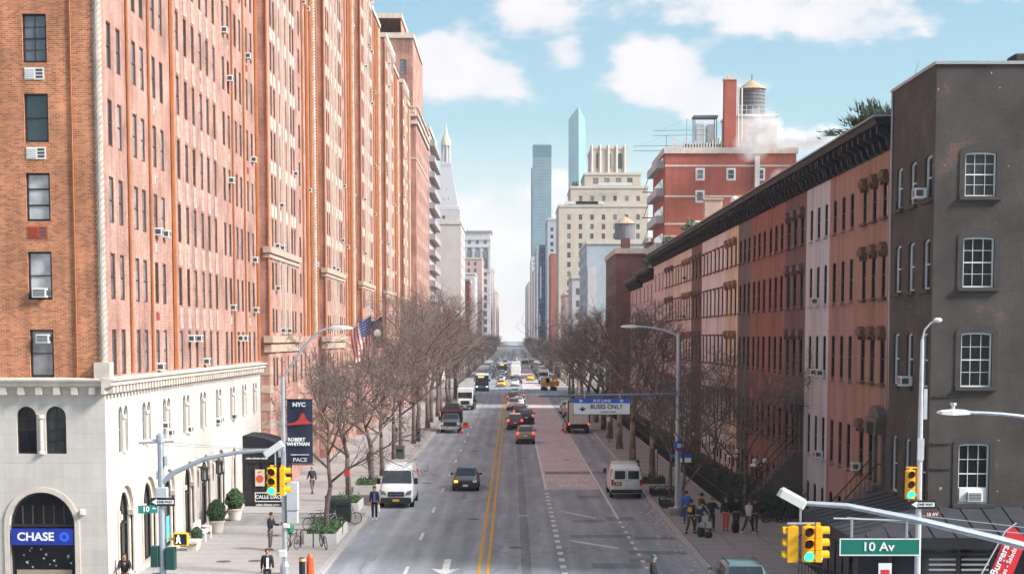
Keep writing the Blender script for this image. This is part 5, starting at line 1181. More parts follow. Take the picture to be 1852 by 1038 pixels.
for x, y in ((.2,76),(-2.2,88),(-6.0,110),(1.0,133),(-3.4,141),(4.6,131)): MB().lathe([(.36,.0),(.36,.007)], 18, (x,y,0)).obj('manhole_cover', mat('cover_iron',(.06,.06,.062),.6), road)

def pavement(nm, x0, x1, kx0, kx1, fx0, nx, pw, base, flagm, y1, dark=None):
    p = struct(MB().box(min(x0,x1), max(x0,x1), 57, y1, -.02, .10).obj(nm, base))
    fm = MB().bbox(.012, pw-.012, .012, 1.528, 0, .042, .01).mesh('paving_flag', flagm)
    rr = random.Random(5); rows = 38
    for j in range(rows):
        y = 59.2+j*1.54
        if dark and dark[0]-1 < y < dark[1]: continue
        for i in range(nx): link('paving_flag', fm, p, (fx0+i*pw, y, .098+rr.uniform(0,.006)))
    sheet('far_flags', min(x0,x1)+.02, max(x0,x1)-.02, 59.2+rows*1.54, y1-.2, .14, flagm, p)
    km = MB().bbox(kx0, kx1, .01, 2.39, 0, .15, .02).mesh('kerb_stone', KERB)
    for j in range(30): link('kerb_stone', km, p, (0, 57+j*2.4, 0))
    MB().box(kx0, kx1, 129.01, y1, 0, .15).obj('far_kerb', KERB, p)
    return p
pl = pavement('pavement_left', LX, KX0-.3, KX0-.3, KX0, -16.05, 5, 1.53, mat('pavement_base',(.22,.205,.195),.9), CONC, 286, (84.2, 88.6))
sheet('asphalt_strip', -16.05, -9.4, 83.7, 88.4, .139, asphalt('asphalt_strip', (.20,.195,.195), (.25,.245,.24)), pl)
for x, y in ((-11.6,70.4),(-13.0,70.2),(-12.2,79.5)): MB().lathe([(.34,0),(.34,.006)], 16, (x,y,.144)).obj('cellar_cover', mat('cover_brown',(.12,.075,.06),.8), pl)
pr = pavement('pavement_right', KX1+.3, 12.6, KX1, KX1+.3, KX1+.34, 2, 1.85, mat('pavement_base',(0,0,0)), CONC_R, 286)
for x0, x1 in ((-60, KX0), (KX1, 60)):
    for a, b in ((316, 560), (588, 1800)): 
        s = -16.2 if x0 < 0 else KX1; e = KX0 if x0 < 0 else 16.7
        struct(MB().box(s, e, a, b, -.01, .14).obj('far_pavement', CONC_R))
struct(MB().box(12.6, 16.72, 88, 256, -.02, .13).obj('garden_ground', SOIL)); struct(MB().box(12.6, 16.72, 69.2, 88, -.02, .128).obj('forecourt', CONC_R))
struct(MB().box(12.6, 60, 56.9, 69.2, -.02, .125).obj('corner_pavement', CONC_R)); struct(MB().box(-60, LX, 57, 62.1, -.02, .125).obj('avenue_pavement', CONC))

# litter along the right kerb
rnd = random.Random(21)
lit = MB()
for i in range(70):
    y = rnd.uniform(66, 100); x = KX1-.1-abs(rnd.gauss(0,.45)); s = rnd.uniform(.03,.13); z = .012
    lit.face([(x-s,y-s*.6,z),(x+s*.8,y-s,z+.03),(x+s,y+s*.7,z+.01),(x-s*.6,y+s,z+.04)])
o = stuff(lit.obj('litter', mat('paper_scrap',(.55,.52,.5),.8))); o['label'] = 'scraps of paper along the right kerb'; o['category'] = 'litter'

# ------------------------------------------------------------------ trees
def tree_meshes(seed, H, fork, spread, bark, twig, trunk_r, limbs=6, up=.55, dens=1.0, lean=0.0):
    rnd = random.Random(seed); tk = MB(); cr = MB()
    def poly(p, d, l, n, wob, lift):
        pts = [p.copy()]; d = d.normalized()
        for i in range(n):
            d = (d + Vector((rnd.gauss(0,wob), rnd.gauss(0,wob), rnd.gauss(0,wob)+lift))).normalized(); p = p + d*(l/n); pts.append(p.copy())
        return pts, d
    def at(pts, t):
        t *= len(pts)-1; i = min(int(t), len(pts)-2); return pts[i].lerp(pts[i+1], t-i), (pts[i+1]-pts[i]).normalized()
    def side(d, ang):
        o = d.orthogonal().normalized(); o.rotate(Matrix.Rotation(rnd.uniform(0, 2*PI), 3, d)); return (d*math.cos(ang) + o*math.sin(ang)).normalized()
    base = [Vector((0,0,-.05)), Vector((0,0,fork*.35)), Vector((lean*.4,rnd.gauss(0,.1),fork*.7)), Vector((lean,rnd.gauss(0,.15),fork))]
    tk.tube(base, [trunk_r*1.25, trunk_r, trunk_r*.9, trunk_r*.8], 8)
    top, td = poly(base[-1], Vector((lean*.3,0,1)), (H-fork)*.72, 6, .12, .05)
    tk.tube(top, [trunk_r*.78*(1-.14*i) for i in range(7)], 7)
    axes = [(top, trunk_r*.5, (H-fork)*.72)]
    for i in range(limbs):
        t = (i+.3)/limbs*.75; p, d = at(top, t); a = 2*PI*(i*.382)+rnd.uniform(-.4,.4)
        dd = Vector((math.cos(a)*spread, math.sin(a)*spread, up+rnd.uniform(-.1,.3)))
        l = (H-fork)*(.78-.38*t)*rnd.uniform(.85,1.15); pts, _ = poly(p, dd, l, 5, .14, .05); r = trunk_r*(.55-.25*t)
        tk.tube(pts, [r*(1-.15*k) for k in range(6)], 6); axes.append((pts, r*.55, l))
    for pts, r, l in axes:
        for b in range(int(7*dens)):
            p, d = at(pts, rnd.uniform(.22, 1)); bl = l*rnd.uniform(.3,.52); q, _ = poly(p, side(d, rnd.uniform(.5,1.0)), bl, 4, .17, .04)
            tk.tube(q, [max(.012, r*.62*(1-.2*k)) for k in range(5)], 5)
            for s in range(6):
                p2, d2 = at(q, rnd.uniform(.15, 1)); sl = bl*rnd.uniform(.3,.55); q2, _ = poly(p2, side(d2, rnd.uniform(.4,1.0)), sl, 3, .2, .03)
                cr.tube(q2, [max(.009, r*.3*(1-.25*k)) for k in range(4)], 3, False)
                for u in range(5):
                    p3, d3 = at(q2, rnd.uniform(.1, 1)); tl = sl*rnd.uniform(.35,.7)+.12; q3, _ = poly(p3, side(d3, rnd.uniform(.4,1.0)), tl, 2, .2, .02)
                    cr.tube(q3, [.0095,.007,.004], 3, False)
                    for v in range(2):
                        p4, d4 = at(q3, rnd.uniform(.2, 1)); e = p4 + side(d4, rnd.uniform(.4,.9))*(tl*rnd.uniform(.3,.6)); cr.tube([p4, e], [.0065,.003], 3, False)
    return tk.mesh('trunk', bark, True), cr.mesh('crown', twig)
TL = [tree_meshes(31, 9.8, 2.6, .72, BARK_L, TWIG_L, .15, 5, .55, lean=.25), tree_meshes(32, 11.2, 3.4, .68, BARK_L, TWIG_L, .22, 6, .4), tree_meshes(33, 12.5, 3.6, .68, BARK_L, TWIG_L, .2, 6, .5), tree_meshes(34, 15.5, 4, .62, BARK_L, TWIG_L, .26, 7, .6, .75)]
TR = [tree_meshes(41, 15.5, 3.5, .68, BARK_R, TWIG_R, .30, 6, .5, .75), tree_meshes(42, 13, 3.2, .72, BARK_R, TWIG_R, .24, 6, .55, .8), tree_meshes(43, 8.5, 1.6, .7, BARK_L, TWIG_R, .12, 6, .6, .8)]
def tree(label, loc, rz, s, meshes, group):
    r = thing('street_tree', label, 'tree', loc, rz, group); r.scale = (s,)*3
    link('trunk', meshes[0], r); link('crown', meshes[1], r); return r
rnd = random.Random(77)
GL, GR = 'bare street trees on the left pavement', 'bare street trees on the right pavement'
ORD = ['first', 'second', 'third', 'fourth', 'fifth', 'sixth', 'seventh', 'eighth', 'ninth', 'tenth', 'eleventh', 'twelfth', 'thirteenth', 'fourteenth', 'fifteenth', 'sixteenth', 'seventeenth', 'eighteenth', 'nineteenth', 'twentieth']
tree('slim forked bare tree in the white planter by the parked bicycles', (-9.35, 78.6, .3), .4, .92, TL[0], GL)
ly = [96, 104, 114, 125, 137, 149, 161, 174, 187, 200, 214, 228, 243, 258, 273]
for i, y in enumerate(ly):
    k = 1 if i < 2 else (2 if i < 6 else 3); sc = (.84,.84,.82,.86,.9,.95)[i] if i < 6 else 1.0
    tree('bare brown tree on the left pavement, %s beyond the forked one' % ORD[i], (-9.5+rnd.uniform(-.25,.25)-(.7 if i == 0 else 0), y, .1), rnd.uniform(0,6.3), rnd.uniform(.95,1.05)*sc, TL[k], GL)
ry = [88, 98.5, 112, 127, 142, 157, 172, 187, 203, 219, 236, 254, 271]
for i, y in enumerate(ry):
    k = (2, 2, 1, 1)[i] if i < 4 else (0 if i % 3 else 1)
    tree('bare tree on the right pavement, %s from the bus stop pole' % ORD[i], (9.75+rnd.uniform(-.2,.3), y, .1), rnd.uniform(0,6.3), rnd.uniform(.92,1.06)*(1.0 if i > 1 else 1.05), TR[k], GR)
gy = [89.5, 104, 126, 154]
for i, y in enumerate(gy):
    tree('small bare tree in the front gardens, %s along the fence' % ORD[i], (14.2+rnd.uniform(-.8,.8), y, .1), rnd.uniform(0,6.3), rnd.uniform(.75,1.1), TR[2], 'small trees in the front gardens')
for i in range(52):
    y = 326+i*11+i*i*.12+rnd.uniform(-2,2)
    tree('bare tree far along the left pavement beyond the crossing', (-11.4, y, .1), rnd.uniform(0,6.3), rnd.uniform(.6,.75), TL[3], 'far bare trees on the left')
    tree('bare tree far along the right pavement beyond the crossing', (11.6, y+4, .1), rnd.uniform(0,6.3), rnd.uniform(.58,.72), TR[0], 'far bare trees on the right')

# ------------------------------------------------------------------ front gardens
def fence():
    f = thing('iron_fence', 'low dark iron fence along the front gardens on the right', 'fence', (12.6, 90, .12)); L = 130
    r = MB(); r.box(-.025,.025,0,L,.86,.92); r.box(-.02,.02,0,L,.12,.16); r.obj('rail', IRON, f)
    MB().box(-.12,.12,0,L,-.02,.1).obj('kerb', KERB, f)
    p = MB()
    for i in range(int(L/.16)): p.box(-.009,.009,i*.16-.009,i*.16+.009,.1,1.02)
    stuff(p.obj('picket', IRON, f))
    pm = MB().box(-.04,.04,-.04,.04,0,1.12).lathe([(.06,1.12),(.06,1.2),(.0,1.26)], 6).mesh('post', IRON)
    for i in range(22): link('post', pm, f, (0, i*6.15, 0))
fence()
def hedge(label, loc, size, n, seed, m):
    h = thing('hedge', label, 'hedge', loc); rr = random.Random(seed); mb = MB()
    for i in range(n):
        p = Vector((rr.uniform(-.5,.5), rr.uniform(-.5,.5), rr.uniform(0,1))); bump = .75+.4*math.sin(p.y*9+seed)*math.sin(p.y*23)+.15*rr.random()
        q = Vector((p.x*size[0], p.y*size[1], p.z*size[2]*bump)); s = rr.uniform(.06,.15)
        a = Vector((rr.gauss(0,1), rr.gauss(0,1), rr.gauss(0,1))).normalized(); b = a.orthogonal().normalized()
        mb.face([q-b*s*.5, q+a*s*.9, q+b*s*.5, q-a*s*.5])
    mb.obj('foliage', m, h)
    st = MB()
    for i in range(int(size[1]/1.2)): st.tube([(0,-size[1]/2+.6+i*1.2,0),(rr.uniform(-.3,.3),-size[1]/2+.6+i*1.2,size[2]*.8)], [.04,.015], 4)
    st.obj('stem', BARK_L, h)
hedge('dark clipped hedge behind the fence near the waiting people', (14.0, 95, .12), (2.6, 12, 1.4), 5200, 1, LEAF_DK)
hedge('greener yew hedge in front of the pale grey house', (15.0, 87.4, .12), (2.6, 4.5, 1.6), 2600, 2, LEAF_DK)
hedge('long dark hedge behind the fence beyond the bus pole', (13.8, 112, .12), (2.0, 26, 1.2), 5200, 3, LEAF_DK)
hedge('far dark hedge along the gardens', (13.8, 152, .12), (2.0, 50, 1.2), 5200, 4, LEAF_DK)
def garden_lamps():
    i = 0
    names = ['nearest the waiting people', 'second along the gardens', 'third along the gardens', 'fourth along the gardens', 'fifth along the gardens', 'sixth along the gardens']
    for y, x in ((96, 15.2), (104, 14.6), (113, 15.0), (123, 14.6), (134, 15.0), (146, 14.8)):
        g = thing('garden_lamp', 'twin globe garden lamp post, ' + names[i], 'lamp post', (x, y, .12), group='white garden lamps'); i += 1
        MB().tube([(0,0,0),(0,0,2.5)], .04).tube([(-.3,0,2.35),(.3,0,2.35)], .025).obj('post', IRON, g)
        for s in (-.3, .3): MB().blob((s,0,2.55),(.17,.17,.17),10,7).obj('globe', mat('opal_globe',(.75,.73,.7),.4,var=0), g, smooth=True)
    for i, (y, x) in enumerate(((100, 15.6), (108, 15.2), (117, 15.4), (128, 15.4))):
        g = thing('path_lamp', 'low white shaded path lamp, %s along the gardens' % ORD[i], 'lamp', (x, y, .12), group='white path lamps')
        MB().tube([(0,0,0),(0,0,1.9)], .03).obj('post', IRON, g); MB().lathe([(.42,1.9),(.36,2.02),(.1,2.14)], 14).obj('shade', mat('opal_globe',(0,0,0)), g)
garden_lamps()
# ------------------------------------------------------------------ street furniture
def signal_head(root, loc, rz=0, s=1.0, lit=True, plate=False):
    h = link('signal_head', None, root, loc, rz, s)
    mb = MB()
    for i in range(3): mb.bbox(-.17,.17,-.1,.1,-.535+i*.357,-.185+i*.357,.02)
    mb.box(-.06,.06,-.06,.06,.53,.62); mb.obj('housing', YELLOW, h)
    for i in range(3):
        vi = MB(); zc = -.36+i*.357; n = 12
        for k in range(n):
            a0, a1 = -.35+(PI+.7)*k/n, -.35+(PI+.7)*(k+1)/n
            p = [(.155*math.cos(a), zc+.155*math.sin(a)) for a in (a0, a1)]
            y1 = -.32
            vi.face([(p[0][0],-.1,p[0][1]),(p[1][0],-.1,p[1][1]),(p[1][0]*1.02,y1,p[1][1]),(p[0][0]*1.02,y1,p[0][1])])
        vi.obj('visor', YELLOW, h)
    for i in range(3):
        m = GREEN_LIT if (i == 0 and lit) else LENS_OFF
        MB().lathe([(.14,-.108),(.13,-.125),(.07,-.145),(.0,-.15)], 14, (0,0,-.36+i*.357), ax='y').obj('lens', m, h)
    return h
def pole(mb, x, y, z0, z1, r0, r1, n=10): mb.lathe([(r0*1.9,z0),(r0*1.9,z0+.35),(r0,z0+.55),(r1,z1)], n, (x,y,0))
def plate(root, name, x0, x1, z0, z1, y, m, border=None):
    o = MB().box(x0,x1,y,y+.012,z0,z1).obj(name, m, root)
    if border:
        b = MB(); t = .025; yy = y-.004
        b.box(x0,x1,yy,y-.0005,z0,z0+t); b.box(x0,x1,yy,y-.0005,z1-t,z1); b.box(x0,x0+t,yy,y-.0005,z0+t,z1-t); b.box(x1-t,x1,yy,y-.0005,z0+t,z1-t); b.obj('border', border, o)
    return o
def one_way(root, x, z, y):
    o = plate(root, 'one_way_sign', x-.46, x+.46, z-.16, z+.16, y, BLACK, None)
    MB().prism([(x-.42,z),(x-.22,z+.12),(x-.22,z+.075),(x+.42,z+.075),(x+.42,z-.075),(x-.22,z-.075),(x-.22,z-.12)], y-.006, y-.001, 'y').obj('arrow', WHITE, o)
    text('ONE WAY', .125, BLACK, o, (x+.08, y-.008, z), 0, .003)
LAMPH = mat('lamp_housing', (.60,.60,.58), .5, var=.05)
def cobra(root, base, tip, r=.045, rise=.8, n=9):
    """Curved arm from base to tip with a flat lamp head."""
    b, t = Vector(base), Vector(tip); pts = []
    for i in range(n+1):
        q = i/n; p = b.lerp(t, q); p.z = b.z + (t.z-b.z)*math.sin(q*PI/2)**rise; pts.append(p)
    MB().tube(pts, r, 7).obj('arm', STEEL, root); d = (t-b); d.z = 0; d.normalize()
    h = MB(); ang = math.atan2(d.y, d.x); h.M = Matrix.Translation(t) @ Matrix.Rotation(ang, 4, 'Z')
    rs = []
    for x, w, z0, z1 in ((-.08,.05,-.05,.05),(.1,.10,-.06,.09),(.45,.16,-.07,.10),(.75,.13,-.05,.07),(.86,.05,-.02,.03)):
        rs.append([h.P(p) for p in ((x,-w,z0),(x,w,z0),(x,w*.9,z1*.6),(x,w*.4,z1),(x,-w*.4,z1),(x,-w*.9,z1*.6))])
    h.rings(rs, True, True); h.obj('lamp_head', LAMPH, root)

def left_lamp():
    r = thing('banner_lamp_post', 'steel street lamp post carrying a dark banner with a red shape', 'lamp post', (-9.7, 66.5, .14))
    mb = MB(); pole(mb, 0, 0, 0, 8.4, .11, .09); mb.obj('pole', STEEL, r); cobra(r, (0,0,8.3), (2.1,0,10.45), .05, 1.0)
    NAVY = mat('banner_navy', (.016,.02,.045), .8, var=.15)
    b = MB(); n = 8
    for i in range(n):
        x0, x1 = .16+1.08*i/n, .16+1.08*(i+1)/n; f = lambda x: .025*math.sin(x*5)
        b.face([(x0,f(x0),4.72),(x1,f(x1),4.72),(x1,f(x1),7.42),(x0,f(x0),7.42)]); b.face([(x1,f(x1)+.012,4.72),(x0,f(x0)+.012,4.72),(x0,f(x0)+.012,7.42),(x1,f(x1)+.012,7.42)])
    bn = b.obj('banner', NAVY, r); 
    for z in (4.68, 7.44): MB().tube([(0,0,z),(1.28,0,z)], .025).obj('banner_bracket', BLACK, r)
    yy = -.045
    text('NYC', .24, mat('banner_grey',(.6,.62,.66),.6), bn, (.68,yy,7.22), 0, .012, 1.1)
    RD = mat('banner_red', (.42,.035,.03), .7, var=.3, scale=6); q = MB()
    prof = [(.18,.0),(.45,.03),(.6,.12),(.7,.25),(.76,.40),(.84,.44),(.92,.40),(.97,.22),(1.06,.10),(1.22,.05)]
    q.prism([(x,6.43+z) for x, z in prof] + [(1.22,6.41),(.18,6.35)], yy, yy+.006, 'y'); q.obj('red_shape', RD, bn)
    text('ROBERT', .20, WHITE, bn, (.56,yy,5.74), 0, .008); text('WHITMAN', .20, WHITE, bn, (.63,yy,5.55), 0, .008)
    text('EXPERIMENTS & TECHNOLOGY', .055, WHITE, bn, (.7,yy,5.10), 0, .002); text('PACE', .23, mat('banner_grey',(0,0,0)), bn, (.7,yy,4.88), 0, .002, 1.1)
    MB().bbox(.12,.62,-.2,.15,2.75,3.95,.03).bbox(.12,.6,-.18,.13,2.2,2.72,.03).obj('control_box', mat('box_grey',(.46,.47,.5),.5), r)
    MB().bbox(-.22,-.1,-.1,.1,5.0,5.5,.02).bbox(-.2,.16,-.12,-.1,5.6,5.65,.01).bbox(-.6,.14,-.05,.05,6.45,6.5,.01).obj('bracket', STEEL, r)
    MB().bbox(-.28,.1,-.16,.1,.75,1.05,.05).bbox(-.05,.25,-.2,-.06,2.0,2.2,.05).obj('call_button', ACW, r)
    return r
left_lamp()
def left_signal():
    r = thing('signal_pole', 'steel signal pole with mast arm, walk signal and one way sign by the bank', 'signal pole', (-13.35, 59.5, .13))
    mb = MB(); pole(mb, 0, 0, 0, 6.25, .14, .12); mb.lathe([(.17,6.1),(.17,6.35),(.06,6.45)], 10); mb.obj('pole', STEEL, r)
    MB().tube([(0,0,4.55),(.5,0,4.95),(1.6,0,5.45),(2.9,0,5.72),(4.65,0,5.85)], [.11,.10,.09,.08,.065], 8).obj('mast_arm', STEEL, r)
    MB().tube([(0,0,6.12),(3.4,0,5.86),(4.5,0,5.85)], .012, 4).tube([(0,0,6.0),(4.0,0,5.8)], .012, 4).obj('guy_wire', STEEL, r)
    MB().tube([(-.82,0,6.12),(.52,0,6.17)], .085, 8).obj('cross_pipe', PALEM, r)
    MB().bbox(-.2,.26,-.18,.1,3.85,4.4,.03).bbox(.14,.3,-.1,.1,5.2,5.6,.02).bbox(-.18,-.12,-.1,.1,4.7,5.0,.01).obj('junction_box', mat('box_grey',(0,0,0)), r)
    h = MB(); h.M = Matrix.Translation((4.3,0,5.86)) @ Matrix.Rotation(-.6, 4, 'Y'); h.bbox(-.42,.4,-.16,.16,-.14,.12,.03); h.obj('lamp_housing', LAMPH, r)
    MB().tube([(4.35,0,5.82),(4.35,0,5.2)], .03).tube([(4.72,0,5.8),(4.72,0,5.2)], .03).obj('hanger', STEEL, r)
    signal_head(r, (4.22,0,4.62)); signal_head(r, (4.62,.05,4.62), PI/2)
    one_way(r, .08, 3.85, -.18)
    s = link('street_name_sign', None, r, (-.1,-.14,3.58), .35); plate(s, 'plate', -.75, -.02, -.15, .15, 0, GREEN_SIGN); text('10', .26, WHITE, s, (-.46,-.006,0), 0, .006); text('Av', .12, WHITE, s, (-.15,-.006,.03), 0, .003)
    w = link('walk_signal', None, r, (.72,-.1,2.42), 0); MB().bbox(-.28,.28,-.05,.22,-.24,.24,.04).box(-.5,-.28,.02,.1,-.05,.05).obj('housing', YELLOW, w); MB().box(-.21,.25,-.06,-.045,-.2,.2).obj('face', BLACK, w)
    m = MB(); m.blob((-.07,-.07,.13),(.035,.01,.035),8,5); m.prism([(-.12,.09),(-.02,.09),(.0,-.01),(-.03,-.03),(.03,-.15),(-.02,-.16),(-.07,-.05),(-.12,-.16),(-.17,-.15),(-.12,-.02),(-.16,.03)], -.075, -.062, 'y'); m.obj('walking_figure', mat('walk_white',(.9,.88,.8),.4,var=0,emit=.5), w)
    MB().bbox(-.42,-.14,-.2,.12,1.35,2.15,.02).bbox(.14,.5,-.2,.2,1.25,2.1,.02).bbox(-.4,-.14,-.2,.12,.3,1.1,.02).bbox(.14,.48,-.2,.2,.3,1.05,.02).obj('green_cabinet', mat('cabinet_green',(.012,.06,.05),.5), r)
left_signal()
def right_mast():
    r = thing('mast_arm_signal', 'long steel mast arm with yellow signals and the green 10 Av sign', 'signal pole', (13.2, 34, .0))
    mb = MB(); pole(mb, 0, 0, 0, 6.0, .16, .13); mb.obj('pole', STEEL, r)
    MB().tube([(0,0,5.0),(-.8,0,5.35),(-2.6,0,5.82),(-4.4,0,6.25),(-5.9,0,6.55),(-7.0,0,6.62)], [.105,.095,.085,.075,.06,.05], 8).obj('mast_arm', STEEL, r)
    MB().tube([(0,0,5.85),(-6.8,0,6.62)], .012, 4).tube([(-1,0,5.85),(-5.9,0,6.3)], .014, 4).obj('guy_rod', STEEL, r)
    h = MB(); h.M = Matrix.Translation((-7.05,0,6.68)) @ Matrix.Rotation(.5, 4, 'Y'); h.bbox(-.38,.25,-.13,.13,-.1,.1,.03); h.box(-.36,.22,-.02,.02,.1,.13); h.obj('lamp_housing', LAMPH, r)
    MB().tube([(-6.92,0,6.55),(-6.92,0,6.2)], .025).tube([(-7.2,0,6.16),(-6.6,0,6.16)], .03).obj('hanger', STEEL, r)
    signal_head(r, (-6.74,0,5.72), 0, .74); signal_head(r, (-6.52,.04,5.72), PI/2, .74); signal_head(r, (-7.06,.04,5.72), -PI/2, .74)
    MB().box(-7.2,-6.97,-.09,-.02,5.32,6.1).obj('back_plate', YELLOW, r)
    MB().tube([(-6.2,-.02,6.28),(-4.2,-.02,6.22)], .02, 5).tube([(-5.8,-.02,6.28),(-5.8,-.02,5.86)], .03, 5).tube([(-4.6,-.02,6.24),(-4.6,-.02,5.86)], .03, 5).obj('sign_hanger', STEEL, r)
    s = plate(r, 'street_name_sign', -6.06, -4.30, 5.46, 5.84, -.03, GREEN_SIGN, WHITE); text('10 Av', .27, WHITE, s, (-5.22,-.036,5.65), 0, .004, 1.1)
right_mast()
def right_pole():
    r = thing('corner_signal_pole', 'slim steel pole with a green signal and one way sign before the dark house', 'signal pole', (14.95, 57.4, .12))
    MB().lathe([(.16,0),(.12,.5),(.09,7),(.06,10.0)], 10).tube([(0,0,10),(.08,0,10.35),(.3,0,10.6),(.5,0,10.7)], .035, 6).obj('pole', mat('pale_steel',(.52,.53,.55),.5,.3), r); MB().blob((.55,0,10.7),(.17,.12,.1),8,6).obj('lamp_head', LAMPH, r)
    signal_head(r, (-.36,-.1,4.72)); MB().box(-.5,.05,-.06,.0,5.3,5.36).box(-.4,.05,-.06,.0,4.08,4.14).obj('bracket', YELLOW, r)
    one_way(r, .12, 3.98, -.14); s = plate(r, 'street_name_sign', .16, .78, 3.48, 3.74, -.1, mat('sign_brown',(.14,.035,.025),.6)); text('10 AV', .17, WHITE, s, (.47,-.106,3.61), 0, .003)
    MB().box(.08,.22,-.06,.06,7.1,8.2).bbox(-.12,.12,-.13,-.05,5.6,6.4,.01).obj('notice', mat('box_grey',(0,0,0)), r)
right_pole()
def right_lamp():
    r = thing('street_lamp', 'cobra head street lamp reaching in over the dark house', 'lamp post', (17.6, 45, .0))
    mb = MB(); pole(mb, 0, 0, 0, 7.0, .11, .09); mb.obj('pole', STEEL, r); cobra(r, (0,0,6.9), (-4.55,0,8.05), .05, .6); MB().lathe([(.05,0),(.05,.12),(.09,.13),(.09,.2)], 8, (-4.95,0,8.13)).obj('photo_cell', LAMPH, r)
right_lamp()
def bus_gantry():
    r = thing('bus_lane_gantry', 'lamp post holding the overhead BUSES ONLY sign on a long arm', 'sign gantry', (9.4, 89.0, .12))
    mb = MB(); pole(mb, 0, 0, 0, 10.3, .13, .10); mb.obj('pole', STEEL, r); cobra(r, (0,0,10.1), (-2.4,0,10.68), .06, .7)
    MB().tube([(0,0,6.85),(-7.9,0,6.78)], [.1,.07], 8).tube([(0,0,8.6),(-6.6,0,6.9)], .014, 4).obj('sign_arm', mat('dark_steel',(.18,.21,.25),.45,.5), r)
    W2 = mat('sign_white', (.86,.86,.84), .5, var=.05)
    p = plate(r, 'overhead_sign', -5.95, -2.7, 5.72, 6.66, -.12, W2, BLACK); MB().box(-5.92,-2.73,-.127,-.121,6.37,6.63).obj('blue_band', BLUE, p)
    text('BUS LANE', .2, WHITE, p, (-4.3,-.131,6.5), 0, .004, 1.15); text('BUSES ONLY', .34, mat('sign_navy',(.01,.02,.06),.5), p, (-4.05,-.126,6.16), 0, .008, .95); text('& RIGHT TURNS', .12, mat('sign_navy',(0,0,0)), p, (-3.95,-.126,5.86), 0, .003)
    MB().prism([(-5.45,6.17),(-5.36,6.17),(-5.36,6.07),(-5.18,6.09),(-5.405,5.9),(-5.63,6.09),(-5.45,6.07)], -.13, -.124, 'y').obj('arrow', BLACK, p)
    for x in (-5.5, -3.2):
        MB().bbox(x-.09,x+.09,-.131,-.128,6.43,6.58,.01).obj('bus_symbol', WHITE, p)
    for x in (-5.3, -3.3): MB().box(x-.03,x+.03,-.1,.05,6.6,6.9).obj('sign_bracket', STEEL, r)
    b = MB().lathe([(.34,-.03),(.34,.0)], 20, (.12,-.22,3.95), ax='y').obj('bus_stop_disc', BLUE, r)
    MB().lathe([(.34,-.034),(.34,-.031)], 20, (.12,-.22,3.95), ax='y').obj('disc_face', BLUE, b); MB().bbox(-.05,.29,-.262,-.256,3.87,4.1,.03).obj('bus_symbol', WHITE, b); MB().prism(arch_pts(-.17,.41,3.66,10,-.1)[::-1]+[(-.1,3.75),(.34,3.75)], -.262, -.256, 'y').obj('red_rim', RED, b)
    MB().box(-.45,-.14,-.2,-.18,3.3,3.48).obj('route_plate', mat('plate_blue',(.06,.2,.45),.5), r); MB().box(.14,.76,-.2,-.18,3.3,3.52).obj('route_plate', BLUE, r); MB().box(.14,.76,-.2,-.18,3.02,3.28).obj('route_plate', W2, r)
    MB().box(.05,.2,-.2,-.05,.1,1.7).tube([(.16,-.12,.0),(.16,-.12,3.6)], .03).obj('guide_box', STEEL, r); MB().bbox(-.45,.45,-.4,.4,0,.42,.04).obj('concrete_foot', CONC_R, r)
bus_gantry()

def flags():
    f = thing('national_flag', 'striped red and white flag with blue canton on an angled pole', 'flag', (-15.4, 130, 9.3))
    MB().tube([(0,0,0),(3.85,0,2.8)], .04).blob((3.88,0,2.83),(.09,.09,.09)).obj('flagpole', PALEM, f)
    OX = [1.85, 1.4]
    def cloth(u, v): return (OX[0]+.25+1.65*u+.22*v-.08*math.sin(v*5+u*3), .22*math.sin(v*4+u*9)*(.3+v), OX[1]+.2+1.18*u-3.7*v*(.75+.25*u))
    def strip(mb, u0, u1, v0, v1, n=10, m=2, off=0):
        for i in range(m):
            for j in range(n):
                a, b = u0+(u1-u0)*i/m, u0+(u1-u0)*(i+1)/m; c, d = v0+(v1-v0)*j/n, v0+(v1-v0)*(j+1)/n
                q = [cloth(a,c), cloth(b,c), cloth(b,d), cloth(a,d)]; mb.face([(x,y-off,z) for x, y, z in q])
    cf = mat('flag_red',(.50,.035,.03),.8,var=.1); cw = mat('flag_white',(.72,.70,.68),.8,var=.1); cb = mat('flag_blue',(.03,.045,.16),.8,var=.1)
    for i in range(13):
        mb = MB(); strip(mb, i/13, (i+1)/13, 0 if i < 6 else .42, 1, 14, 1); mb.obj('stripe', cf if i % 2 == 0 else cw, f)
    mb = MB(); strip(mb, 6/13, 1, 0, .42, 7, 6, .006); c = mb.obj('canton', cb, f)
    for i in range(5):
        for j in range(6):
            x, y, z = cloth(6/13+(i+.5)*.107, (j+.5)*.07); MB().lathe([(.035,-.004),(.035,.0)], 5, (x,y-.012,z), ax='y').obj('star', cw, c)
    g = thing('dark_flag', 'black flag with a white emblem on an angled pole', 'flag', (-15.6, 150, 9.9)); OX[:] = [1.3, 1.0]
    MB().tube([(0,0,0),(3.3,0,2.45)], .04).obj('flagpole', PALEM, g); mb = MB(); strip(mb, .35, 1, 0, .8, 12, 6); mb.obj('cloth', mat('flag_black',(.02,.022,.03),.85), g)
    x, y, z = cloth(.68,.38); MB().lathe([(.36,-.03),(.36,0)], 14, (x,y-.16,z), ax='y').obj('emblem', cw, g)
flags()

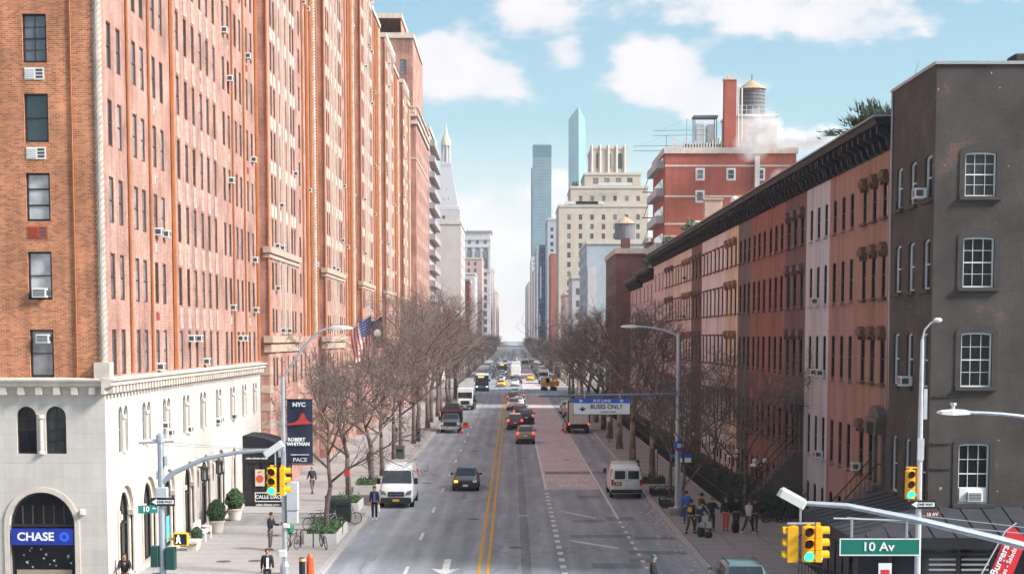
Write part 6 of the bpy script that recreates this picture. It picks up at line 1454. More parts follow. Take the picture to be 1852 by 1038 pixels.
def planter(label, loc, sx, sy, h, seed, n=700):
    p = thing('planter', label, 'planter', loc); t = .1
    mb = MB(); mb.box(0,sx,0,t,0,h); mb.box(0,sx,sy-t,sy,0,h); mb.box(0,t,t,sy-t,0,h); mb.box(sx-t,sx,t,sy-t,0,h); mb.obj('trough', mat('white_concrete',(.55,.53,.51),.8,var=.12), p)
    MB().box(t,sx-t,t,sy-t,.02,h-.08).obj('soil', SOIL, p); rr = random.Random(seed); lf = MB()
    for i in range(n):
        q = Vector((rr.uniform(t,sx-t), rr.uniform(t,sy-t), h-.05+abs(rr.gauss(0,.16)))); s = rr.uniform(.06,.14); a = Vector((rr.gauss(0,1), rr.gauss(0,1), rr.gauss(.6,.7))).normalized(); b = a.orthogonal().normalized()
        lf.face([q-b*s*.4, q+a*s*1.3, q+b*s*.4, q-a*s*.3])
    stuff(lf.obj('plants', LEAF, p)); return p
planter('white concrete planter holding the slim forked tree', (-10.15, 76.0, .13), 1.6, 5.2, .52, 1, 1300)
planter('white planter behind the dark bins beside the second tree', (-10.4, 90.5, .13), 1.5, 3.2, .5, 2)
planter('white planter at the trunk behind the parked white van', (-10.3, 101.5, .13), 1.5, 4.0, .5, 3)
def tree_pit(label, loc, seed):
    p = thing('tree_pit', label, 'tree pit', loc); MB().box(-.8,.8,-1.2,1.2,0,.06).obj('soil', SOIL, p); rr = random.Random(seed); lf = MB()
    for i in range(500):
        q = Vector((rr.uniform(-.7,.7), rr.uniform(-1.1,1.1), .05+abs(rr.gauss(0,.2)))); s = rr.uniform(.06,.14); a = Vector((rr.gauss(0,1), rr.gauss(0,1), rr.gauss(.6,.7))).normalized(); b = a.orthogonal().normalized(); lf.face([q-b*s*.4, q+a*s*1.3, q+b*s*.4])
    stuff(lf.obj('plants', LEAF_DK, p))
    rl = MB()
    for x in (-.8,.8): rl.box(x-.015,x+.015,-1.2,1.2,.42,.45)
    for y in (-1.2,1.2): rl.box(-.8,.8,y-.015,y+.015,.42,.45)
    for i in range(12):
        for x in (-.8,.8): rl.box(x-.01,x+.01,-1.2+i*.218-.01,-1.2+i*.218+.01,0,.42)
    rl.obj('guard_rail', IRON, p)
tree_pit('railed tree pit with dark plants by the bus stop pole', (9.7, 93.5, .13), 4); tree_pit('railed tree pit behind the parked white van on the right', (9.75, 100.5, .13), 5); tree_pit('railed tree pit third from the bus stop pole', (9.75, 109, .13), 6)

def topiary(label, loc, seed, s=1):
    r = thing('potted_topiary', label, 'potted shrub', loc); r.scale = (s,)*3
    MB().lathe([(.33,0),(.36,.05),(.45,.62),(.5,.66),(.5,.74),(.42,.74),(.40,.62)], 18).obj('pot', STONE, r); MB().lathe([(.40,.6),(.40,.64)], 14).obj('soil', SOIL, r)
    rr = random.Random(seed); lf = MB()
    for i in range(2600):
        t = rr.uniform(0,1); z = .7+t*1.25; rad = .54*math.sin(PI*(.14+.82*t))**.75*(.74+.36*rr.random()+.08*math.sin(t*17+seed)); a = rr.uniform(0,2*PI); q = Vector((math.cos(a)*rad, math.sin(a)*rad, z)); s2 = rr.uniform(.04,.1)
        d = Vector((rr.gauss(0,1), rr.gauss(0,1), rr.gauss(0,1))).normalized(); b = d.orthogonal().normalized(); lf.face([q-b*s2*.5, q+d*s2, q+b*s2*.5, q-d*s2*.6])
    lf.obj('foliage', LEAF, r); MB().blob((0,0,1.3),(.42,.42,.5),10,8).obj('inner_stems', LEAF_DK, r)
topiary('clipped evergreen in a stone pot nearest the white bench', (-15.25, 80.6, .14), 1, .88); topiary('clipped evergreen in a stone pot nearer the black vestibule', (-15.3, 86.2, .14), 2, .9)
topiary('small low planting bowl below the walk signal', (-15.2, 75.2, .14), 3, .5)
def bench():
    b = thing('bench', 'white slatted bench against the limestone wall', 'bench', (-15.4, 77.0, .14)); 
    for i in range(4): MB().box(-.25+i*.14,-.15+i*.14,0,1.6,.42,.46).obj('seat_slat', WHITE, b)
    for i in range(3): MB().box(-.34,-.31,0,1.6,.55+i*.14,.64+i*.14).obj('back_slat', WHITE, b)
    for x in (-.3,.25):
        for y in (.08,1.5): MB().box(x-.03,x+.03,y-.03,y+.03,0,.95 if x < 0 else .62).obj('leg', WHITE, b)
    for y in (.08,1.5): MB().box(-.3,.28,y-.03,y+.03,.6,.65).obj('armrest', WHITE, b)
    s = thing('stone_block', 'low pale stone block seat by the limestone wall', 'seat', (-15.45, 73.6, .14)); MB().bbox(0,.6,0,.9,.35,.5,.03).obj('top', STONE, s); MB().box(.08,.52,.1,.8,0,.35).obj('base', STONE, s)
bench()
def bin_(label, loc, m, rz=0):
    b = thing('litter_bin', label, 'litter bin', loc, rz); MB().bbox(-.42,.42,-.36,.36,.06,1.05,.05).obj('body', m, b); MB().prism([(-.36,1.05),(.36,1.05),(.3,1.28),(-.3,1.28)], -.42, .42, 'x').obj('lid', m, b); MB().box(-.28,.28,-.375,-.362,.8,.98).obj('slot', BLACKM, b)
    for x in (-.33,.33): MB().box(x-.05,x+.05,-.3,.3,0,.06).obj('foot', BLACKM, b)
DGR = mat('bin_green', (.018,.028,.027), .5, var=.15)
bin_('dark bin by the kerb beside the parked bicycle', (-9.25, 85.6, .14), DGR); bin_('dark bin standing behind the first by the white planter', (-9.95, 87.0, .14), DGR, .3)
bin_('grey green bin farther along the left pavement by the thin trees', (-9.2, 128, .14), mat('bin_grey',(.07,.085,.085),.5)); bin_('dark bin far along the left kerb before the dump truck', (-9.3, 152, .14), DGR)
def bollard():
    b = thing('bollard', 'dark post wrapped beside an orange plastic marker at the left kerb', 'bollard', (-8.68, 64.4, .14)); MB().lathe([(.13,0),(.13,.95),(.11,1.0),(.0,1.02)], 12).obj('post', BLACKM, b); MB().lathe([(.135,.85),(.135,.97)], 12).obj('cap_band', mat('pale_orange',(.75,.4,.2),.5), b)
    c = thing('orange_marker', 'bright orange plastic marker beside the dark post', 'marker', (-8.36, 64.5, .14)); MB().lathe([(.17,0),(.16,.5),(.14,1.0),(.05,1.15)], 10).obj('body', ORANGE, c); MB().lathe([(.24,0),(.24,.05)], 8).obj('base', BLACKM, c)
bollard()
def cone(label, x, y, sq=True):
    c = thing('traffic_cone', label, 'traffic cone', (x, y, .0)); MB().lathe([(.16,.03),(.04,.72)], 12).obj('cone', ORANGE, c); MB().box(-.2,.2,-.2,.2,0,.03).obj('base', BLACKM, c); MB().lathe([(.125,.3),(.1,.42)], 12).obj('white_band', WHITE, c)
    if sq: MB().bbox(.1,.65,-.02,.02,.6,1.15,.08).obj('marker_board', ORANGE, c)
cone('orange cone with a square board beside the dump truck', -5.3, 167); cone('orange cone at the corner of the black truck on the right', 5.75, 168); cone('second orange cone behind the black truck on the right', 5.6, 172, False)
def sign_post(label, loc, m, h=3.0, w=.3, hh=.45):
    s = thing('sign_post', label, 'street sign', loc); MB().tube([(0,0,0),(0,0,h)], .035, 6).obj('post', mat('rust_post',(.06,.04,.035),.7), s); MB().box(-w/2-.1,w/2-.1,-.06,-.04,h-hh-.1,h-.1).obj('plate', m, s)
sign_post('red parking sign on a dark post by the bins', (-9.0, 86.2, .14), RED); sign_post('white parking sign on a post by the right trees', (9.3, 150, .13), WHITE, 2.6); sign_post('thin post with a small sign behind the right white van', (10.4, 112, .13), PALEM, 2.2, .15, .2)
def bike(label, loc, rz, m, lean=.12, basket=None):
    b = thing('bicycle', label, 'bicycle', loc, rz); b.rotation_euler = (lean, 0, rz)
    for x in (-.52,.52):
        w = link('wheel', None, b, (x,0,.34)); t = MB(); n = 22; rs = []
        for i in range(n):
            a = 2*PI*i/n; rs.append([t.P(((.32+.02*math.cos(k*PI/2))*math.cos(a), .02*math.sin(k*PI/2), (.32+.02*math.cos(k*PI/2))*math.sin(a))) for k in range(4)])
        t.rings(rs + [rs[0]]); t.obj('tyre', TYRE, w); sp = MB()
        for i in range(10):
            a = 2*PI*i/10; sp.tube([(0,.0,0),(.31*math.cos(a),0,.31*math.sin(a))], .004, 3)
        sp.obj('spokes', CHROME, w)
    MB().tube([(-.52,0,.34),(-.12,0,.32),(-.22,0,.82)], .018).tube([(-.12,0,.32),(.38,0,.78)], .018).tube([(-.2,0,.74),(.37,0,.82)], .016).tube([(-.52,0,.34),(-.2,0,.74)], .012).tube([(.52,0,.34),(.36,0,.95)], .016).obj('frame', m, b)
    MB().tube([(.28,-.28,1.04),(.36,-.1,.98),(.36,.1,.98),(.28,.28,1.04)], .014).obj('handlebar', BLACK, b); MB().bbox(-.36,-.1,-.07,.07,.84,.9,.03).obj('saddle', BLACKM, b)
    MB().lathe([(.09,-.02),(.09,.02)], 12, (-.12,0,.32), ax='y').box(-.2,-.04,.06,.14,.2,.23).obj('crank', IRON, b)
    if basket: MB().bbox(-.52,-.2,-.17,.17,.95,1.3,.04).obj('basket', basket, b); 
    return b
bike('upright black bicycle with a green carrier box against the planter', (-10.45, 73.8, .14), 1.2, BLACK, .1, mat('box_green',(.02,.22,.12),.5))
bike('black bicycle leaning at the near corner of the planter', (-9.0, 74.6, .14), 1.9, IRON, -.12); bike('yellowish bicycle leaning on the kerb side of the planter', (-8.72, 79.4, .14), 1.75, mat('bike_yellow',(.5,.42,.12),.5), .1)
bike('dark bicycle parked before the bins by the kerb', (-8.95, 84.2, .14), .25, BLACK, .06); bike('grey bicycle behind the planter near the forked tree', (-9.7, 82.3, .14), .5, STEEL, .08); bike('small black bicycle second behind the planter', (-10.3, 81.9, .14), .8, BLACK, -.08)
for i, (x, y, lb) in enumerate(((-9.85,74.9,'dark hoop bike rack at the near end of the planter'),(-10.1,82.0,'dark hoop bike rack behind the planter'))):
    k = thing('bike_rack', lb, 'bike rack', (x,y,.14)); MB().tube([(-.3,0,0),(-.3,0,.75),(-.22,0,.86),(.22,0,.86),(.3,0,.75),(.3,0,0)], .03, 7).obj('hoop', IRON, k)
def feather_flag():
    f = thing('feather_flag', 'red feather banner with white Burgers lettering before the cafe', 'banner', (16.85, 56.6, .2))
    MB().tube([(-.1,0,0),(.1,0,1.2),(1.05,0,3.0),(1.45,0,3.3)], .025, 5).obj('pole', PALEM, f)
    RB = mat('burger_red',(.60,.018,.025),.6,var=.06); n = 12; mb = MB()
    for i in range(n):
        a, b = i/n, (i+1)/n
        def e(t): 
            c = (.05+1.15*t**.9, .35+2.85*t); w = .78*min(1, (1.02-t)*6)**.5*(1-.0*t); return c, w
        (ca, wa), (cb, wb) = e(a), e(b)
        mb.face([(ca[0],.0,ca[1]),(ca[0]+wa,.0,ca[1]-.15),(cb[0]+wb,.0,cb[1]-.15),(cb[0],.0,cb[1])]); mb.face([(cb[0],.01,cb[1]),(cb[0]+wb,.01,cb[1]-.15),(ca[0]+wa,.01,ca[1]-.15),(ca[0],.01,ca[1])])
    s = mb.obj('cloth', RB, f); ang = -1.17
    text('Burgers', .38, WHITE, s, (.88,-.02,1.95), 0, .008, 1, ang); text('Fries - Salads', .25, WHITE, s, (1.16,-.02,1.78), 0, .004, 1, ang)
feather_flag()
def cable_boxes():
    for y, x, lb in ((118, 9.3, 'dark utility box by the right kerb behind the van'), ):
        c = thing('utility_box', lb, 'utility box', (x,y,.13)); MB().bbox(-.3,.3,-.25,.25,0,.9,.03).obj('cabinet', DGR, c); MB().box(-.25,.25,-.26,-.25,.1,.8).obj('door', IRON, c)
cable_boxes()
def steam():
    s = MB().blob((0,0,0),(1,1,1),16,12).mesh('steam', None); m = bpy.data.materials.new('steam_puff'); m.use_nodes = True; N = m.node_tree.nodes; L = m.node_tree.links; N.clear()
    o = N.new('ShaderNodeOutputMaterial'); v = N.new('ShaderNodeVolumePrincipled'); v.inputs['Color'].default_value = (1,.99,.98,1); tc = N.new('ShaderNodeTexCoord')
    nz = N.new('ShaderNodeTexNoise'); nz.inputs['Scale'].default_value = 2.1; nz.inputs['Detail'].default_value = 4; L.new(tc.outputs['Object'], nz.inputs['Vector'])
    ln = N.new('ShaderNodeVectorMath'); ln.operation = 'LENGTH'; L.new(tc.outputs['Object'], ln.inputs[0])
    mr = N.new('ShaderNodeMapRange'); mr.inputs[1].default_value = 1.0; mr.inputs[2].default_value = .1; L.new(ln.outputs['Value'], mr.inputs[0])
    m2 = N.new('ShaderNodeMapRange'); m2.inputs[1].default_value = .36; m2.inputs[2].default_value = .66; L.new(nz.outputs[0], m2.inputs[0])
    mu = N.new('ShaderNodeMath'); mu.operation = 'MULTIPLY'; L.new(mr.outputs[0], mu.inputs[0]); L.new(m2.outputs[0], mu.inputs[1]); m3 = N.new('ShaderNodeMath'); m3.operation = 'MULTIPLY'; m3.inputs[1].default_value = 1.3; L.new(mu.outputs[0], m3.inputs[0]); L.new(m3.outputs[0], v.inputs['Density']); L.new(v.outputs[0], o.inputs['Volume'])
    s.materials.clear(); s.materials.append(m)
    r = thing('steam_plume', 'white steam drifting from the flue of the red brick building', 'steam', (36, 228, 36)); r['kind'] = 'stuff'
    for p, sc in (((-1.6,0,1.6),(3.2,2.4,2.6)),((.0,1,4.4),(3.6,2.6,3.0)),((3.4,1,2.6),(3.6,2.4,1.7)),((2.4,-2,-3.2),(2.0,1.6,1.5)),((6.6,2,2.4),(3.6,2.2,1.5)),((9.5,2,3.6),(3.2,2.2,1.6))): 
        q = link('puff', s, r, p, .4, sc)
steam()
# ------------------------------------------------------------------ vehicles (local -Y is the front)
def paint(name, col, metal=.0, rough=.32): return mat('paint_'+name, col, rough, metal, var=.06, scale=2, spec=.5, coat=.7)
def section(st, zm):
    y, zb, zt, hw, ht = st; m = min(zm, zt-.1)
    half = [(hw*.90, zb), (hw*.985, zb+.10), (hw, zb+.28 if zb+.28 < m else m*.8), (hw*.985, m), (ht+(hw*.985-ht)*.06, zt-.07), (ht*.93, zt-.012), (ht*.5, zt+.012)]
    return [(x, y, z) for x, z in half] + [(-x, y, z) for x, z in reversed(half)]
def hull(sts, zm, m, root, name='body', smooth=True):
    mb = MB(); rs = [[mb.P(p) for p in section(s, zm)] for s in sts]; mb.rings(rs, True, True)
    o = mb.obj(name, m, root, smooth=smooth)
    return o
def sidex(st, zm, z):
    y, zb, zt, hw, ht = st; m = min(zm, zt-.1); t = max(0, min(1, (z-m)/(zt-.07-m))); a = hw*.985; b = ht+(a-ht)*.06; return a+(b-a)*t
def lerp_st(sts, y):
    for a, b in zip(sts, sts[1:]):
        if a[0] <= y <= b[0]:
            t = (y-a[0])/(b[0]-a[0]); return (y,)+tuple(a[i]+(b[i]-a[i])*t for i in range(1,5))
    return sts[-1]
def side_panel(root, sts, zm, poly, name, m, off=.012):
    for s in (-1, 1):
        mb = MB(); mb.face([(s*(sidex(lerp_st(sts, y), zm, z)+off), y, z) for y, z in (poly if s > 0 else poly[::-1])]); mb.obj(name, m, root)
def screen(root, a, b, name, m, inset=.1, off=.02, lo=.08, hi=.1):
    """Glass across the slope between stations a and b."""
    pts = []
    for t, s in ((lo,-1),(lo,1),(1-hi,1),(1-hi,-1)):
        y = a[0]+(b[0]-a[0])*t; z = a[2]+(b[2]-a[2])*t; h = a[4]+(b[4]-a[4])*t-inset; pts.append(Vector((s*h, y, z+.012)))
    n = (pts[1]-pts[0]).cross(pts[2]-pts[0]).normalized()
    if n.z < 0 and abs(n.z) > .05: n = -n
    if abs(n.z) <= .05: n = Vector((0, -1 if a[0] < 0 and a[2] < b[2] or name == 'windscreen' else 1, 0))
    MB().face([p+n*off for p in pts]).obj(name, m, root)
def wheels(root, ys, x, r, w=.2, rim=RIM):
    for y in ys:
        for s in (-1, 1):
            wh = link('wheel', None, root, (s*(x-w/2+.01), y, r))
            MB().lathe([(r*.6,-w/2),(r*.95,-w/2),(r,-w*.35),(r,w*.35),(r*.95,w/2),(r*.6,w/2)], 20, ax='x').obj('tyre', TYRE, wh)
            MB().lathe([(r*.6,-w*.42),(r*.2,-w*.5),(.0,-w*.5)] if s < 0 else [(r*.6,w*.42),(r*.2,w*.5),(.0,w*.5)], 12, ax='x').obj('rim', rim, wh)
            MB().lathe([(r*1.14,-.008),(r*1.14,.008)], 20, (s*(x-.004),y,r), ax='x').obj('wheel_arch', TRIM, root)
def bits(root, yf, yr, hw, zl, zt_, plate_col=None, lamps=(.26,.14), tails=(.2,.16), on=False, amber=False, bump=True, zp=None, bh=.2):
    for s in (-1, 1):
        MB().bbox(s*(hw-.22)-lamps[0]/2, s*(hw-.22)+lamps[0]/2, yf-.03, yf+.2, zl-lamps[1]/2, zl+lamps[1]/2, .03).obj('headlight', AMBER if (amber and s < 0) else LAMPW, root)
        MB().bbox(s*(hw-.14)-tails[0]/2, s*(hw-.14)+tails[0]/2, yr-.2, yr+.025, zt_-tails[1]/2, zt_+tails[1]/2, .02).obj('tail_light', LAMPR_ON if on else LAMPR, root)
    if bump:
        MB().bbox(-hw*.93,hw*.93,yf-.05,yf+.12,.22,.22+bh,.04).obj('bumper', TRIM, root); MB().bbox(-hw*.93,hw*.93,yr-.12,yr+.05,.24,.24+bh,.04).obj('bumper', TRIM, root)
    MB().box(-.17,.17,yf-.07,yf-.055,.33,.47).obj('number_plate', plate_col or WHITE, root); MB().box(-.17,.17,yr+.055,yr+.07,zp or .6,(zp or .6)+.14).obj('number_plate', plate_col or WHITE, root)
def mirrors(root, x, y, z, m, s_=1):
    for s in (-1, 1): MB().bbox(s*(x+.1)-.1*s_, s*(x+.1)+.1*s_, y-.06, y+.06, z, z+.16*s_, .03).obj('mirror', m, root)
LAMPD = mat('headlight_smoked', (.16,.17,.185), .15, var=0, coat=.6)
PLY = mat('plate_yellow', (.7,.42,.05), .5, var=.05)
def sedan(label, loc, rz, m, cat='car', on=False, amber=False, name='sedan_car', taxi=False):
    r = thing(name, label, cat, loc, rz, group='cars on the road'); zm = .9
    st = [(-2.33,.34,.62,.66,.56),(-2.27,.24,.70,.80,.68),(-1.9,.2,.80,.87,.72),(-1.1,.2,.94,.89,.76),(-.3,.2,1.42,.89,.60),(.35,.2,1.46,.89,.60),(.95,.2,1.43,.89,.59),(1.65,.2,1.05,.89,.68),(2.2,.24,1.0,.86,.68),(2.33,.36,.86,.78,.64)]
    hull(st, zm, m, r); screen(r, st[3], st[4], 'windscreen', GLASSV, .05); screen(r, st[6], st[7], 'rear_window', GLASSV, .06)
    side_panel(r, st, zm, [(-.82,.98),(-.28,1.34),(.28,1.37),(.28,.98)], 'side_window', GLASSV); side_panel(r, st, zm, [(.36,.98),(.36,1.37),(.9,1.33),(1.2,1.0)], 'side_window', GLASSV)
    wheels(r, (-1.45,1.4), .885, .32); bits(r, -2.3, 2.3, .84, .66, .84, PLY if taxi else None, on=on, amber=amber); mirrors(r, .87, -.75, .98, m)
    MB().bbox(-.5,.5,-2.36,-2.2,.5,.68,.03).obj('grille', TRIM, r)
    if taxi: MB().bbox(-.32,.32,.0,.24,1.47,1.64,.04).obj('roof_sign', WHITE, r)
    return r
def suv(label, loc, rz, m, on=True, name='suv_car', roof=None):
    r = thing(name, label, 'car', loc, rz, group='cars on the road'); zm = 1.05
    st = [(-2.3,.36,.82,.72,.62),(-2.2,.28,.95,.86,.74),(-1.25,.26,1.1,.92,.80),(-.45,.26,1.66,.92,.68),(.5,.26,1.72,.92,.68),(1.85,.26,1.68,.92,.66),(2.22,.28,1.15,.90,.76),(2.32,.36,1.0,.84,.72)]
    hull(st, zm, m, r); screen(r, st[2], st[3], 'windscreen', GLASSV, .05); screen(r, st[5], st[6], 'rear_window', GLASSV, .07, .03)
    side_panel(r, st, zm, [(-.95,1.13),(-.42,1.56),(.3,1.6),(.3,1.13)], 'side_window', GLASSV); side_panel(r, st, zm, [(.38,1.13),(.38,1.6),(1.75,1.56),(1.9,1.15)], 'side_window', GLASSV)
    wheels(r, (-1.4,1.42), .915, .37, .24); bits(r, -2.27, 2.29, .88, .82, 1.02, lamps=(.3,.16), tails=(.2,.3), on=on, zp=.74, bh=.3); mirrors(r, .9, -.9, 1.12, m)
    for s in (-1, 1): MB().tube([(s*.6,-.3,1.72),(s*.6,.5,1.78),(s*.6,1.7,1.73)], .025, 5).obj('roof_rail', TRIM, r)
    if roof: MB().bbox(-.62,.62,-.3,1.7,1.71,1.76,.02).obj('roof_panel', roof, r)
    MB().bbox(-.5,.5,-2.33,-2.2,.62,.86,.03).obj('grille', TRIM, r); return r
def front_van(label, loc, rz, m):
    r = thing('cargo_van', label, 'van', loc, rz); zm = 1.3
    st = [(-2.96,.4,.94,.84,.70),(-2.86,.3,1.12,.98,.82),(-2.28,.28,1.36,1.02,.90),(-1.42,.28,2.2,1.02,.80),(-.95,.28,2.44,1.02,.78),(-.2,.28,2.54,1.02,.78),(2.55,.28,2.52,1.02,.78),(2.8,.3,2.38,1.0,.80),(2.86,.4,1.9,.98,.9)]
    hull(st, zm, m, r); screen(r, (st[2][0],0,st[2][2],0,.98), (st[3][0],0,st[3][2],0,.88), 'windscreen', GLASSV, .06, .03)
    side_panel(r, st, zm, [(-1.85,1.36),(-1.3,1.98),(-.75,2.0),(-.75,1.36)], 'side_window', GLASSV)
    MB().bbox(-.5,.5,-3.0,-2.8,.72,1.0,.05).obj('grille', TRIM, r); MB().bbox(-.36,.36,-3.006,-2.99,.83,.86,.003).obj('grille_bar', CHROME, r); MB().lathe([(.11,-.02),(.11,.01)], 12, (0,-3.0,.9), ax='y').obj('badge', mat('badge_blue',(.03,.08,.25),.3), r)
    MB().bbox(-.92,.92,-3.02,-2.75,.32,.66,.06).obj('bumper', TRIM, r)
    for s in (-1, 1):
        h = MB(); h.prism([(s*.56,.80),(s*.90,.84),(s*.95,1.10),(s*.68,1.02)], -2.985, -2.7, 'y'); h.obj('headlight', LAMPD, r)
        MB().bbox(s*1.13-.11,s*1.13+.11,-1.75,-1.62,1.35,1.72,.03).obj('mirror', BLACK, r); MB().bbox(s*.93-.06,s*.93+.06,2.7,2.88,1.2,1.9,.02).obj('tail_light', LAMPR, r)
    MB().box(-.2,.2,-3.05,-3.03,.42,.56).obj('number_plate', PLY, r); wheels(r, (-2.0,1.75), 1.01, .36, .24)
    side_panel(r, st, zm, [(-.5,.5),(-.5,.46),(2.5,.46),(2.5,.5)], 'side_moulding', TRIM); side_panel(r, st, zm, [(-.42,2.2),(-.42,.7),(-.40,.7),(-.40,2.2)], 'door_seam', TRIM)
    return r
def rear_van(label, loc, rz, m):
    r = thing('passenger_van', label, 'van', loc, rz); zm = 1.25
    st = [(-2.75,.42,1.0,.84,.70),(-2.65,.34,1.15,.96,.78),(-1.8,.32,1.32,1.0,.84),(-1.15,.32,1.98,1.0,.82),(-.4,.32,2.08,1.0,.82),(2.5,.32,2.06,1.0,.82),(2.68,.34,1.92,.99,.82),(2.74,.44,1.3,.98,.96)]
    hull(st, zm, m, r); screen(r, st[2], st[3], 'windscreen', GLASSV, .02, .03)
    for s in (-1, 1):
        MB().bbox(s*.43-.34,s*.43+.34,2.69,2.78,1.28,1.82,.05).obj('rear_window', GLASSV, r); MB().bbox(s*.9-.075,s*.9+.075,2.6,2.775,.88,1.26,.02).obj('tail_light', LAMPR, r)
        MB().bbox(s*1.13-.1,s*1.13+.1,-1.7,-1.55,1.3,1.62,.03).obj('mirror', BLACK, r)
    MB().box(-.006,.006,2.745,2.765,.62,1.95).obj('door_seam', TRIM, r); MB().bbox(-1.0,1.0,2.66,2.92,.40,.62,.04).obj('bumper', TRIM, r)
    MB().bbox(.32,.78,2.74,2.775,.88,1.1,.02).obj('plate_recess', BLACK, r); MB().box(.40,.70,2.775,2.785,.93,1.06).obj('number_plate', PLY, r)
    MB().bbox(-.4,.4,2.74,2.768,1.16,1.2,.01).obj('trim_strip', STEEL, r)
    for yv in (-.6, .5, 1.6): MB().tube([(-.8,yv,2.16),(.8,yv,2.16)], .03, 5).tube([(-.75,yv,2.02),(-.75,yv,2.16)], .02, 4).tube([(.75,yv,2.02),(.75,yv,2.16)], .02, 4).obj('roof_rack', ACW, r)
    side_panel(r, st, zm, [(-1.45,1.32),(-1.05,1.82),(-.55,1.86),(-.55,1.32)], 'side_window', GLASSV); side_panel(r, st, zm, [(1.2,1.32),(1.2,1.86),(2.4,1.86),(2.4,1.32)], 'side_window', GLASSV)
    wheels(r, (-1.8,1.55), .99, .37, .24)
    for s in (-1, 1): MB().bbox(s*.7-.14,s*.7+.14,-2.78,-2.6,.82,1.02,.02).obj('headlight', LAMPW, r)
    return r
def step_van(label, loc, rz, m, dk=False):
    r = thing('delivery_truck', label, 'truck', loc, rz, group='trucks on the road')
    MB().bbox(-1.1,1.1,-2.6,3.8,.55,3.15,.12).obj('body', m, r); MB().bbox(-1.0,1.0,-3.3,-2.55,.5,1.55,.1).obj('bonnet', m, r)
    MB().bbox(-.98,.98,-2.63,-2.58,1.68,2.5,.06).obj('windscreen', GLASSV, r); MB().bbox(-.6,.6,-3.34,-3.28,.85,1.35,.04).obj('grille', TRIM, r); MB().bbox(-1.08,1.08,-3.45,-3.25,.42,.7,.04).obj('bumper', TRIM, r)
    for s in (-1, 1):
        MB().bbox(s*.8-.13,s*.8+.13,-3.35,-3.28,.95,1.2,.03).obj('headlight', LAMPW, r); MB().bbox(s*1.3-.12,s*1.3+.12,-2.8,-2.7,1.6,2.1,.03).obj('mirror', BLACK, r); MB().bbox(s*1.0-.07,s*1.0+.07,3.75,3.84,.8,1.0,.02).obj('tail_light', LAMPR, r)
        MB().box(s*1.1-.01,s*1.1+.012,-2.4,-1.5,1.3,2.5).obj('side_window', GLASSV, r)
    MB().bbox(-.95,.95,3.78,3.83,.8,2.9,.03).obj('rear_door', PALEM, r); wheels(r, (-2.5,2.3), 1.08, .45, .28); MB().box(-.95,.95,-2.5,3.7,.4,.56).obj('chassis', TRIM, r); MB().box(-.2,.2,-3.47,-3.45,.5,.62).obj('number_plate', WHITE, r)
    return r
def dump_truck(label, loc, rz, m):
    r = thing('dump_truck', label, 'truck', loc, rz); zm = 1.25
    st = [(-2.9,.5,1.1,.84,.74),(-2.8,.42,1.28,.98,.84),(-1.7,.4,1.42,1.02,.86),(-1.15,.4,2.0,1.02,.8),(-.2,.4,2.06,1.02,.8),(.2,.4,2.0,1.02,.8)]
    hull(st, zm, m, r, 'cab'); screen(r, st[2], st[3], 'windscreen', GLASSV, .04, .03); side_panel(r, st, zm, [(-1.35,1.35),(-1.0,1.88),(-.1,1.9),(-.1,1.35)], 'side_window', GLASSV)
    MB().bbox(-.7,.7,-2.97,-2.85,.8,1.2,.04).obj('grille', TRIM, r); MB().bbox(-.98,.98,-3.05,-2.85,.42,.72,.05).obj('bumper', CHROME, r); MB().box(-.2,.2,-3.07,-3.05,.5,.64).obj('number_plate', WHITE, r)
    for s in (-1, 1): MB().bbox(s*.85-.12,s*.85+.12,-2.95,-2.8,.92,1.15,.02).obj('headlight', LAMPW, r); MB().bbox(s*1.2-.12,s*1.2+.12,-1.4,-1.3,1.3,1.75,.03).obj('mirror', BLACK, r); MB().bbox(s*1.0-.07,s*1.0+.07,3.3,3.4,.85,1.0,.02).obj('tail_light', LAMPR, r)
    b = MB(); b.box(-1.15,1.15,.3,3.3,.95,1.1); b.box(-1.15,1.15,.25,.4,1.1,2.3); b.box(-1.15,-1.05,.4,3.3,1.1,2.3); b.box(1.05,1.15,.4,3.3,1.1,2.3); b.box(-1.05,1.05,3.2,3.3,1.1,2.2); b.prism([(-1.1,2.3),(1.1,2.3),(1.1,2.42),(-1.1,2.42)], -.7, .4, 'y'); b.obj('tipper_bed', mat('truck_dark',(.03,.028,.03),.6,var=.2), r)
    MB().box(-1.18,1.18,-.72,-.66,2.2,2.44).obj('red_headboard', mat('truck_red',(.16,.03,.03),.6), r); MB().prism([(-1.0,2.3),(1.0,2.3),(.75,3.0),(-.6,3.05)], .6, 3.0, 'y').obj('load_cover', mat('tarp_green',(.045,.05,.045),.85,var=.3), r)
    wheels(r, (-2.0,2.2), 1.0, .42, .28); return r
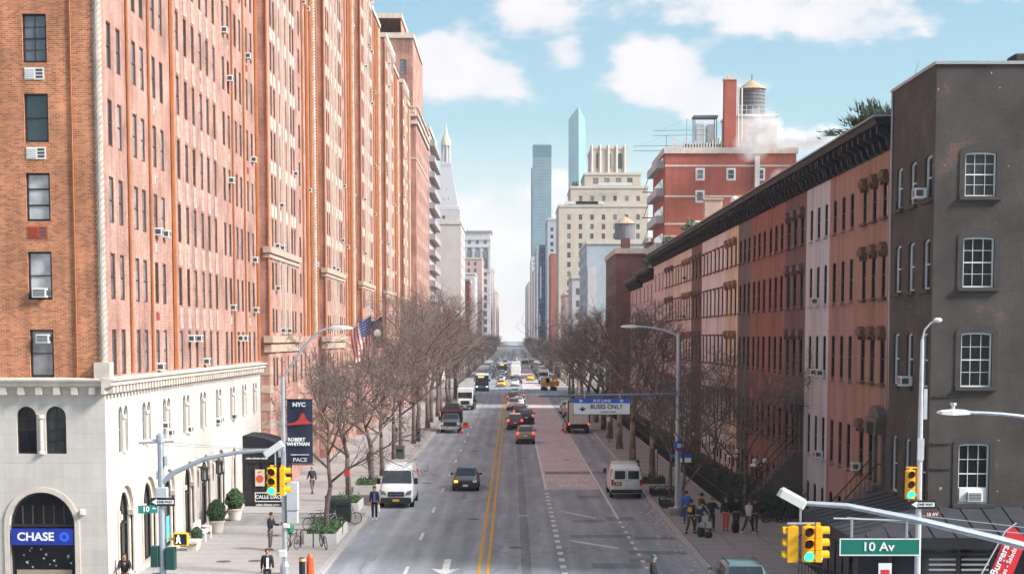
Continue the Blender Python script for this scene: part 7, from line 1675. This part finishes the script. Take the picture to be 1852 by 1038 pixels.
def bus(label, loc, rz, m, top=WHITE):
    r = thing('city_bus', label, 'bus', loc, rz, group='buses on the road')
    MB().bbox(-1.28,1.28,-6.0,6.0,.35,3.05,.1).obj('body', m, r); MB().bbox(-1.2,1.2,-6.05,-5.95,1.15,2.5,.08).obj('windscreen', GLASSV, r); MB().bbox(-1.15,1.15,-6.04,-5.95,2.55,2.95,.04).obj('destination_box', BLACK, r); MB().box(-.7,.4,-6.06,-6.04,2.65,2.85).obj('destination_text', AMBER, r)
    MB().bbox(-1.29,1.29,-6.06,-5.9,.35,.75,.05).obj('bumper', TRIM, r)
    for s in (-1, 1):
        MB().bbox(s*.95-.16,s*.95+.16,-6.05,-5.95,.82,1.02,.03).obj('headlight', mat('headlight_lit',(1,.9,.7),.3,var=0,emit=1.0), r); MB().bbox(s*1.42-.1,s*1.42+.1,-6.2,-6.05,1.9,2.4,.03).obj('mirror', BLACK, r)
        for i in range(7): MB().box(s*1.28-.012,s*1.28+.012,-5.2+i*1.55,-3.8+i*1.55,1.35,2.4).obj('side_window', GLASSV, r)
        MB().bbox(s*1.1-.08,s*1.1+.08,5.95,6.03,.8,1.1,.02).obj('tail_light', LAMPR, r)
    MB().bbox(-1.1,1.1,5.96,6.04,1.5,2.6,.05).obj('rear_window', GLASSV, r); MB().bbox(-1.2,1.2,-5.0,5.5,3.05,3.2,.08).obj('roof_unit', top, r); wheels(r, (-4.0,3.4), 1.27, .48, .28); return r
def box_truck(label, loc, rz, m, cab, name='box_truck'):
    r = thing(name, label, 'truck', loc, rz, group='trucks on the road'); MB().bbox(-1.2,1.2,-1.2,4.2,.9,3.5,.06).obj('cargo_box', m, r); zm = 1.4
    st = [(-3.0,.5,1.2,.86,.74),(-2.9,.42,1.4,.98,.84),(-2.3,.4,1.55,1.02,.9),(-1.9,.4,2.3,1.02,.86),(-1.25,.4,2.35,1.02,.86)]
    hull(st, zm, cab, r, 'cab'); screen(r, st[2], st[3], 'windscreen', GLASSV, .04, .03); side_panel(r, st, zm, [(-2.0,1.5),(-1.85,2.15),(-1.35,2.15),(-1.35,1.5)], 'side_window', GLASSV)
    MB().bbox(-.6,.6,-3.05,-2.9,.8,1.2,.03).obj('grille', TRIM, r); MB().bbox(-1.1,1.1,-3.1,-2.9,.42,.7,.04).obj('bumper', TRIM, r); MB().box(-.9,.9,-2.6,4.1,.55,.9).obj('chassis', TRIM, r)
    for s in (-1, 1): MB().bbox(s*.8-.12,s*.8+.12,-3.04,-2.9,.95,1.18,.02).obj('headlight', LAMPW, r); MB().bbox(s*1.05-.08,s*1.05+.08,4.15,4.24,.95,1.15,.02).obj('tail_light', LAMPR_ON, r); MB().bbox(s*1.25-.1,s*1.25+.1,-2.1,-2.0,1.5,2.0,.03).obj('mirror', BLACK, r)
    MB().bbox(-1.05,1.05,4.18,4.23,1.05,3.35,.03).obj('roller_door', ACW, r); wheels(r, (-2.3,2.6), 1.1, .45, .28); return r
def excavator(label, loc, rz):
    r = thing('excavator', label, 'excavator', loc, rz); Y_ = mat('machine_yellow',(.72,.30,.02),.5,var=.12)
    for s in (-1, 1): MB().bbox(s*.95-.25,s*.95+.25,-1.5,1.5,0,.75,.15).obj('track', BLACKM, r)
    MB().bbox(-1.1,1.1,-.9,1.7,.8,1.7,.12).obj('engine_house', Y_, r); MB().bbox(-1.1,-.2,-1.3,.2,.9,2.6,.08).obj('cab', Y_, r); MB().bbox(-1.0,-.3,-1.33,-1.28,1.5,2.45,.04).obj('windscreen', GLASSV, r)
    MB().tube([(.3,-.8,1.3),(.5,-1.8,3.0),(.5,-2.4,3.3)], [.22,.2,.16], 6).obj('boom', Y_, r); MB().tube([(.5,-2.3,3.3),(.6,-2.9,1.9)], [.16,.12], 6).obj('stick', Y_, r)
    MB().prism([(.2,1.9),(1.0,1.9),(1.0,1.1),(.6,.85),(.2,1.1)], -3.3, -2.6, 'y').obj('bucket', Y_, r); MB().lathe([(.35,-.1),(.35,.1)], 14, (.9,-1.0,2.4), ax='y').obj('hose_reel', Y_, r); MB().lathe([(.05,1.7),(.05,2.5)], 8, (.7,1.0,0)).obj('exhaust', IRON, r)

BLK = paint('black', (.012,.012,.015)); WHT = paint('white', (.72,.72,.71)); GLD = paint('tan', (.33,.24,.17), .3); RDD = paint('maroon', (.10,.015,.015)); DKB = paint('navy', (.015,.02,.045)); SLV = paint('silver', (.42,.43,.45), .4); GRY = paint('grey', (.10,.105,.115), .2); TAX = paint('taxi_yellow', (.82,.46,.02)); BLU = paint('bus_blue', (.05,.22,.36)); DKR = paint('dark_red', (.17,.03,.03)); TEAL = paint('teal', (.10,.17,.17), .2)
front_van('white cargo van parked facing the camera at the left kerb', (-6.95, 96.5, 0), 0, WHT)
sedan('black sedan with a lit amber lamp driving towards the camera', (-3.1, 106.2, 0), 0, BLK, amber=True)
rear_van('white passenger van with a roof rack parked at the right kerb', (7.25, 101.6, 0), PI, WHT)
suv('tan SUV with red lit brake lights, last in the queue', (1.3, 148.4+4, 0), PI, GLD)
suv('maroon SUV with a white roof just ahead of the tan SUV', (.35, 175.5, 0), PI, DKR, roof=WHT)
suv('black SUV ahead of the tan SUV on its right', (1.7, 186.5, 0), PI, BLK)
suv('navy SUV fourth from the end of the queue', (1.0, 197, 0), PI, DKB)
sedan('maroon car fifth from the end of the queue', (1.1, 208.5, 0), PI, RDD, on=True)
suv('white SUV sixth from the end of the queue', (.2, 222, 0), PI, WHT)
sedan('white sedan seventh from the end of the queue', (.9, 233, 0), PI, WHT, on=True)
suv('dark red SUV eighth from the end of the queue', (.1, 246, 0), PI, RDD)
sedan('silver sedan ninth from the end of the queue', (1.2, 258, 0), PI, SLV, on=True)
sedan('white car stopped at the far crossing in the queue', (.5, 271, 0), PI, WHT, on=True)
dump_truck('dark dump truck parked facing the camera at the left kerb', (-6.6, 170.2, 0), 0, paint('truck_grey', (.09,.12,.14), .2))
step_van('white delivery truck parked beyond the dump truck', (-6.6, 223.5, 0), 0, WHT)
bus('blue fronted city bus coming towards the camera on the left', (-5.7, 303, 0), 0, BLU)
sedan('yellow taxi beside the blue fronted bus', (-2.3, 325.5, 0), 0, TAX, 'taxi', taxi=True, name='taxi_car')
sedan('yellow taxi driving away in the bus lane', (4.3, 372, 0), PI, TAX, 'taxi', taxi=True, name='taxi_car')
box_truck('black box truck parked under the overhead bus lane sign', (7.1, 170.5, 0), PI, paint('truck_black',(.012,.012,.014)), BLK)
sedan('white car parked beyond the black box truck', (7.3, 190, 0), PI, WHT); sedan('dark car parked second beyond the black box truck', (7.3, 200, 0), PI, GRY); suv('white SUV parked third beyond the black box truck', (7.3, 211, 0), PI, WHT, on=False)
excavator('orange yellow excavator standing at the far right kerb', (7.1, 303, 0), .3)
step_van('grey truck parked facing the camera beyond the excavator', (7.0, 350, 0), 0, paint('truck_pale',(.30,.31,.32)))
box_truck('white box truck in the queue beyond the crossing', (.9, 385, 0), PI, WHT, DKR)
sedan('purple dark car behind the far white box truck', (1.4, 352, 0), PI, DKB, on=True); sedan('white car just beyond the crossing in the queue', (.6, 330, 0), PI, WHT, on=True); sedan('silver car coming behind the yellow taxi', (-2.6, 343, 0), 0, SLV); sedan('white car coming second behind the yellow taxi', (-2.5, 362, 0), 0, WHT); sedan('grey car coming third behind the yellow taxi', (-2.4, 381, 0), 0, GRY); sedan('white car behind the blue fronted bus', (-6.0, 335, 0), 0, WHT); sedan('silver car second behind the blue fronted bus', (-6.0, 352, 0), 0, SLV)
bus('dark windowed bus far off in the oncoming lane', (-2.6, 432, 0), 0, WHT); box_truck('pale box truck far off in the queue', (1.0, 440, 0), PI, ACW, WHT); bus('pale bus far off in the bus lane', (4.2, 520, 0), PI, PALEM)
FARC = 'distant cars in heavy traffic'
rr = random.Random(9)
index_seed = sedan('distant car in the heavy traffic towards the vanishing point', (1.1, 402, 0), PI, WHT, on=False); index_seed['group'] = FARC; index_tree(index_seed)
suv_seed = suv('distant boxy car in the heavy traffic towards the vanishing point', (-2.6, 405, 0), 0, SLV, on=False); suv_seed['group'] = FARC; index_tree(suv_seed)
PAINTS = [WHT, SLV, BLK, GRY, RDD, TAX, DKB, WHT, SLV]
busy = [(o.location.x, o.location.y) for o in bpy.data.objects if o.parent is None and o.get('group') in ('cars on the road', 'trucks on the road', 'buses on the road', FARC)]
for i in range(236):
    lane, fa = ((-6.0, 0), (-2.7, 0), (1.0, PI), (7.4, PI))[i % 4]; k_ = i//4; y = 322+k_*8.6+k_*k_*.085+rr.uniform(-1.2,1.2)
    if any(abs(lane-bx) < 1.9 and abs(y-by) < 9.5 for bx, by in busy) or 556 < y < 592 or rr.random() < .12: continue
    c = dup(index_seed if rr.random() < .55 else suv_seed, (lane+rr.uniform(-.2,.2), y, 0), fa)
    for o in c.children:
        if o.name.startswith('body') or o.name.startswith('mirror'): repaint(o, PAINTS[(i*5) % 9])
sd_ = suv('teal grey car parked at the right kerb, cut by the picture bottom', (8.75, 60.2, .0), PI, TEAL, on=False)
def person(label, loc, rz, pose, coat, trousers, hair=(.02,.014,.01), skin=SKIN, shoe=(.02,.02,.022), coat_len=0.0, s=1.0, hat=None, extra=None, shirt=None):
    k = (id(pose), coat_len)
    if k not in FM: FM[k] = figure_meshes(pose, coat_len)
    F = FM[k]; r = thing('person', label, 'person', loc, rz); r.scale = (s,)*3
    def put(nm, me, m):
        me2 = me.copy(); me2.materials.clear(); me2.materials.append(m); return link(nm, me2, r)
    C = lambda c, nm: mat('cloth_%s_%02d%02d%02d' % (nm, *[int(x*99) for x in c]), c, .85, var=.15, scale=5)
    put('body', F['body'], skin); put('coat', F['coat'], C(coat, 'coat')); put('trousers', F['trousers'], C(trousers, 'trs'))
    for mb in F['shoes']: mb.obj('shoe', C(shoe, 'shoe'), r)
    F['hair'].obj('hat' if hat else 'hair', C(hat or hair, 'hair'), r, smooth=True)
    p = F['p']
    if shirt: MB().prism([(-.055,p.chest.z-.38),(.055,p.chest.z-.38),(.05,p.chest.z+.08),(-.05,p.chest.z+.08)], p.chest.y-.155, p.chest.y-.1, 'y').obj('shirt_front', C(shirt, 'shirt'), r)
    for sg in (-1, 1): MB().blob((sg*.035,p.hc.y-.093,p.hc.z+.005),(.012,.008,.008),6,4).obj('eye', BLACK, r)
    MB().blob((0,p.hc.y-.092,p.hc.z-.052),(.024,.008,.006),6,4).obj('mouth', mat('lips',(.3,.11,.09),.5,var=0), r)
    if extra: extra(r, p)
    return r
def bag(col, side=1, big=False):
    def f(r, p):
        w = p.arm[1 if side > 0 else 0][2]; k = 1.5 if big else 1; MB().bbox(w.x-.05*k,w.x+.05*k,w.y-.15*k,w.y+.15*k,w.z-.5*k,w.z-.16,.03).tube([(w.x,w.y-.1,w.z-.18),(w.x,w.y,w.z-.05),(w.x,w.y+.1,w.z-.18)], .01, 4).obj('bag', mat('bag_%02d%02d%02d' % tuple(int(x*99) for x in col), col, .6), r)
    return f
def phone(r, p):
    w = p.arm[1][2]+p.arm[1][3]*.1; MB().box(w.x-.035,w.x+.035,w.y-.02,w.y+.0,w.z,w.z+.14).obj('phone', BLACK, r)
G = .14
person('man in dark jacket and grey trousers holding a phone on the left pavement', (-11.5, 74.2, G), 1.2, PHONE, (.014,.013,.018), (.10,.08,.095), (.04,.025,.018), shirt=None, extra=phone)
person('woman in a black coat over a pale top, cut by the picture bottom', (-9.75, 62.0, G), .25, WALK, (.012,.012,.015), (.02,.02,.022), (.05,.02,.012), shirt=(.6,.58,.58), s=.96)
person('man in an open dark coat and blue shirt carrying a white bag by the van', (-7.75, 88.0, 0), 0, STAND, (.015,.016,.024), (.012,.012,.014), shirt=(.06,.14,.38), shoe=(.6,.6,.6), extra=bag((.7,.7,.7)), s=1.04, coat_len=.06)
person('person in a black coat sitting by the first limestone arch', (-15.75, 63.3, G), .2, SIT, (.012,.012,.014), (.015,.015,.018), (.03,.02,.015), SKIN, coat_len=0)
q = thing('stone_stool', 'low pale block under the seated person in black', 'seat', (-15.95, 63.1, G)); MB().bbox(-.25,.5,-.1,.6,0,.40,.03).obj('top', STONE, q)
person('dark dressed pedestrian walking on the left pavement past the second tree', (-10.6, 117, G), 0, WALK, (.02,.018,.02), (.02,.02,.024))
person('pedestrian in dark clothes beside the front garden, left pavement', (-12.9, 101, G), 3.6, WALK, (.03,.03,.045), (.12,.12,.14), (.3,.22,.12))
person('dark dressed pedestrian farther along the left pavement by the thin trees', (-11.2, 150, G), .1, STAND, (.015,.014,.016), (.015,.015,.018))
person('dark dressed worker standing beside the white delivery truck', (-5.3, 221.5, 0), .2, STAND, (.014,.014,.018), (.014,.014,.018), s=1.03)
person('pedestrian standing on the pavement beyond the delivery truck', (-9.0, 262, G), .1, STAND, (.012,.012,.014), (.012,.012,.014))
person('man in a dark coat and teal cap on the road, cut by the picture bottom', (5.5, 60.6, 0), 1.2, STAND, (.015,.015,.018), (.015,.015,.018), hat=(.03,.12,.13), coat_len=.1)
person('person in a blue jacket with a white striped back by the bus pole', (9.45, 84.6, G), 2.9, STAND, (.03,.12,.40), (.03,.08,.2), s=1.0, shirt=(.6,.6,.62))
person('person in a dark jacket with a yellow patch nearest the right kerb', (9.2, 80.2, G), 2.6, WALK, (.02,.02,.02), (.05,.03,.025), extra=lambda r, p: MB().bbox(-.12,.12,.12,.17,1.15,1.4,.03).obj('yellow_patch', mat('patch_yellow',(.55,.35,.03),.7), r))
person('person in a navy jacket leaning beside the bus pole group', (9.6, 80.8, G), 2.4, BEND, (.02,.035,.09), (.06,.08,.13))
person('person in a brown coat holding a pale cup among the waiting group', (10.1, 83.4, G), 2.0, ARMS, (.07,.035,.03), (.02,.02,.02), coat_len=.1)
person('woman in a long black coat among the waiting group', (10.45, 81.6, G), 2.7, ARMS, (.013,.013,.014), (.02,.02,.02), (.16,.11,.06), coat_len=.28, s=.98)
person('person in a black jacket and bright orange trousers', (11.15, 81.4, G), 3.1, STAND, (.013,.013,.015), (.62,.07,.03), hat=(.12,.13,.06))
person('person all in black with a wheeled bag beside the orange trousers', (11.75, 81.8, G), 3.0, STAND, (.010,.010,.011), (.010,.010,.011))
person('person in a pale grey coat and white shoes at the right of the group', (12.15, 80.2, G), 2.2, WALK, (.42,.41,.42), (.02,.02,.025), (.12,.06,.03), shoe=(.65,.65,.65), coat_len=.15)
person('person in a dark coat with a white bag behind the pale grey coat', (12.6, 81.0, G), 2.6, STAND, (.02,.02,.024), (.03,.03,.05), extra=bag((.55,.52,.6)))
c = thing('hand_cart', 'small cart with white boxes among the waiting group', 'cart', (10.0, 80.9, G)); MB().box(-.35,.35,-.25,.25,.18,.24).obj('deck', IRON, c); MB().tube([(-.3,.25,.2),(-.3,.35,1.0),(.3,.35,1.0),(.3,.25,.2)], .02).obj('handle', STEEL, c)
for x in (-.3,.3): MB().lathe([(.1,-.03),(.1,.03)], 12, (x,0,.1), ax='x').obj('wheel', TYRE, c)
for x, z in ((-.17,.24),(.17,.24),(0,.55)): MB().bbox(x-.15,x+.15,-.2,.2,z,z+.3,.02).obj('box', mat('carton_white',(.6,.57,.52),.7), c)
for i, (x, y, lb) in enumerate(((9.55,78.9,'black rucksack on the pavement by the kerb'),(9.9,78.6,'small black bag beside the rucksack'),(11.55,80.6,'black wheeled suitcase by the person all in black'))):
    b = thing('bag', lb, 'bag', (x,y,G)); k = (1, .6, 1.4)[i]; MB().blob((0,0,.25*k),(.22,.18,.27*k),10,7,.15,random.Random(i)).obj('body', BLACKM, b); MB().tube([(-.1,0,.5*k),(0,0,.6*k),(.1,0,.5*k)], .015, 4).obj('handle', BLACKM, b)
# ------------------------------------------------------------------ air
def haze():
    m = bpy.data.materials.new('haze_air'); m.use_nodes = True; N = m.node_tree.nodes; N.clear()
    o = N.new('ShaderNodeOutputMaterial'); v = N.new('ShaderNodeVolumePrincipled'); v.inputs['Color'].default_value = (.90, .95, 1.0, 1)
    v.inputs['Density'].default_value = .00013; v.inputs['Anisotropy'].default_value = .1
    m.node_tree.links.new(v.outputs[0], o.inputs['Volume'])
    h = MB().box(-900, 900, -70, 3950, -1, 262).obj('haze', m); h['kind'] = 'stuff'; h['label'] = 'pale air haze over the whole street'; h['category'] = 'haze'
haze()
